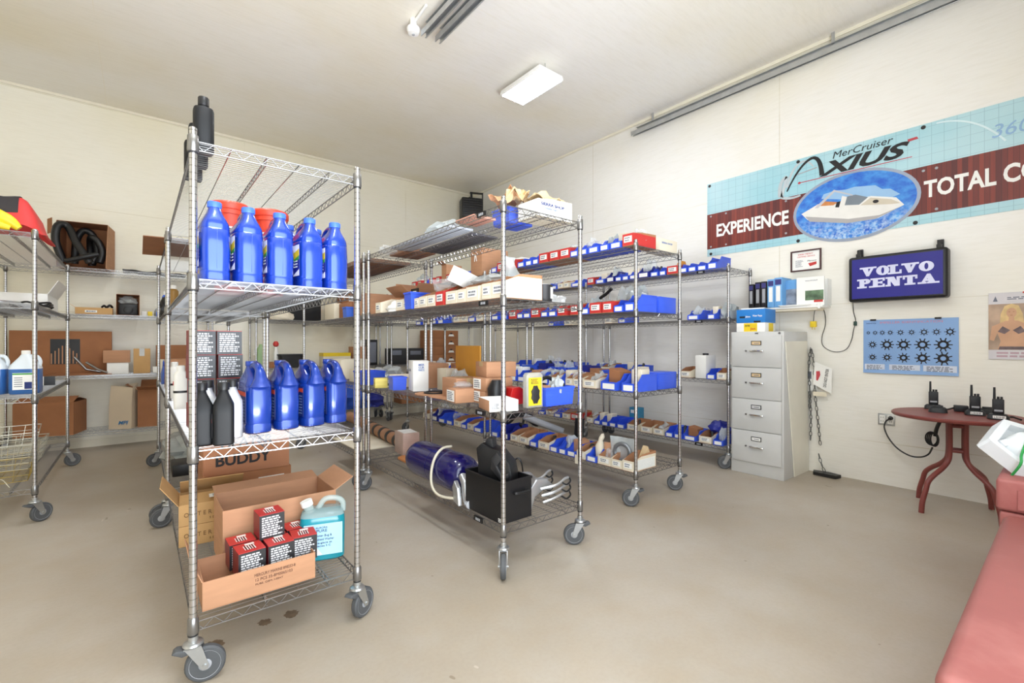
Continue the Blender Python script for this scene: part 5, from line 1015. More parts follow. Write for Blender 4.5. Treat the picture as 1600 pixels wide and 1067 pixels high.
bins(NRN, 1, 3.485, TM[1], [('m', 2.36, 0.12), ('b', 2.5, 0.12), ('b', 2.64, 0.12), ('p', 2.78, 0.12), ('n', 2.92, 0.12), ('m', 3.06, 0.12), ('b', 3.2, 0.12), ('b', 3.34, 0.12), ('n', 3.48, 0.12), ('b', 3.62, 0.12), ('m', 3.76, 0.12)], 0.75, 0.03, True)
solid('stacking_bin', 'deep blue bin side by side with the corner one, third shelf of the many-binned rack', 'bin', MB().box((-0.13, -0.08, 0), (0.13, 0.08, 0.135)).box((-0.132, -0.082, 0.12), (0.132, 0.082, 0.128)).box((-0.131, -0.081, 0.055), (0.131, 0.081, 0.06)), [M_BLUE], (3.32, 2.175, TM[1]), 0, 0.003)
bins(N2N, 1, xN, TM[1], [('b', 4.12, 0.12), ('b', 4.25, 0.12), ('m', 4.38, 0.12), ('b', 4.51, 0.12), ('p', 4.64, 0.12), ('b', 4.77, 0.12), ('b', 4.9, 0.12), ('m', 5.03, 0.12), ('b', 5.16, 0.12), ('p', 5.29, 0.12), ('b', 5.42, 0.12), ('b', 5.55, 0.12)], 0.8)
a, b_ = split([('P', 2.145, 0.11), ('p', 2.253, 0.105), ('p', 2.375, 0.135), ('b', 2.508, 0.116), ('p', 2.624, 0.1), ('b', 2.734, 0.105), ('b', 2.84, 0.1), ('b', 2.948, 0.105), ('p', 3.08, 0.15), ('b', 3.22, 0.109), ('p', 3.36, 0.133), ('p', 3.5, 0.13), ('n', 3.66, 0.15), ('b', 3.82, 0.12),
    ('b', 4.13, 0.16), ('p', 4.28, 0.113), ('b', 4.405, 0.119), ('p', 4.55, 0.15), ('b', 4.72, 0.15), ('b', 4.9, 0.16), ('n', 5.08, 0.16), ('p', 5.3, 0.15)], 3.95)
bins(NRN, 0, xN, TM[0], a, 0.35); bins(N2N, 0, xN, TM[0], b_, 0.4)
xW = 4.432
a, b_ = split([('B', 2.3, 0.105), ('b', 2.408, 0.105), ('b', 2.513, 0.1), ('b', 2.614, 0.095), ('r', 2.739, 0.135), ('b', 2.858, 0.09), ('b', 2.963, 0.11), ('n', 3.105, 0.16), ('b', 3.25, 0.098), ('b', 3.352, 0.1), ('b', 3.454, 0.095), ('n', 3.575, 0.127), ('b', 3.735, 0.15), ('r', 3.885, 0.12),
    ('b', 4.15, 0.15), ('p', 4.314, 0.106), ('p', 4.422, 0.11), ('b', 4.559, 0.139), ('b', 4.75, 0.12), ('r', 4.9, 0.12)], 3.98)
bins(WRN, 3, xW, WR.z[3], a, 0.4); bins(W2N, 3, xW, WR.z[3], b_, 0.3)
bins(WRN, 2, xW, WR.z[2], [('b', 2.31, 0.09), ('b', 2.502, 0.14), ('b', 3.4, 0.12), ('p', 3.6, 0.12)], 0.7); bins(W2N, 2, xW, WR.z[2], [('p', 4.285, 0.14), ('b', 4.6, 0.12)], 0.4)
bins(WRN, 1, xW, WR.z[1], [('p', 2.206, 0.095), ('b', 2.313, 0.1), ('p', 2.59, 0.13), ('b', 3.2, 0.12), ('m', 3.35, 0.12), ('b', 3.5, 0.12), ('p', 3.66, 0.12), ('b', 3.8, 0.12)], 0.7)
bins(W2N, 1, xW, WR.z[1], [('b', 4.2 + 0.14 * i, 0.12) for i in range(9)], 0.7)
bins(WRN, 0, xW, WR.z[0], [('b', 2.24, 0.103), ('p', 2.372, 0.14), ('b', 2.54, 0.15), ('b', 2.671, 0.105), ('b', 2.778, 0.1), ('p', 2.91, 0.14), ('p', 3.07, 0.15), ('p', 3.25, 0.16), ('b', 3.42, 0.12), ('b', 3.54, 0.108), ('b', 3.66, 0.11), ('b', 3.78, 0.11), ('p', 3.9, 0.1)], 0.7)
bins(W2N, 0, xW, WR.z[0], [('r', 4.16, 0.15), ('p', 4.32, 0.14), ('b', 4.48, 0.14), ('p', 4.64, 0.14), ('b', 4.8, 0.14), ('p', 5.0, 0.14)], 0.5)
# single things among the bins
t = carton('pale_box', 'pale carton with a cut corner at the near right corner, top shelf over the bins', 'box', 3.345, 2.165, TM[3], 0.25, 0.13, 0.105, M_PALE)
text('SIERRA SHOP', 0.02, (-0.1, -0.0665, 0.065), '-y', MATS['blue_print'], t, fit=0.15)
carton('brown_box', 'tall brown box with a white tie on top of the rack behind the bins', 'box', 3.05, 4.16, TM[3], 0.36, 0.21, 0.3, M_CARD); solid('white_tie', 'white string tie on the tall brown box', 'string', MB().tube([(0, -0.015, 0), (-0.004, 0.0, 0.07), (-0.004, 0.02, 0.0), (0, 0.02, 0.08)], 0.004, 6), [M_WHITE], (2.865, 4.16, TM[3] + 0.16))
t = carton('brown_box', 'narrow brown box with a peeled flap between red boxes, far top shelf', 'box', 3.0, 4.88, TM[3], 0.22, 0.11, 0.22, M_CARD, flaps=(150, None, None, None), flap_len=0.07)
bag('grey_bag', 'grey bag at the far end of the top shelf behind the red boxes', 'bag', 3.05, 5.7, TM[3], 0.2, 0.2, 0.2, M_GREYBAG, 41)
for i, (x, y, s_, m) in enumerate(((3.02, 2.28, 0.2, M_GREYBAG), (3.1, 2.46, 0.17, M_MILKY), (3.3, 2.35, 0.22, M_MILKY))):
    bag('parts_bag', ('grey bag of parts standing on the second shelf, above the deep blue corner bin', 'milky bag of parts behind the red boxes, second shelf', 'tall milky bag behind the blue corner bins, second shelf')[i], 'bag', x + 0.2 * (i < 2), y + (0.02 if i < 2 else 0.12), TM[2], 0.16, 0.15, s_ + 0.03, m, 50 + i, 0.35)
solid('black_bracket', 'black bent bracket sticking up between the bags, second shelf', 'bracket', MB().tube([(0, 0.08, 0.0), (0, 0.06, 0.14), (0, -0.02, 0.19), (0, -0.08, 0.23)], 0.014, 8), [M_BLACK], (3.17, 2.62, TM[2]))
# lowest shelf, near end of the bin rack
t = thing('ring_bag', 'clear bag holding a grey metal ring, standing in the pale trays, lowest shelf', 'bag', (2.99, 2.285, TM[0] + 0.02), R(10))
MB().grid(lambda u, v: (0.015 * math.sin(u * 7) * math.sin(v * 4), -0.11 + 0.22 * u, 0.2 * v), 10, 8, 0, 0.006).ob('film', M_MILKY, t)
b = MB(); b.tube([(-0.012, 0.065 * math.cos(a), 0.085 + 0.065 * math.sin(a)) for a in [i * PI / 14 for i in range(28)]], 0.016, 8, 0, True); b.ob('ring', mat('grey_metal', (140, 144, 148), 0.4, 0.6), t)
b = MB(); b.T = Matrix.Rotation(PI / 2, 4, 'Y'); b.lathe([(0.055, -0.004), (0.055, 0.004)], 24, 0, (-0.085, 0, -0.006)); b.ob('disc', mat('pale_grey_metal', (188, 190, 192), 0.4, 0.4), t)
solid('cardboard_flap', 'brown flap standing up from the pale tray beside the ring bag', 'cardboard', MB().box((-0.003, -0.055, 0), (0.003, 0.055, 0.13)), [M_CARD], (2.99, 2.4, TM[0] + 0.03), 30)
solid('paper_peak', 'tan folded paper peak rising from the pale corner tray', 'paper', MB().prism([(-0.06, 0), (0.07, 0), (0.015, 0.13)], -0.03, 0.02, 'y'), [M_TANP], (3.09, 2.16, TM[0] + 0.03), -6)
MBg = MB(); MBg.box((0.02, -0.0013, 0.012), (0.27, -0.0003, 0.085), 0)
for i in range(8): MBg.box((0.025, -0.0017, 0.018 + i * 0.0085), (0.265, -0.0013, 0.0188 + i * 0.0085), 1)
for o in [q for q in bpy.data.objects if q.get('label', '').startswith('pale cardboard corner tray')]: MBg.ob('grid_label', [M_WHITE, MATS['pale_grid']], o, (0, -0.0525, 0))
solid('white_bottle', 'crumpled white wrapped bottle standing in a blue bin, lowest shelf', 'bottle', MB().loft([(0, 0, 0, 0.035, 0.03, 3), (0, 0, 0.09, 0.04, 0.035, 3), (0.005, 0, 0.13, 0.02, 0.02, 2), (0.01, -0.01, 0.16, 0.028, 0.022, 2), (0.015, -0.015, 0.19, 0.01, 0.01, 2)], 14), [M_PALE], (2.97, 2.5, TM[0] + 0.03), 8)
solid('brass_fitting', 'brass fitting with a black cap behind the crumpled white bottle', 'fitting', MB().cyl((0, 0, 0), (0.01, 0.0, 0.13), 0.026).cyl((0.01, 0, 0.13), (0.01, 0, 0.155), 0.02, m=1), [mat('brass', (190, 150, 80), 0.35, 0.7), M_BLACK], (3.05, 2.44, TM[0] + 0.03))
solid('hang_tag', 'cream paper tag hanging over the front edge of the lowest shelf', 'tag', MB().box((-0.004, -0.03, -0.045), (-0.003, 0.03, 0.03)), [M_PALE], (2.862, 2.65, TM[0] + 0.0))
solid('black_tube', 'black tube standing behind the bins on the lowest shelf', 'tube', MB().cyl((0, 0, 0), (0.02, 0, 0.24), 0.045), [M_BLACK], (3.3, 3.05, TM[0]))
solid('grey_pipe', 'grey plastic pipe lying slanted over the lowest shelf bins', 'pipe', MB().cyl((0.25, -0.2, 0.02), (0, 0.12, 0.16), 0.035), [M_HUB], (3.1, 3.5, TM[0] + 0.05))
solid('black_reel', 'black coiled cord heap on the lowest shelf near the far end', 'cord', MB().tube([(0.12 * math.cos(a * 1.3), 0.16 * math.sin(a * 0.9), 0.07 + 0.06 * math.sin(a * 2.1)) for a in [i * 0.2 for i in range(60)]], 0.014, 6), [M_BLACK], (3.12, 3.72, TM[0] + 0.1))
# wall rack singles
z = WR.z[1]
t = carton('white_carton', 'tall white carton standing on the third shelf beside the filing cabinet', 'box', 4.56, 2.435, z, 0.2, 0.115, 0.235, M_WHITE); MB().cyl((0, 0, 0.235), (0, 0, 0.255), 0.03).ob('black_lid', M_BLACK, t)
bag('grey_bag', 'grey plastic bag on the third shelf behind the small pale tray', 'bag', 4.72, 2.22, z, 0.2, 0.13, 0.15, M_GREYBAG, 61, 0.4)
bag('grey_bag', 'whitish grey plastic bag at the near end of the second shelf, wall rack', 'bag', 4.6, 2.205, WR.z[2], 0.26, 0.13, 0.16, M_GREYBAG, 62, 0.3)
bag('milky_bag', 'faint milky bag on the second shelf, wall rack, behind the blue bins', 'bag', 4.74, 2.48, WR.z[2], 0.2, 0.2, 0.12, M_MILKY, 63, 0.4)
solid('navy_pouch', 'shiny navy pouch lying over the bins, near end of the lowest shelf', 'pouch', MB().blob((0, 0, 0), (0.2, 0.22, 0.13), 0.3, 64, 0, 3), [M_NAVY], (4.66, 2.33, WR.z[0] + 0.08))
solid('teal_carton', 'teal carton standing behind the bins on the lowest shelf of the wall rack', 'box', MB().box((-0.05, -0.07, 0), (0.05, 0.07, 0.22)).box((-0.0505, -0.05, 0.15), (-0.05, 0.05, 0.19), 1), [mat('teal_card', (56, 140, 178), 0.5), M_WHITE], (4.76, 3.43, WR.z[0]), 0, 0.003)
solid('orange_bag', 'orange paper sack sticking up from the red box, top shelf of the wall rack', 'bag', MB().prism([(-0.06, 0), (0.06, 0), (0.03, 0.13), (-0.02, 0.15)], -0.04, 0.04, 'x'), [mat('orange_paper', (220, 150, 60), 0.7)], (4.62, 2.74, WR.z[3] + 0.006))
# ================================================================ filing cabinet and the things on it
M_CAB = mat('grey_enamel', (208, 208, 205), 0.42, 0, 0.03, 5); M_CABD = mat('cabinet_dark_grey', (96, 96, 96), 0.6)  # the second one is the plain dark grey of the cabinet emblem
t = thing('filing_cabinet', 'grey four-drawer metal filing cabinet at the right wall', 'cabinet', (4.41, 1.635, 0))
CW, CD, CH = 0.465, 0.555, 1.325
MB().box((0.004, 0, 0), (CD, CW, CH)).ob('body', M_CAB, t, bev=0.004)
for k in range(4):
    z0 = 0.118 + k * 0.294
    d = MB().box((-0.014, 0.016, z0), (0.004, CW - 0.016, z0 + 0.288)).ob('drawer', M_CAB, t, bev=0.003)
    MB().tube([(-0.016, CW / 2 + 0.035, z0 + 0.145), (-0.036, CW / 2 + 0.035, z0 + 0.148), (-0.038, CW / 2 - 0.06, z0 + 0.148), (-0.016, CW / 2 - 0.06, z0 + 0.145)], 0.0095, 8).ob('handle', mat('bright_chrome', (226, 226, 226), 0.14, 1.0, 0.02), d)
    MB().cyl((-0.014, CW / 2 + 0.085, z0 + 0.147), (-0.024, CW / 2 + 0.085, z0 + 0.147), 0.008, n=10).ob('thumb_latch', M_CHROME, d)
    h = MB(); h.box((-0.017, CW / 2 - 0.05, z0 + 0.2), (-0.014, CW / 2 + 0.04, z0 + 0.24)); h.box((-0.0178, CW / 2 - 0.043, z0 + 0.206), (-0.017, CW / 2 + 0.033, z0 + 0.234), 1)
    h.box((-0.018, CW / 2 - 0.03, z0 + 0.216), (-0.0178, CW / 2 + 0.015, z0 + 0.222), 2); h.ob('label_holder', [M_DARK, (M_WHITE, M_CAB, M_TANP, M_TANP)[k], M_PRINT], d)
MB().box((-0.002, CW / 2 - 0.015, CH - 0.02), (0.006, CW / 2 + 0.012, CH - 0.01)).ob('emblem', M_CABD, t)
MB().cyl((0.004, 0.035, CH - 0.016), (-0.006, 0.035, CH - 0.016), 0.009, n=12).ob('lock', M_CHROME, t)
def two_tone(name, label, x, y, z, sx, sy, sz, a, b_, texts):
    t = thing(name, label, 'box', (x, y, z)); MB().box((-sx / 2, -sy / 2, 0), (sx / 2, sy / 2, sz)).ob('body', a, t, bev=0.003)
    for bx, m in b_: MB().box(*bx).ob('print_panel', m, t)
    for s_, size, loc, face, m, fit in texts: text(s_, size, loc, face, m, t, fit=fit, bold=0.01)
    return t
M_CYAN = mat('bright_blue_card', (36, 128, 208), 0.5, 0, 0.04, 6)
sx, sy = 0.23, 0.26
two_tone('yellow_carton', 'white and yellow carton under the blue one on the filing cabinet', 4.56, 1.935, CH, sx, sy, 0.085, M_WHITE, [(((-sx / 2 - 0.001, -0.06, 0.004), (-sx / 2, 0.06, 0.081)), M_YEL), (((-0.04, -sy / 2 - 0.001, 0.004), (0.06, -sy / 2, 0.081)), M_YEL)],
         [('Jet', 0.03, (-sx / 2 - 0.0015, -0.0, 0.02), '-x', M_RED, 0.05), ('FILTER', 0.02, (-sx / 2 - 0.0015, 0.05, 0.05), '-x', M_INK, 0.045)])
two_tone('blue_carton', 'bright blue carton lying on the white and yellow one', 4.56, 1.935, CH + 0.086, sx, sy, 0.125, M_CYAN, [(((-sx / 2 - 0.001, -0.09, 0.0), (-sx / 2, -0.03, 0.016)), M_INK), (((-sx / 2 - 0.001, 0.05, 0.045), (-sx / 2, 0.1, 0.062)), M_INK)],
         [('Jabsco', 0.024, (-sx / 2 - 0.0015, 0.045, 0.05), '-x', M_WHITE, 0.045), ('Water Puppy', 0.024, (-sx / 2 - 0.0015, -0.02, 0.056), '-x', M_WHITE, 0.085)])
solid('white_booklet', 'thin white booklet on top of the bright blue carton', 'booklet', MB().box((-0.1, -0.1, 0), (0.1, 0.1, 0.012)), [M_WHITE], (4.56, 1.935, CH + 0.212), 6)
solid('leaning_panel', 'cream slanted panel leaning flat against the side of the filing cabinet', 'panel', MB().prism([(4.43, 1.235), (4.94, 1.24), (4.98, 0.001), (4.63, 0.001)], 1.626, 1.633, 'y'), [mat('cream_panel', (238, 234, 218), 0.4, 0, 0.04, 4)])
# wall shelf with manuals
t = thing('wall_shelf', 'narrow white shelf on the right wall holding manuals', 'shelf', (4.99, 0, 1.565))
MB().box((-0.21, 1.45, -0.018), (0, 2.1, 0)).ob('board', M_WHITE, t, bev=0.002); MB().box((-0.19, 1.5, -0.04), (0.0, 2.08, -0.018)).ob('support_rail', M_PALE, t); MB().box((-0.213, 1.47, -0.03), (-0.205, 1.49, 0.02)).ob('clip', M_WHITE, t)
zz = 1.5655
def book(label, y, th, h, d, m, sp, group, rz=0):
    t = thing('manual', label, 'book', (4.975, y, zz), R(rz), group); MB().box((-d, -th / 2, 0), (0, th / 2, h)).ob('cover', m, t, bev=0.002); MB().box((-d + 0.006, -th / 2 + 0.002, h), (-0.004, th / 2 - 0.002, h + 0.001)).ob('pages', M_WHITE, t)
    l = MB(); l.box((-d - 0.0008, -th * 0.28, h * 0.2), (-d, th * 0.28, h * 0.72)); l.ob('spine_print', sp, t); l = MB(); l.box((-d - 0.0009, -th * 0.4, h * 0.76), (-d, th * 0.4, h * 0.94)); l.ob('spine_band', mat('deep_violet', (58, 56, 120), 0.5), t)
G = 'black manuals on the wall shelf'
for i, y in enumerate((2.075, 2.012, 1.955)): book('black manual with pale spine print, %s on the wall shelf' % ('leftmost', 'middle of the three', 'rightmost of the three')[i], y, (0.045, 0.05, 0.05)[i], (0.245, 0.26, 0.262)[i], 0.195, M_INK, M_HUB, G)
M_LB = mat('light_blue_cover', (112, 170, 222), 0.45, 0, 0.05, 5)
G = 'light blue manuals on the wall shelf'
for i, y in enumerate((1.888, 1.81)): book('light blue manual on the wall shelf, %s' % ('next to the black ones', 'beside the white catalogue')[i], y, (0.06, 0.07)[i], (0.275, 0.285)[i], 0.2, M_LB, M_WHITE, G, -3 * i)
t = thing('magazine', 'blue magazine with a boat photo leaning on the light blue manuals', 'magazine', (4.86, 1.72, zz), R(-10)); MB().box((-0.012, -0.09, 0), (0, 0.09, 0.26)).ob('cover', M_LB, t); MB().box((-0.013, -0.085, 0.01), (-0.012, 0.06, 0.17)).ob('photo', mat('photo_grey_blue', (150, 160, 176), 0.4, 0, 0.4, 12), t)
t = thing('catalogue', 'white catalogue with a tree photo standing on the wall shelf', 'catalogue', (4.82, 1.55, zz), R(4)); MB().box((-0.014, -0.1, 0), (0, 0.12, 0.265)).ob('cover', M_WHITE, t)
ph = MB(); ph.box((-0.0148, -0.095, 0.05), (-0.014, 0.05, 0.14)); ph.ob('photo', mat('tree_photo', (96, 122, 92), 0.5, 0, 0.6, 16), t); MB().box((-0.0149, -0.09, 0.03), (-0.014, -0.02, 0.05)).ob('red_band', M_RED, t); text('WAYPOINT', 0.016, (-0.0152, 0.05, 0.225), '-x', M_PRINT, t, fit=0.1)
solid('brochures', 'fanned stack of white brochures lying between the manuals and the catalogue', 'brochure', MB().prism([(-0.09, 0), (0.09, 0), (0.07, 0.07), (0.02, 0.16), (-0.05, 0.19), (-0.09, 0.15)], -0.02, 0.0, 'x'), [M_WHITE], (4.9, 1.66, zz), 0, 0.002)
solid('clear_holder', 'clear brochure holder at the right end of the wall shelf', 'holder', MB().box((-0.1, -0.02, 0), (-0.097, 0.02, 0.24)).box((-0.1, -0.023, 0), (0, -0.02, 0.24)), [M_CLEAR], (4.95, 1.455, zz))
solid('white_papers', 'white papers jutting over the front edge of the wall shelf', 'paper', MB().box((-0.1, -0.15, 0), (0.09, 0.15, 0.008)).box((-0.11, -0.1, 0.008), (0.05, 0.16, 0.013)), [M_WHITE], (4.87, 1.66, zz), 5)
# framed certificate
t = thing('certificate', 'small framed white certificate with red print on the right wall', 'frame', (4.99, 1.653, 2.015))
f = MB(); w2, h2, k = 0.13, 0.1, 0.012
f.box((-0.018, -w2, -h2), (0, w2, -h2 + k)).box((-0.018, -w2, h2 - k), (0, w2, h2)).box((-0.018, -w2, -h2 + k), (0, -w2 + k, h2 - k)).box((-0.018, w2 - k, -h2 + k), (0, w2, h2 - k)); f.ob('frame', mat('dark_red_wood', (66, 30, 34), 0.4), t)
MB().box((-0.008, -w2 + k, -h2 + k), (0, w2 - k, h2 - k)).ob('sheet', M_WHITE, t)
text('2008 MERIT', 0.02, (-0.0085, 0.07, 0.055), '-x', M_RED, t, fit=0.13); text('CERTIFIED SERVICE', 0.018, (-0.0085, 0.075, 0.033), '-x', M_RED, t, fit=0.15)
b = MB(); b.T = Matrix.Translation((-0.0082, 0.1, -0.07)) @ FACE['-x'].to_4x4(); print_lines(b, 0.09, 0.09, 7, 0, 5, 0.0003); b.ob('small_print', M_HUB, t)
MB().prism([(-0.09, -0.045), (-0.035, -0.06), (-0.02, -0.03), (-0.09, -0.02)], -0.0088, -0.008, 'x').ob('badge', M_RED, t); text('Mercury', 0.02, (-0.0085, -0.01, -0.012), '-x', M_INK, t, fit=0.08, shear=0.3)
# illuminated sign
t = thing('light_box_sign', 'dark blue box sign with white lettering on the right wall', 'sign', (4.99, 0.958, 1.775))
w2, h2, d = 0.322, 0.196, 0.13
MB().box((-d, -w2, -h2), (0, w2, h2)).ob('case', M_BLACK, t, bev=0.022, seg=3)
MB().box((-d - 0.004, -w2 + 0.028, -h2 + 0.026), (-d + 0.002, w2 - 0.028, h2 - 0.026)).ob('panel', mat('sign_blue', (34, 32, 132), 0.35, 0, 0.04, 3), t)
M_SIGNW = mat('sign_white', (214, 216, 240), 0.45)
def slab(s, h, st, base, y0, widths, face_x, gap):
    """slab-serif capitals in strokes; y runs to the right as seen"""
    mb = MB(); x = 0.0
    def poly(p): mb.prism([(-a - y0, base + b) for a, b in p][::-1], face_x - 0.0012 - 0.00006 * (len(mb.f) // 5 % 40), face_x, 'x')
    for ch, w_ in zip(s, widths):
        se = st * 0.42
        def R_(a, b, c, d): poly([(x + a, b), (x + c, b), (x + c, d), (x + a, d)])
        def serif(c, y, l): R_(c - l / 2, y, c + l / 2, y + se)
        if ch == 'V' or ch == 'A':
            f = (lambda v: v) if ch == 'V' else (lambda v: h - v); o = [(0.1 * w_, f(h)), (0.1 * w_ + st * 1.25, f(h)), (w_ / 2 + st * 0.15, f(st * 0.9)), (w_ / 2 - st * 0.35, f(0))]
            q = [(0.9 * w_, f(h)), (0.9 * w_ - st * 0.6, f(h)), (w_ / 2 - st * 0.05, f(st * 0.7)), (w_ / 2 - st * 0.35, f(0)), (w_ / 2 + st * 0.2, f(0))]
            if ch == 'A': o = [(w_ - a, b) for a, b in o]; q = [(w_ - a, b) for a, b in q]
            poly([(x + a, b) for a, b in o]); poly([(x + a, b) for a, b in q]); yy = h - se if ch == 'V' else 0
            R_(-0.02 * w_, yy, 0.1 * w_ + st * 1.6, yy + se) if ch == 'V' else R_(0.9 * w_ - st * 1.6, yy, w_ * 1.06, yy + se); R_(0.9 * w_ - st * 1.1, yy, w_ * 1.02, yy + se) if ch == 'V' else R_(-0.04 * w_, yy, 0.1 * w_ + st * 1.1, yy + se)
            if ch == 'A': R_(w_ * 0.25, h * 0.26, w_ * 0.72, h * 0.26 + se)
        elif ch == 'O':
            n = 20; ou = [(w_ / 2 + w_ / 2 * math.cos(a), h / 2 + h * 0.52 * math.sin(a)) for a in [i * 2 * PI / n for i in range(n)]]; inn = [(w_ / 2 + (w_ / 2 - st) * math.cos(a), h / 2 + (h * 0.52 - se) * math.sin(a)) for a in [i * 2 * PI / n for i in range(n)]]
            for i in range(n): poly([(x + a, b) for a, b in (ou[i], ou[(i + 1) % n], inn[(i + 1) % n], inn[i])])
        elif ch == 'N':
            R_(0.12 * w_, 0, 0.12 * w_ + st * 0.6, h); R_(0.88 * w_ - st * 0.6, 0, 0.88 * w_, h); poly([(x + 0.1 * w_, h), (x + 0.1 * w_ + st * 1.3, h), (x + 0.88 * w_, 0), (x + 0.88 * w_ - st * 1.0, 0)]); serif(0.14 * w_, h - se, 0.3 * w_); serif(0.16 * w_, 0, 0.34 * w_); serif(0.86 * w_, h - se, 0.32 * w_)
        else:
            c = {'L': 0.28, 'P': 0.26, 'E': 0.26, 'T': 0.5}[ch] * w_; R_(c - st / 2, 0, c + st / 2, h); serif(c - (0.0 if ch != 'E' else 0.01), 0, st * 2.0); serif(c, h - se, st * 2.0)
            if ch == 'L': R_(c, 0, w_, se); R_(w_ - se, 0, w_, h * 0.42)
            if ch == 'T': R_(0, h - se, w_, h); R_(0, h * 0.6, se, h); R_(w_ - se, h * 0.6, w_, h)
            if ch == 'E': R_(c, 0, w_, se); R_(c, h - se, w_, h); R_(c, h / 2 - se / 2, w_ * 0.72, h / 2 + se / 2); R_(w_ - se, 0, w_, h * 0.34); R_(w_ - se, h * 0.66, w_, h); R_(w_ * 0.66, h * 0.36, w_ * 0.66 + se, h * 0.64)
            if ch == 'P':
                n = 10; A = [-PI / 2 + PI * i / n for i in range(n + 1)]; cx = w_ * 0.58
                for i in range(n): poly([(x + cx + w_ * 0.36 * math.cos(A[i]), h * 0.72 + h * 0.28 * math.sin(A[i])), (x + cx + w_ * 0.36 * math.cos(A[i + 1]), h * 0.72 + h * 0.28 * math.sin(A[i + 1])), (x + cx + (w_ * 0.36 - st) * math.cos(A[i + 1]), h * 0.72 + (h * 0.28 - se) * math.sin(A[i + 1])), (x + cx + (w_ * 0.36 - st) * math.cos(A[i]), h * 0.72 + (h * 0.28 - se) * math.sin(A[i]))])
                R_(c, h - se, cx, h); R_(c, h * 0.44, cx, h * 0.44 + se)
        x += w_ + gap
    return mb
slab('VOLVO', 0.078, 0.034, 0.018, -0.235, (0.112, 0.088, 0.08, 0.106, 0.092), -d - 0.004, 0.0).ob('lettering', M_SIGNW, t)
slab('PENTA', 0.078, 0.034, -0.082, -0.245, (0.088, 0.086, 0.104, 0.092, 0.118), -d - 0.004, 0.006).ob('lettering', M_SIGNW, t)
for y in (0.26, -0.265): MB().box((-0.09, y - 0.016, h2), (-0.065, y + 0.016, h2 + 0.03)).box((-0.09, y - 0.008, h2 + 0.03), (0, y + 0.008, h2 + 0.06)).box((-0.03, y - 0.02, h2 - 0.02), (-0.01, y + 0.02, h2 + 0.075)).ob('hanger', M_BLACK, t)
cx = 4.975
cord = MB(); cord.tube([(cx - 0.03, 1.268, 1.6), (cx, 1.27, 1.5), (cx, 1.255, 1.42), (cx, 1.27, 1.34), (cx, 1.285, 1.25), (cx, 1.32, 1.17), (cx, 1.38, 1.14), (cx, 1.45, 1.15), (cx, 1.51, 1.2), (cx, 1.515, 1.28), (cx, 1.49, 1.38), (cx, 1.488, 1.46), (cx - 0.01, 1.5, 1.53), (cx - 0.04, 1.535, 1.545), (cx - 0.05, 1.56, 1.52), (cx - 0.05, 1.57, 1.42)], 0.0032, 6)
cord.ob('cord', M_DARK, t).location = (-4.99, -0.958, -1.775)
pl = MB(); pl.box((-0.018, -0.024, 0), (0.018, 0.024, 0.055)); pl.box((-0.006, -0.014, -0.022), (0.006, -0.006, 0), 1); pl.box((-0.006, 0.006, -0.022), (0.006, 0.014, 0), 1); pl.ob('plug', [M_YEL, M_ALU], t, (cx - 0.05 - 4.99, 1.57 - 0.958, 1.37 - 1.775), 0, 0.003)
MB().loft([(0, 0, -0.02, 0.006, 0.008, 3), (0, 0, -0.015, 0.009, 0.013, 3), (0, 0, 0.015, 0.009, 0.013, 3), (0, 0, 0.02, 0.006, 0.008, 3)], 14).ob('cord_switch', mat('dark_green_plastic', (40, 70, 60), 0.5), t, (cx - 4.99, 1.258 - 0.958, 1.395 - 1.775))
# impeller chart
t = thing('chart_poster', 'pale blue chart of black paddle wheels taped to the right wall', 'poster', (4.985, 0.895, 1.192), 0)
MB().grid(lambda u, v: (-0.001 - 0.012 * (v < 0.08) * (0.08 - v) * 12 * (1 - abs(u - 0.3)), 0.305 - 0.61 * u, -0.232 + 0.462 * v), 10, 14, 0, 0.0012).ob('sheet', mat('chart_blue', (132, 168, 214), 0.18, 0, 0.06, 2), t)
text('IMPELLER IDENTIFICATION', 0.026, (-0.0035, 0.19, 0.195), '-x', mat('pink_print', (200, 130, 150), 0.5), t, fit=0.4); text('SHERWOOD', 0.012, (-0.0035, 0.285, 0.196), '-x', MATS['label_navy'], t, fit=0.07)
def gear(y, zc, r, n, hollow=0.5):
    g = MB(); k = 16
    for i in range(k):
        a0, a1 = 2 * PI * i / k, 2 * PI * (i + 1) / k
        g.prism([(y + r * 0.62 * math.cos(a0), zc + r * 0.62 * math.sin(a0)), (y + r * 0.62 * math.cos(a1), zc + r * 0.62 * math.sin(a1)), (y + r * 0.62 * hollow * math.cos(a1), zc + r * 0.62 * hollow * math.sin(a1)), (y + r * 0.62 * hollow * math.cos(a0), zc + r * 0.62 * hollow * math.sin(a0))], -0.0042, -0.003, 'x')
    for i in range(n):
        a = 2 * PI * i / n; ca, sa = math.cos(a), math.sin(a); w2 = r * 0.07
        g.prism([(y + r * 0.5 * ca - w2 * sa, zc + r * 0.5 * sa + w2 * ca), (y + r * ca - w2 * sa, zc + r * sa + w2 * ca), (y + r * ca + w2 * sa, zc + r * sa - w2 * ca), (y + r * 0.5 * ca + w2 * sa, zc + r * 0.5 * sa - w2 * ca)], -0.0042, -0.003, 'x')
    g.ob('wheel_picture', M_INK, t)
for y, r in ((0.27, 0.016), (0.222, 0.02), (0.172, 0.022), (0.118, 0.022), (0.05, 0.025), (-0.022, 0.024), (-0.1, 0.03), (-0.175, 0.028), (-0.255, 0.034)): gear(y, 0.118, r, 8, 0.6)
for y, r in ((0.24, 0.032), (0.14, 0.048), (0.03, 0.05), (-0.09, 0.052), (-0.215, 0.056)): gear(y, 0.015, r, 10, 0.55)
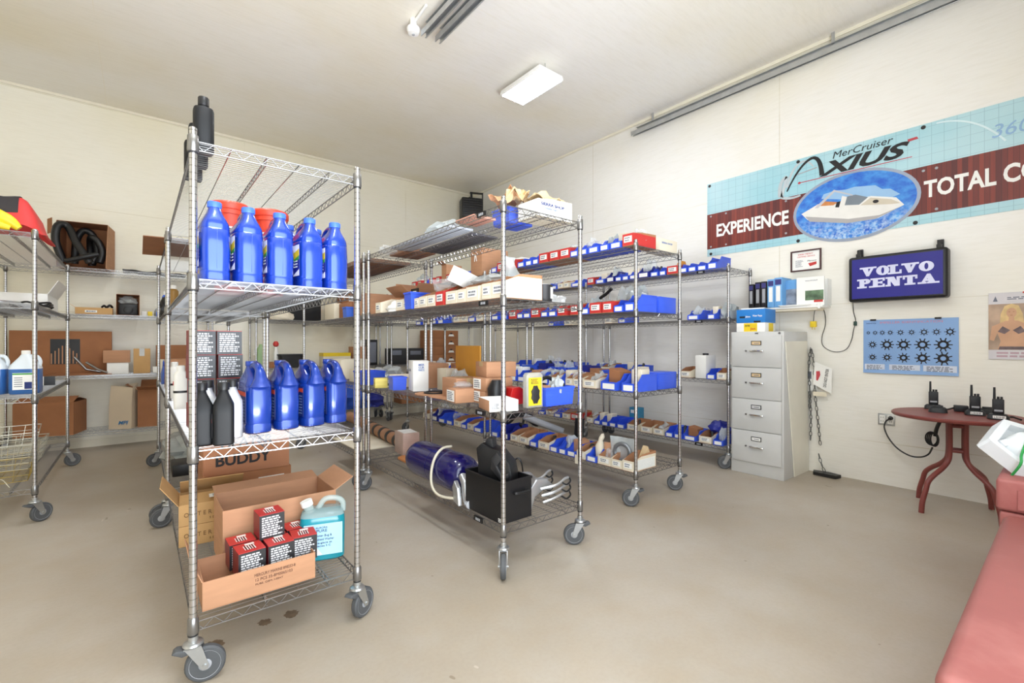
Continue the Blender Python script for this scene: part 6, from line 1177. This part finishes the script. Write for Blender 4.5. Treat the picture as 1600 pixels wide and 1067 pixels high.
for y, r in ((0.24, 0.03), (0.14, 0.034), (0.03, 0.042), (-0.09, 0.05), (-0.215, 0.056)): gear(y, -0.095, r, 9, 0.5)
for y0, w_ in ((0.295, 0.14), (0.125, 0.2), (-0.095, 0.2)):
    label_card(t, (-0.003, y0, -0.222), '-x', w_, 0.068, 5, [mat('chart_white', (206, 214, 228), 0.4), M_PRINT], int(y0 * 100), 'table', 0.0006)
for y in (0.235, -0.185): MB().box((-0.01, y - 0.02, 0.222), (0, y + 0.02, 0.236)).ob('clip', M_INK, t)
# calendar
t = thing('calendar', 'wall calendar with a photo of a blonde person, cut by the right picture edge', 'calendar', (4.985, 0.25, 1.345), 0)
MB().box((-0.004, -0.19, -0.245), (0, 0.178, 0.25)).ob('page', mat('calendar_paper', (214, 210, 212), 0.5), t)
MB().box((-0.005, -0.19, -0.175), (-0.004, 0.178, 0.165)).ob('photo', mat('warm_photo', (176, 150, 128), 0.35, 0, 0.35, 6), t)
M_SKIN = mat('photo_skin', (204, 158, 124), 0.4, 0, 0.08, 9); M_HAIR = mat('photo_hair', (214, 184, 128), 0.4, 0, 0.15, 20)
def pic(poly, m, e, nm): MB().prism([(a + 0.085, b) for a, b in poly], -0.005 - e, -0.005, 'x').ob(nm, m, t)
c_ = 0.06 - 0.085
pic([(c_ + a, b) for a, b in ((0.06, 0.0), (0.055, 0.09), (0.035, 0.15), (0.0, 0.165), (-0.035, 0.15), (-0.055, 0.09), (-0.065, 0.0), (-0.04, -0.03), (0.035, -0.02))], M_HAIR, 0.0006, 'hair_picture')
pic([(c_ + a, b) for a, b in ((0.1, 0.0), (0.03, 0.04), (-0.03, 0.04), (-0.1, 0.0), (-0.125, -0.1), (-0.1, -0.11), (-0.075, -0.05), (-0.06, -0.11), (-0.075, -0.173), (0.07, -0.173), (0.055, -0.11), (0.072, -0.05), (0.09, -0.11), (0.112, -0.1))], M_SKIN, 0.0008, 'body_picture')
pic([(c_ + 0.012, 0.07), (c_ - 0.012, 0.07), (c_ - 0.016, 0.035), (c_ + 0.016, 0.035)], M_SKIN, 0.001, 'neck_picture')
pic([(c_ + 0.026 * math.cos(a), 0.098 + 0.037 * math.sin(a)) for a in [k * PI / 8 for k in range(16)]], M_SKIN, 0.0012, 'face_picture')
M_PTOP = mat('photo_dark_cloth', (110, 92, 92), 0.5, 0, 0.3, 30)
for s_ in (-1, 1): pic([(c_ + s_ * 0.006, -0.03), (c_ + s_ * 0.045, 0.0), (c_ + s_ * 0.07, -0.04), (c_ + s_ * 0.035, -0.058)][::-s_], M_PTOP, 0.0014, 'top_picture')
pic([(c_ + 0.06, -0.15), (c_ - 0.06, -0.15), (c_ - 0.07, -0.173), (c_ + 0.066, -0.173)], M_PTOP, 0.0014, 'top_picture')
for y, z_, w_, h_ in ((-0.014, 0.104, 0.009, 0.003), (-0.036, 0.104, 0.009, 0.003), (-0.025, 0.079, 0.012, 0.003)): MB().box((-0.0068, y + 0.085 - w_ / 2, z_), (-0.006, y + 0.085 + w_ / 2, z_ + h_)).ob('face_mark', M_CARDDK, t)
MB().prism([(0.155, 0.185), (0.13, 0.185), (0.142, 0.225)], -0.0055, -0.004, 'x').ob('emblem', M_PRINT, t); label_card(t, (-0.0042, 0.11, 0.19), '-x', 0.28, 0.03, 2, [MATS['calendar_paper'], M_PRINT], 4, 'heading', 0.0005); label_card(t, (-0.0042, 0.17, -0.24), '-x', 0.34, 0.06, 2, [MATS['calendar_paper'], mat('pale_pink_print', (190, 160, 168), 0.5)], 6, 'heading', 0.0005)
MB().cyl((-0.012, 0.0, 0.244), (0.0, 0.0, 0.244), 0.006, n=10).ob('pin', M_RED, t)
# chain, warning sign
t = thing('chain', 'grey steel chain hanging on the wall beside the filing cabinet', 'chain', (4.955, 1.6, 0)); M_CHN = mat('grey_steel_chain', (112, 112, 110), 0.4, 0.7)
def links(path, name):
    b = MB()
    for i in range(len(path) - 1):
        a, c = Vector(path[i]), Vector(path[i + 1]); n = max(1, int((c - a).length / 0.036))
        for k in range(n):
            p = a.lerp(c, (k + 0.5) / n); u = (c - a).normalized(); s_ = Vector((0, 1, 0)) if k % 2 else Vector((1, 0, 0)); s_ = (s_ - u * s_.dot(u)).normalized()
            b.tube([p + u * 0.024 * math.cos(q) + s_ * 0.0105 * math.sin(q) for q in [j * PI / 5 for j in range(10)]], 0.0032, 5, 0, True)
    return b.ob(name, M_CHN, t)
links([(0, 0.005, 1.165), (0, 0.02, 0.98), (0.0, 0.01, 0.78), (0, 0.01, 0.6)], 'strand'); links([(0, -0.005, 1.165), (-0.01, -0.03, 1.0), (-0.01, -0.035, 0.75), (-0.01, -0.06, 0.5), (-0.01, -0.08, 0.27)], 'strand'); links([(0.0, 0.012, 0.8), (0.0, 0.0, 0.5), (0, 0.005, 0.3)], 'strand')
MB().tube([(0.03, 0, 1.15), (0.005, 0, 1.15), (-0.012, 0, 1.16), (-0.012, 0, 1.18)], 0.004, 6).ob('hook', M_CHN, t)
t = thing('chain', 'short chain end in a black floor bracket below the hanging chain', 'chain', (4.9, 1.47, 0)); links([(0, 0.05, 0.19), (-0.01, 0.03, 0.12), (0, 0.0, 0.03)], 'strand'); MB().prism([(-0.06, -0.1), (0.02, -0.12), (0.05, -0.02), (0.03, 0.1), (-0.05, 0.08)], 0.002, 0.03, 'z').ob('floor_bracket', M_BLACK, t)
t = thing('warning_sign', 'white plastic sign with a red hand mark hooked on the chain', 'sign', (4.93, 1.515, 0.885))
MB().prism([(-0.085, -0.13), (0.06, -0.05), (0.045, 0.16), (-0.09, 0.1)], 0, 0.003, 'x').ob('plate', M_WHITE, t).rotation_euler = (0, 0, R(6))
MB().prism([(0.05, -0.01), (0.02, -0.015), (0.0, 0.04), (0.005, 0.075), (0.045, 0.07)], -0.0035, -0.002, 'x').ob('red_hand', mat('sign_red', (200, 70, 80), 0.5), t)
o = text('DO NOT ENTER', 0.034, (-0.003, -0.045, -0.075), '-x', M_INK, t, fit=0.17); o.rotation_euler = (R(-82), 0, 0)
MB().box((-0.004, -0.05, -0.16), (-0.001, 0.06, -0.12)).ob('bent_edge', M_PALE, t)
solid('warning_sign', 'second white sign plate hooked on the chain, mostly behind it', 'sign', MB().prism([(-0.06, -0.1), (0.06, -0.13), (0.05, 0.1), (-0.05, 0.08)], 0, 0.003, 'x').box((-0.001, -0.01, 0.0), (0, 0.03, 0.07), 1), [M_WHITE, M_PRINT], (4.965, 1.61, 0.88))
# outlet
t = thing('wall_outlet', 'grey double outlet plate on the right wall with a black plug', 'outlet', (4.99, 1.04, 0.564))
MB().box((-0.006, -0.058, -0.05), (0, 0.058, 0.05)).ob('plate', M_ZINC, t, bev=0.003)
for y in (0.028, -0.028):
    r = MB(); r.box((-0.009, y - 0.019, -0.036), (-0.006, y + 0.019, 0.036))
    for zz_ in (0.016, -0.016): r.box((-0.0095, y - 0.009, zz_ - 0.006), (-0.009, y - 0.006, zz_ + 0.006), 1); r.box((-0.0095, y + 0.006, zz_ - 0.006), (-0.009, y + 0.009, zz_ + 0.006), 1)
    r.ob('socket', [M_WHITE, M_INK], t)
p = MB(); p.cyl((-0.01, -0.03, 0.016), (-0.045, -0.03, 0.012), 0.018, 0.012); p.ob('plug', M_BLACK, t)
t2 = thing('extension_lead', 'black power lead looping from the outlet up to the round table', 'cord', (0, 0, 0))
MB().tube([(4.945, 1.01, 0.575), (4.92, 1.03, 0.555), (4.9, 1.035, 0.5), (4.88, 1.0, 0.42), (4.86, 0.94, 0.35), (4.84, 0.86, 0.31), (4.82, 0.79, 0.315), (4.8, 0.74, 0.35), (4.79, 0.715, 0.41)], 0.006, 8).ob('cord', M_BLACK, t2)
for q in range(4):
    MB().tube([(4.79 + 0.012 * q - 0.02 + 0.006 * math.cos(a), 0.7 + 0.008 * q + (0.024 + 0.004 * q) * math.cos(a), 0.475 + 0.052 * math.sin(a)) for a in [k * PI / 9 for k in range(18)]], 0.005, 6, 0, True).ob('coil', M_BLACK, t2)
MB().tube([(4.79, 0.70, 0.5), (4.785, 0.69, 0.56), (4.78, 0.67, 0.62), (4.77, 0.65, 0.675)], 0.013, 8).ob('bundle', M_BLACK, t2)
# ================================================================ banner
t = thing('banner', 'long printed vinyl banner with a boat and lettering high on the right wall', 'banner', (4.988, 0, 0))
YL, YR = 2.643, -0.35
def banner_vinyl():
    m = bpy.data.materials.new('banner_vinyl'); m.use_nodes = True; k = NT(m); P, ax = k.xyz()
    g = k.math('MAXIMUM', k.line(ax[1], 0.075, 0.0035), k.line(ax[2], 0.075, 0.0035, 0.02)); n = k.ramp(k.noise(P, 1.3, 3), 0.35, 0.7)
    col = k.mix(n, lin((158, 206, 216)), lin((190, 220, 226))); col = k.mix(k.math('MULTIPLY', g, 0.35), col, lin((96, 140, 160)))
    k.l(col, k.b.inputs['Base Color']); k.b.inputs['Roughness'].default_value = 0.35
    bp = k.n('ShaderNodeBump'); bp.inputs['Strength'].default_value = 0.3; bp.inputs['Distance'].default_value = 0.03; k.l(k.noise(k.mapping(P, (1, 1, 0.4)), 3.5, 3), bp.inputs['Height']); k.l(bp.outputs[0], k.b.inputs['Normal'])
    return m
def banner_wood():
    m = bpy.data.materials.new('banner_wood_print'); m.use_nodes = True; k = NT(m); P, ax = k.xyz()
    pl = k.n('ShaderNodeTexWhiteNoise', noise_dimensions='1D'); k.l(k.math('FLOOR', k.math('DIVIDE', ax[1], 0.03)), pl.inputs['W']); n = k.noise(k.mapping(P, (1, 12, 1)), 6, 4)
    col = k.mix(pl.outputs[0], lin((92, 26, 24)), lin((146, 56, 40))); col = k.mix(k.math('MULTIPLY', n, 0.4), col, lin((60, 18, 20))); col = k.mix(k.math('MULTIPLY', k.line(ax[1], 0.03, 0.003), 0.6), col, lin((40, 12, 14)))
    k.l(col, k.b.inputs['Base Color']); k.b.inputs['Roughness'].default_value = 0.4
    return m
MB().box((-0.002, YR, 2.195), (0, YL, 3.01)).ob('sheet', banner_vinyl(), t)
MB().box((-0.0028, YR, 2.275), (-0.002, YL, 2.665)).ob('wood_band', banner_wood(), t)
EC = (1.288, 2.458)
def ell(a, b, n=48): return [(EC[0] + a * math.cos(q), EC[1] + b * math.sin(q)) for q in [i * 2 * PI / n for i in range(n)]]
MB().prism(ell(0.475, 0.315), -0.0036, -0.002, 'x').ob('oval_rim', mat('oval_silver', (150, 160, 178), 0.35, 0.3), t)
def water():
    m = bpy.data.materials.new('banner_water_print'); m.use_nodes = True; k = NT(m); P, ax = k.xyz(); n = k.ramp(k.noise(k.mapping(P, (1, 2, 3)), 5, 5, 0.6), 0.35, 0.7)
    low = k.math('MULTIPLY', k.ramp(ax[2], 2.42, 2.2), k.ramp(k.noise(P, 30, 5, 0.7), 0.42, 0.62)); col = k.mix(n, lin((20, 90, 200)), lin((74, 160, 230))); col = k.mix(k.math('MULTIPLY', low, 0.8), col, lin((214, 236, 246)))
    k.l(col, k.b.inputs['Base Color']); k.b.inputs['Roughness'].default_value = 0.35; return m
MB().prism(ell(0.45, 0.29), -0.0042, -0.003, 'x').ob('water_print', water(), t)
M_HULL = mat('print_hull_white', (232, 230, 224), 0.4, 0, 0.04, 8); M_GH = mat('print_ghost', (150, 190, 226), 0.4, 0, 0.04, 8); M_GLZ = mat('print_glass', (120, 130, 140), 0.4)
def bp_(poly, m, e, nm): MB().prism([(EC[0] - a * 0.974 - b * 0.225, EC[1] + b * 0.9 - a * 0.225 - 0.025) for a, b in poly][::-1], -0.0042 - e, -0.003, 'x').ob(nm, m, t)
for q_, (dx, dz, sc) in enumerate(((-0.12, 0.12, 0.9), (0.02, 0.15, 0.9), (0.12, 0.11, 1.0))): bp_([(dx + sc * a, dz + sc * b) for a, b in ((-0.16, -0.03), (0.1, -0.04), (0.2, 0.02), (0.12, 0.07), (-0.05, 0.06), (-0.15, 0.02))], M_GH, 0.0003 + 0.00015 * q_, 'ghost_boat')
bp_([(-0.4, -0.06), (-0.33, -0.12), (0.0, -0.13), (0.22, -0.085), (0.37, 0.035), (0.3, 0.1), (0.12, 0.115), (-0.1, 0.06), (-0.28, 0.04)], M_HULL, 0.0008, 'hull')
bp_([(-0.36, -0.085), (0.0, -0.1), (0.22, -0.06), (0.36, 0.025), (0.2, -0.095), (0.0, -0.14), (-0.31, -0.135)], mat('print_hull_grey', (176, 172, 170), 0.4), 0.001, 'hull_side')
bp_([(0.06, 0.03), (0.28, 0.04), (0.34, 0.05), (0.27, 0.085), (0.12, 0.1)], mat('print_deck', (206, 196, 176), 0.4), 0.0012, 'deck'); bp_([(0.165 + 0.022 * math.cos(q), 0.065 + 0.016 * math.sin(q)) for q in [i * PI / 6 for i in range(12)]], M_INK, 0.0016, 'hatch')
bp_([(-0.07, 0.03), (0.05, 0.035), (0.1, 0.105), (0.0, 0.13), (-0.09, 0.105)], M_GLZ, 0.0014, 'windscreen'); bp_([(-0.1, 0.0), (-0.06, 0.01), (-0.06, 0.11), (-0.1, 0.12)], M_HULL, 0.0016, 'windscreen_post')
bp_([(-0.3, 0.0), (-0.27, 0.0), (-0.17, 0.16), (-0.02, 0.12), (-0.02, 0.13), (-0.18, 0.18)], mat('print_arch', (196, 196, 200), 0.4), 0.0018, 'arch'); bp_([(-0.29, 0.02), (-0.15, 0.03), (-0.12, 0.06), (-0.25, 0.07)], MATS['orange_plywood'], 0.0015, 'seat_print'); bp_([(-0.13, 0.01), (-0.1, 0.01), (-0.1, 0.07), (-0.13, 0.06)], M_INK, 0.0017, 'helm_print')
text('EXPERIENCE', 0.185, (-0.0045, 2.54, 2.405), '-x', M_WHITE, t, bold=0.03, fit=0.73); text('TOTAL CONTROL', 0.185, (-0.0045, 0.795, 2.41), '-x', M_WHITE, t, bold=0.03, fit=1.06)
text('MerCruiser', 0.088, (-0.0045, 1.44, 2.925), '-x', M_INK, t, bold=0.0, shear=0.25, fit=0.44)
text('XIUS', 0.165, (-0.0045, 1.52, 2.79), '-x', M_INK, t, bold=0.035, shear=0.35, fit=0.66)
def stroke(pts, w0, w1, m, nm, e=0.0012):
    """tapering painted stroke in the banner plane; points are (y, z)"""
    b = MB(); n = len(pts)
    for i in range(n - 1):
        (a0, b0), (a1, b1) = pts[i], pts[i + 1]; d_ = Vector((a1 - a0, b1 - b0)).normalized(); q = Vector((-d_.y, d_.x)); k0 = w0 + (w1 - w0) * i / (n - 1); k1 = w0 + (w1 - w0) * (i + 1) / (n - 1)
        b.prism([(a0 + q.x * k0, b0 + q.y * k0), (a1 + q.x * k1, b1 + q.y * k1), (a1 - q.x * k1, b1 - q.y * k1), (a0 - q.x * k0, b0 - q.y * k0)], -0.0032 - e, -0.002, 'x')
    return b.ob(nm, m, t)
def arc(p0, p1, p2, n=14): return [((1 - s_) ** 2 * p0[0] + 2 * s_ * (1 - s_) * p1[0] + s_ * s_ * p2[0], (1 - s_) ** 2 * p0[1] + 2 * s_ * (1 - s_) * p1[1] + s_ * s_ * p2[1]) for s_ in [i / n for i in range(n + 1)]]
stroke(arc((1.82, 2.72), (1.70, 2.97), (1.60, 2.985)) + arc((1.60, 2.985), (1.53, 2.985), (1.52, 2.80))[1:], 0.006, 0.02, M_INK, 'letter_stroke'); stroke(arc((1.76, 2.86), (1.66, 2.87), (1.56, 2.885)), 0.004, 0.006, M_HUB, 'letter_stroke')
M_SHD = mat('print_silver', (186, 196, 200), 0.4)
stroke(arc((1.82, 2.76), (1.77, 2.97), (1.68, 2.975)) + arc((1.68, 2.975), (1.63, 2.975), (1.59, 2.9))[1:], 0.012, 0.006, M_SHD, 'shadow_stroke', 0.0008); stroke(arc((1.88, 2.68), (1.9, 2.84), (1.82, 2.87)) + arc((1.88, 2.68), (1.8, 2.63), (1.7, 2.655))[1:], 0.02, 0.008, M_SHD, 'shadow_stroke', 0.0008)
M_BRED = mat('banner_red', (190, 60, 70), 0.4)
MB().prism([(1.7, 2.773), (0.87, 2.765), (0.87, 2.771), (1.7, 2.78)], -0.0042, -0.002, 'x').ob('red_line', M_BRED, t); MB().prism([(1.71 + 0.012 * math.cos(q), 2.776 + 0.012 * math.sin(q)) for q in [i * PI / 6 for i in range(12)]], -0.0042, -0.002, 'x').ob('red_dot', M_BRED, t); MB().prism([(0.895, 2.9), (0.83, 2.905), (0.84, 2.925), (0.9, 2.92)], -0.0042, -0.002, 'x').ob('red_flash', M_BRED, t)
stroke(arc((0.72, 2.99), (0.5, 2.98), (0.34, 2.72), 20)[::1], 0.006, 0.006, mat('print_white_dash', (214, 234, 238), 0.4), 'dashed_arc', 0.0006); text('360', 0.14, (-0.0035, 0.42, 2.76), '-x', mat('print_soft_blue', (140, 178, 214), 0.4), t, shear=0.2, fit=0.2)
for y, z_ in ((2.615, 2.985), (1.72, 2.985), (0.8, 2.985), (2.6, 2.22), (1.72, 2.215), (0.85, 2.215)):
    b = MB(); b.T = Matrix.Translation((-0.002, y, z_)) @ Matrix.Rotation(-PI / 2, 4, 'Y'); b.lathe([(0.016, 0), (0.016, 0.003), (0.009, 0.004)], 14); b.ob('grommet', M_BLACK, t)
for y, z_ in ((2.6, 2.64), (2.43, 2.64), (2.6, 2.3), (2.43, 2.3), (1.83, 2.63), (1.83, 2.31), (0.8, 2.63), (0.72, 2.63), (0.72, 2.3)):
    b = MB(); b.T = Matrix.Translation((-0.0028, y, z_)) @ Matrix.Rotation(-PI / 2, 4, 'Y'); b.lathe([(0.011, 0), (0.007, 0.003)], 10); b.ob('printed_stud', M_HUB, t)
# ================================================================ round table with radios
M_TBL = mat('maroon_enamel', (128, 62, 56), 0.42, 0, 0.05, 6)
t = thing('round_table', 'small round maroon metal table at the right wall', 'table', (4.615, 0.555, 0))
MB().lathe([(0.33, 0.672), (0.362, 0.676), (0.37, 0.685), (0.37, 0.697), (0.362, 0.703), (0.345, 0.7), (0.0, 0.7)], 56).ob('tabletop', M_TBL, t)
for a in (56, 147, 235, 328):
    c, s_ = math.cos(R(a)), math.sin(R(a)); P = [(0.062, 0.673), (0.06, 0.52), (0.062, 0.42), (0.075, 0.365), (0.12, 0.315), (0.19, 0.265), (0.235, 0.22), (0.255, 0.16), (0.28, 0.08), (0.29, 0.0)]
    MB().tube([(p * c, p * s_, z_) for p, z_ in P], 0.0165, 12).ob('leg', M_TBL, t)
for z_ in (0.62, 0.44): 
    MB().tube([(0.06 * math.cos(R(a)), 0.06 * math.sin(R(a)), z_) for a in (56, 147, 235, 328)], 0.012, 8, 0, True).ob('brace', M_TBL, t)
M_RAD = mat('radio_black', (26, 27, 30), 0.5, 0, 0.1, 30)
def radio(label, x, y, rz, z=0.703, tagged=True):
    t = thing('two_way_radio', label, 'radio', (x, y, z), R(rz), 'two-way radios on the round table')
    MB().loft([(0, 0, 0, 0.045, 0.055, 3.5), (0, 0, 0.022, 0.042, 0.052, 3.5), (0, 0, 0.034, 0.03, 0.04, 3.5)], 24).ob('charger', M_RAD, t)
    b = MB(); b.box((-0.017, -0.028, 0.034), (0.017, 0.028, 0.135)); b.ob('body', M_RAD, t, bev=0.005)
    MB().cyl((0, 0.018, 0.133), (0, 0.018, 0.215), 0.0075, 0.006).ob('antenna', M_RAD, t)
    for yy in (-0.016, 0.0): MB().cyl((0, yy, 0.133), (0, yy, 0.152), 0.007, 0.0065, 10).ob('knob', M_RAD, t)
    g = MB()
    for i in range(4): g.box((-0.0182, -0.016, 0.072 + i * 0.008), (-0.017, 0.016, 0.075 + i * 0.008))
    g.ob('speaker_grille', M_DARK, t)
    MB().box((-0.0185, -0.02, 0.052), (-0.0168, 0.02, 0.064)).ob('name_tag', M_HUB, t)
    if tagged:
        l = MB(); l.box((-0.0475, -0.032, 0.008), (-0.044, 0.03, 0.026)); l.ob('label', M_WHITE, t); text('L3HHP', 0.016, (-0.0478, 0.026, 0.011), '-x', M_INK, t, fit=0.05)
    return t
radio('two-way radio in a charger, leftmost on the round table', 4.86, 0.72, 12, tagged=False)
radio('two-way radio in a charger at the middle of the round table, white tag', 4.68, 0.47, 14)
radio('two-way radio in a charger near the right picture edge, white tag', 4.55, 0.345, 10)
def charger(label, x, y, rz):
    t = thing('radio_charger', label, 'charger', (x, y, 0.7), R(rz), 'empty radio chargers on the round table'); MB().loft([(0, 0, 0, 0.04, 0.055, 3.5), (0, 0, 0.03, 0.038, 0.05, 3.5), (0, 0, 0.04, 0.028, 0.04, 3.5)], 24).ob('body', M_RAD, t); MB().box((-0.018, -0.028, 0.038), (0.018, 0.028, 0.052)).ob('cradle', M_DARK, t, bev=0.003)
charger('low black charger beside the leftmost radio', 4.66, 0.665, 10); charger('black charger standing behind the middle radio', 4.83, 0.42, 8)
for i, pts in enumerate(([(4.7, 0.66, 0.708), (4.78, 0.63, 0.715), (4.84, 0.58, 0.73), (4.86, 0.52, 0.72), (4.84, 0.47, 0.708)], [(4.6, 0.34, 0.712), (4.62, 0.28, 0.716), (4.56, 0.24, 0.709)])):
    solid('adapter_lead', ('black adapter lead between the chargers', 'thin lead running right from the rightmost charger')[i], 'cable', MB().tube(pts, 0.006, 6), [M_BLACK], (0, 0, 0))
solid('power_adapter', 'black power adapter lying between the radios', 'adapter', MB().box((-0.03, -0.04, 0), (0.03, 0.04, 0.045)), [M_RAD], (4.83, 0.56, 0.703), 10, 0.004)
solid('metal_clip', 'small grey clip under the round table top', 'clip', MB().box((-0.03, -0.04, 0), (0.03, 0.04, 0.022)), [M_HUB], (4.6, 0.56, 0.649))
# ================================================================ red chests at the right, moulded white part
def worn_red(name, rgb):
    m = mat(name, rgb, 0.5, 0, 0.06, 5); k = NT(m); P, ax = k.xyz(); old = k.b.inputs['Base Color'].links[0].from_socket
    s1 = k.ramp(k.noise(P, 2.4, 6, 0.65), 0.5, 0.72); c = k.mix(k.math('MULTIPLY', s1, 0.25), old, lin((206, 150, 140))); sp = k.math('GREATER_THAN', k.noise(k.mapping(P, (1, 0.5, 1)), 11, 2), 0.76); c = k.mix(k.math('MULTIPLY', sp, 0.7), c, lin((226, 200, 192)))
    k.l(c, k.b.inputs['Base Color']); return m
M_CH1 = worn_red('worn_red_paint', (152, 88, 82)); M_CH2 = worn_red('faded_red_paint', (156, 86, 82))
t = thing('red_chest', 'low worn red chest filling the lower right corner of the picture', 'chest', (1.35, -0.5, 0))
MB().box((0.03, 0.03, 0), (1.47, 0.67, 0.4)).ob('body', M_CH1, t, bev=0.01); b = MB(); b.box((0, 0, 0.405), (1.5, 0.702, 0.5)); b.ob('lid', M_CH1, t, bev=0.03, seg=4)
MB().box((0.0, 0.2, 0.33), (0.03, 0.3, 0.41)).ob('hasp', M_STEEL, t)
t = thing('red_chest', 'taller faded red chest with a slotted latch, behind the low red one', 'chest', (2.87, -0.5, 0))
MB().box((0, 0, 0), (1.1, 0.715, 0.5)).ob('body', M_CH2, t, bev=0.012); MB().box((-0.004, 0, 0.503), (1.104, 0.725, 0.64)).ob('lid', M_CH2, t, bev=0.016, seg=3)
l = MB(); l.box((-0.009, 0.5, 0.52), (-0.004, 0.66, 0.6)); l.box((-0.0095, 0.56, 0.54), (-0.009, 0.572, 0.575), 1); l.ob('latch', [M_CH2, M_INK], t)
t = thing('moulded_part', 'white moulded boat part with a raised hub leaning on the red chest', 'part', (2.98, 0.165, 0.66))
import mathutils
T0, Bp, U0 = Vector((2.97, .262, .785)), Vector((2.975, .125, .652)), Vector((3.27, .2, .893))
e1 = (Bp - T0).normalized(); nn = e1.cross(U0 - T0).normalized(); e2 = nn.cross(e1).normalized()
if (U0 - T0).dot(e2) < 0: e2 = -e2; 
if nn.dot(Vector((0, 0, 1)) - Vector((3, .2, .7)) * 0) < 0: nn = -nn
Mx = Matrix((e1.to_4d(), e2.to_4d(), nn.to_4d(), (0, 0, 0, 1))).transposed(); Mx.translation = T0 - Vector((2.98, 0.165, 0.66))
for c_ in range(3): Mx[3][c_] = 0
OUT = [(0.0, 0.0), (0.012, -0.006), (0.185, 0.0), (0.4, 0.03), (0.42, 0.3), (0.3, 0.38), (0.1, 0.32), (-0.02, 0.2)]
IN = [(0.2 + (a - 0.2) * 0.86, 0.17 + (b_ - 0.17) * 0.84) for a, b_ in OUT]
def part(fn, nm, bev=0.0):
    b = MB(); fn(b); b.v = [tuple(Mx @ Vector(v)) for v in b.v]; return b.ob(nm, mat('white_moulding', (226, 230, 232), 0.35, 0, 0.03, 6), t, bev=bev)
part(lambda b: b.prism(OUT, -0.05, -0.025, 'z'), 'plate')
def rim(b):
    n = len(OUT)
    for i in range(n):
        j = (i + 1) % n; b.add([(*OUT[i], -0.025), (*OUT[j], -0.025), (*IN[j], -0.025), (*IN[i], -0.025), (*OUT[i], 0.012), (*OUT[j], 0.012), (*IN[j], 0.012), (*IN[i], 0.012)], [(4, 5, 6, 7), (0, 1, 5, 4), (2, 3, 7, 6)])
part(rim, 'rim'); part(lambda b: b.lathe([(0.085, -0.026), (0.075, 0.04), (0.05, 0.05), (0.022, 0.05), (0.018, 0.01)], 24, 0, (0.12, 0.12, 0)), 'hub'); part(lambda b: b.prism([(0.03, 0.05), (0.06, 0.045), (0.12, 0.3), (0.09, 0.3)], -0.026, 0.005, 'z'), 'rib', 0.003)
b = MB(); b.lathe([(0.02, 0.0501), (0.02, 0.052)], 18, 0, (0.12, 0.12, 0)); b.v = [tuple(Mx @ Vector(v)) for v in b.v]; b.ob('bore', M_INK, t)
b = MB(); b.tube([(0.16, -0.02, -0.055), (0.135, -0.02, 0.02), (0.11, 0.02, 0.035), (0.08, 0.12, 0.058), (0.08, 0.3, 0.02)], 0.005, 8); b.v = [tuple(Mx @ Vector(v)) for v in b.v]; b.ob('green_strap', mat('green_strap', (40, 150, 70), 0.5), t)
# oily leaf-shaped stains on the concrete by the nearest rack
M_STAIN = mat('oil_stain', (122, 104, 84), 0.5, 0, 0.2, 30)
def stain(label, x, y, r, seed):
    rd = random.Random(seed); solid('oil_stain', label, 'stain', MB().prism([(r * rd.uniform(0.65, 1.1) * math.cos(a), r * rd.uniform(0.65, 1.1) * math.sin(a)) for a in [i * PI / 13 for i in range(26)]], 0.0, 0.0006, 'z'), [M_STAIN], (x, y, 0.0002), 0, 0, 'oil stains under the nearest rack')
stain('dark leaf-shaped oil stain on the floor, left one of the pair', 0.425, 2.24, 0.03, 1); stain('dark leaf-shaped oil stain on the floor, right one of the pair', 0.53, 2.235, 0.034, 2); stain('brown oil stain on the floor right at the near left caster', 0.235, 2.2, 0.04, 3)
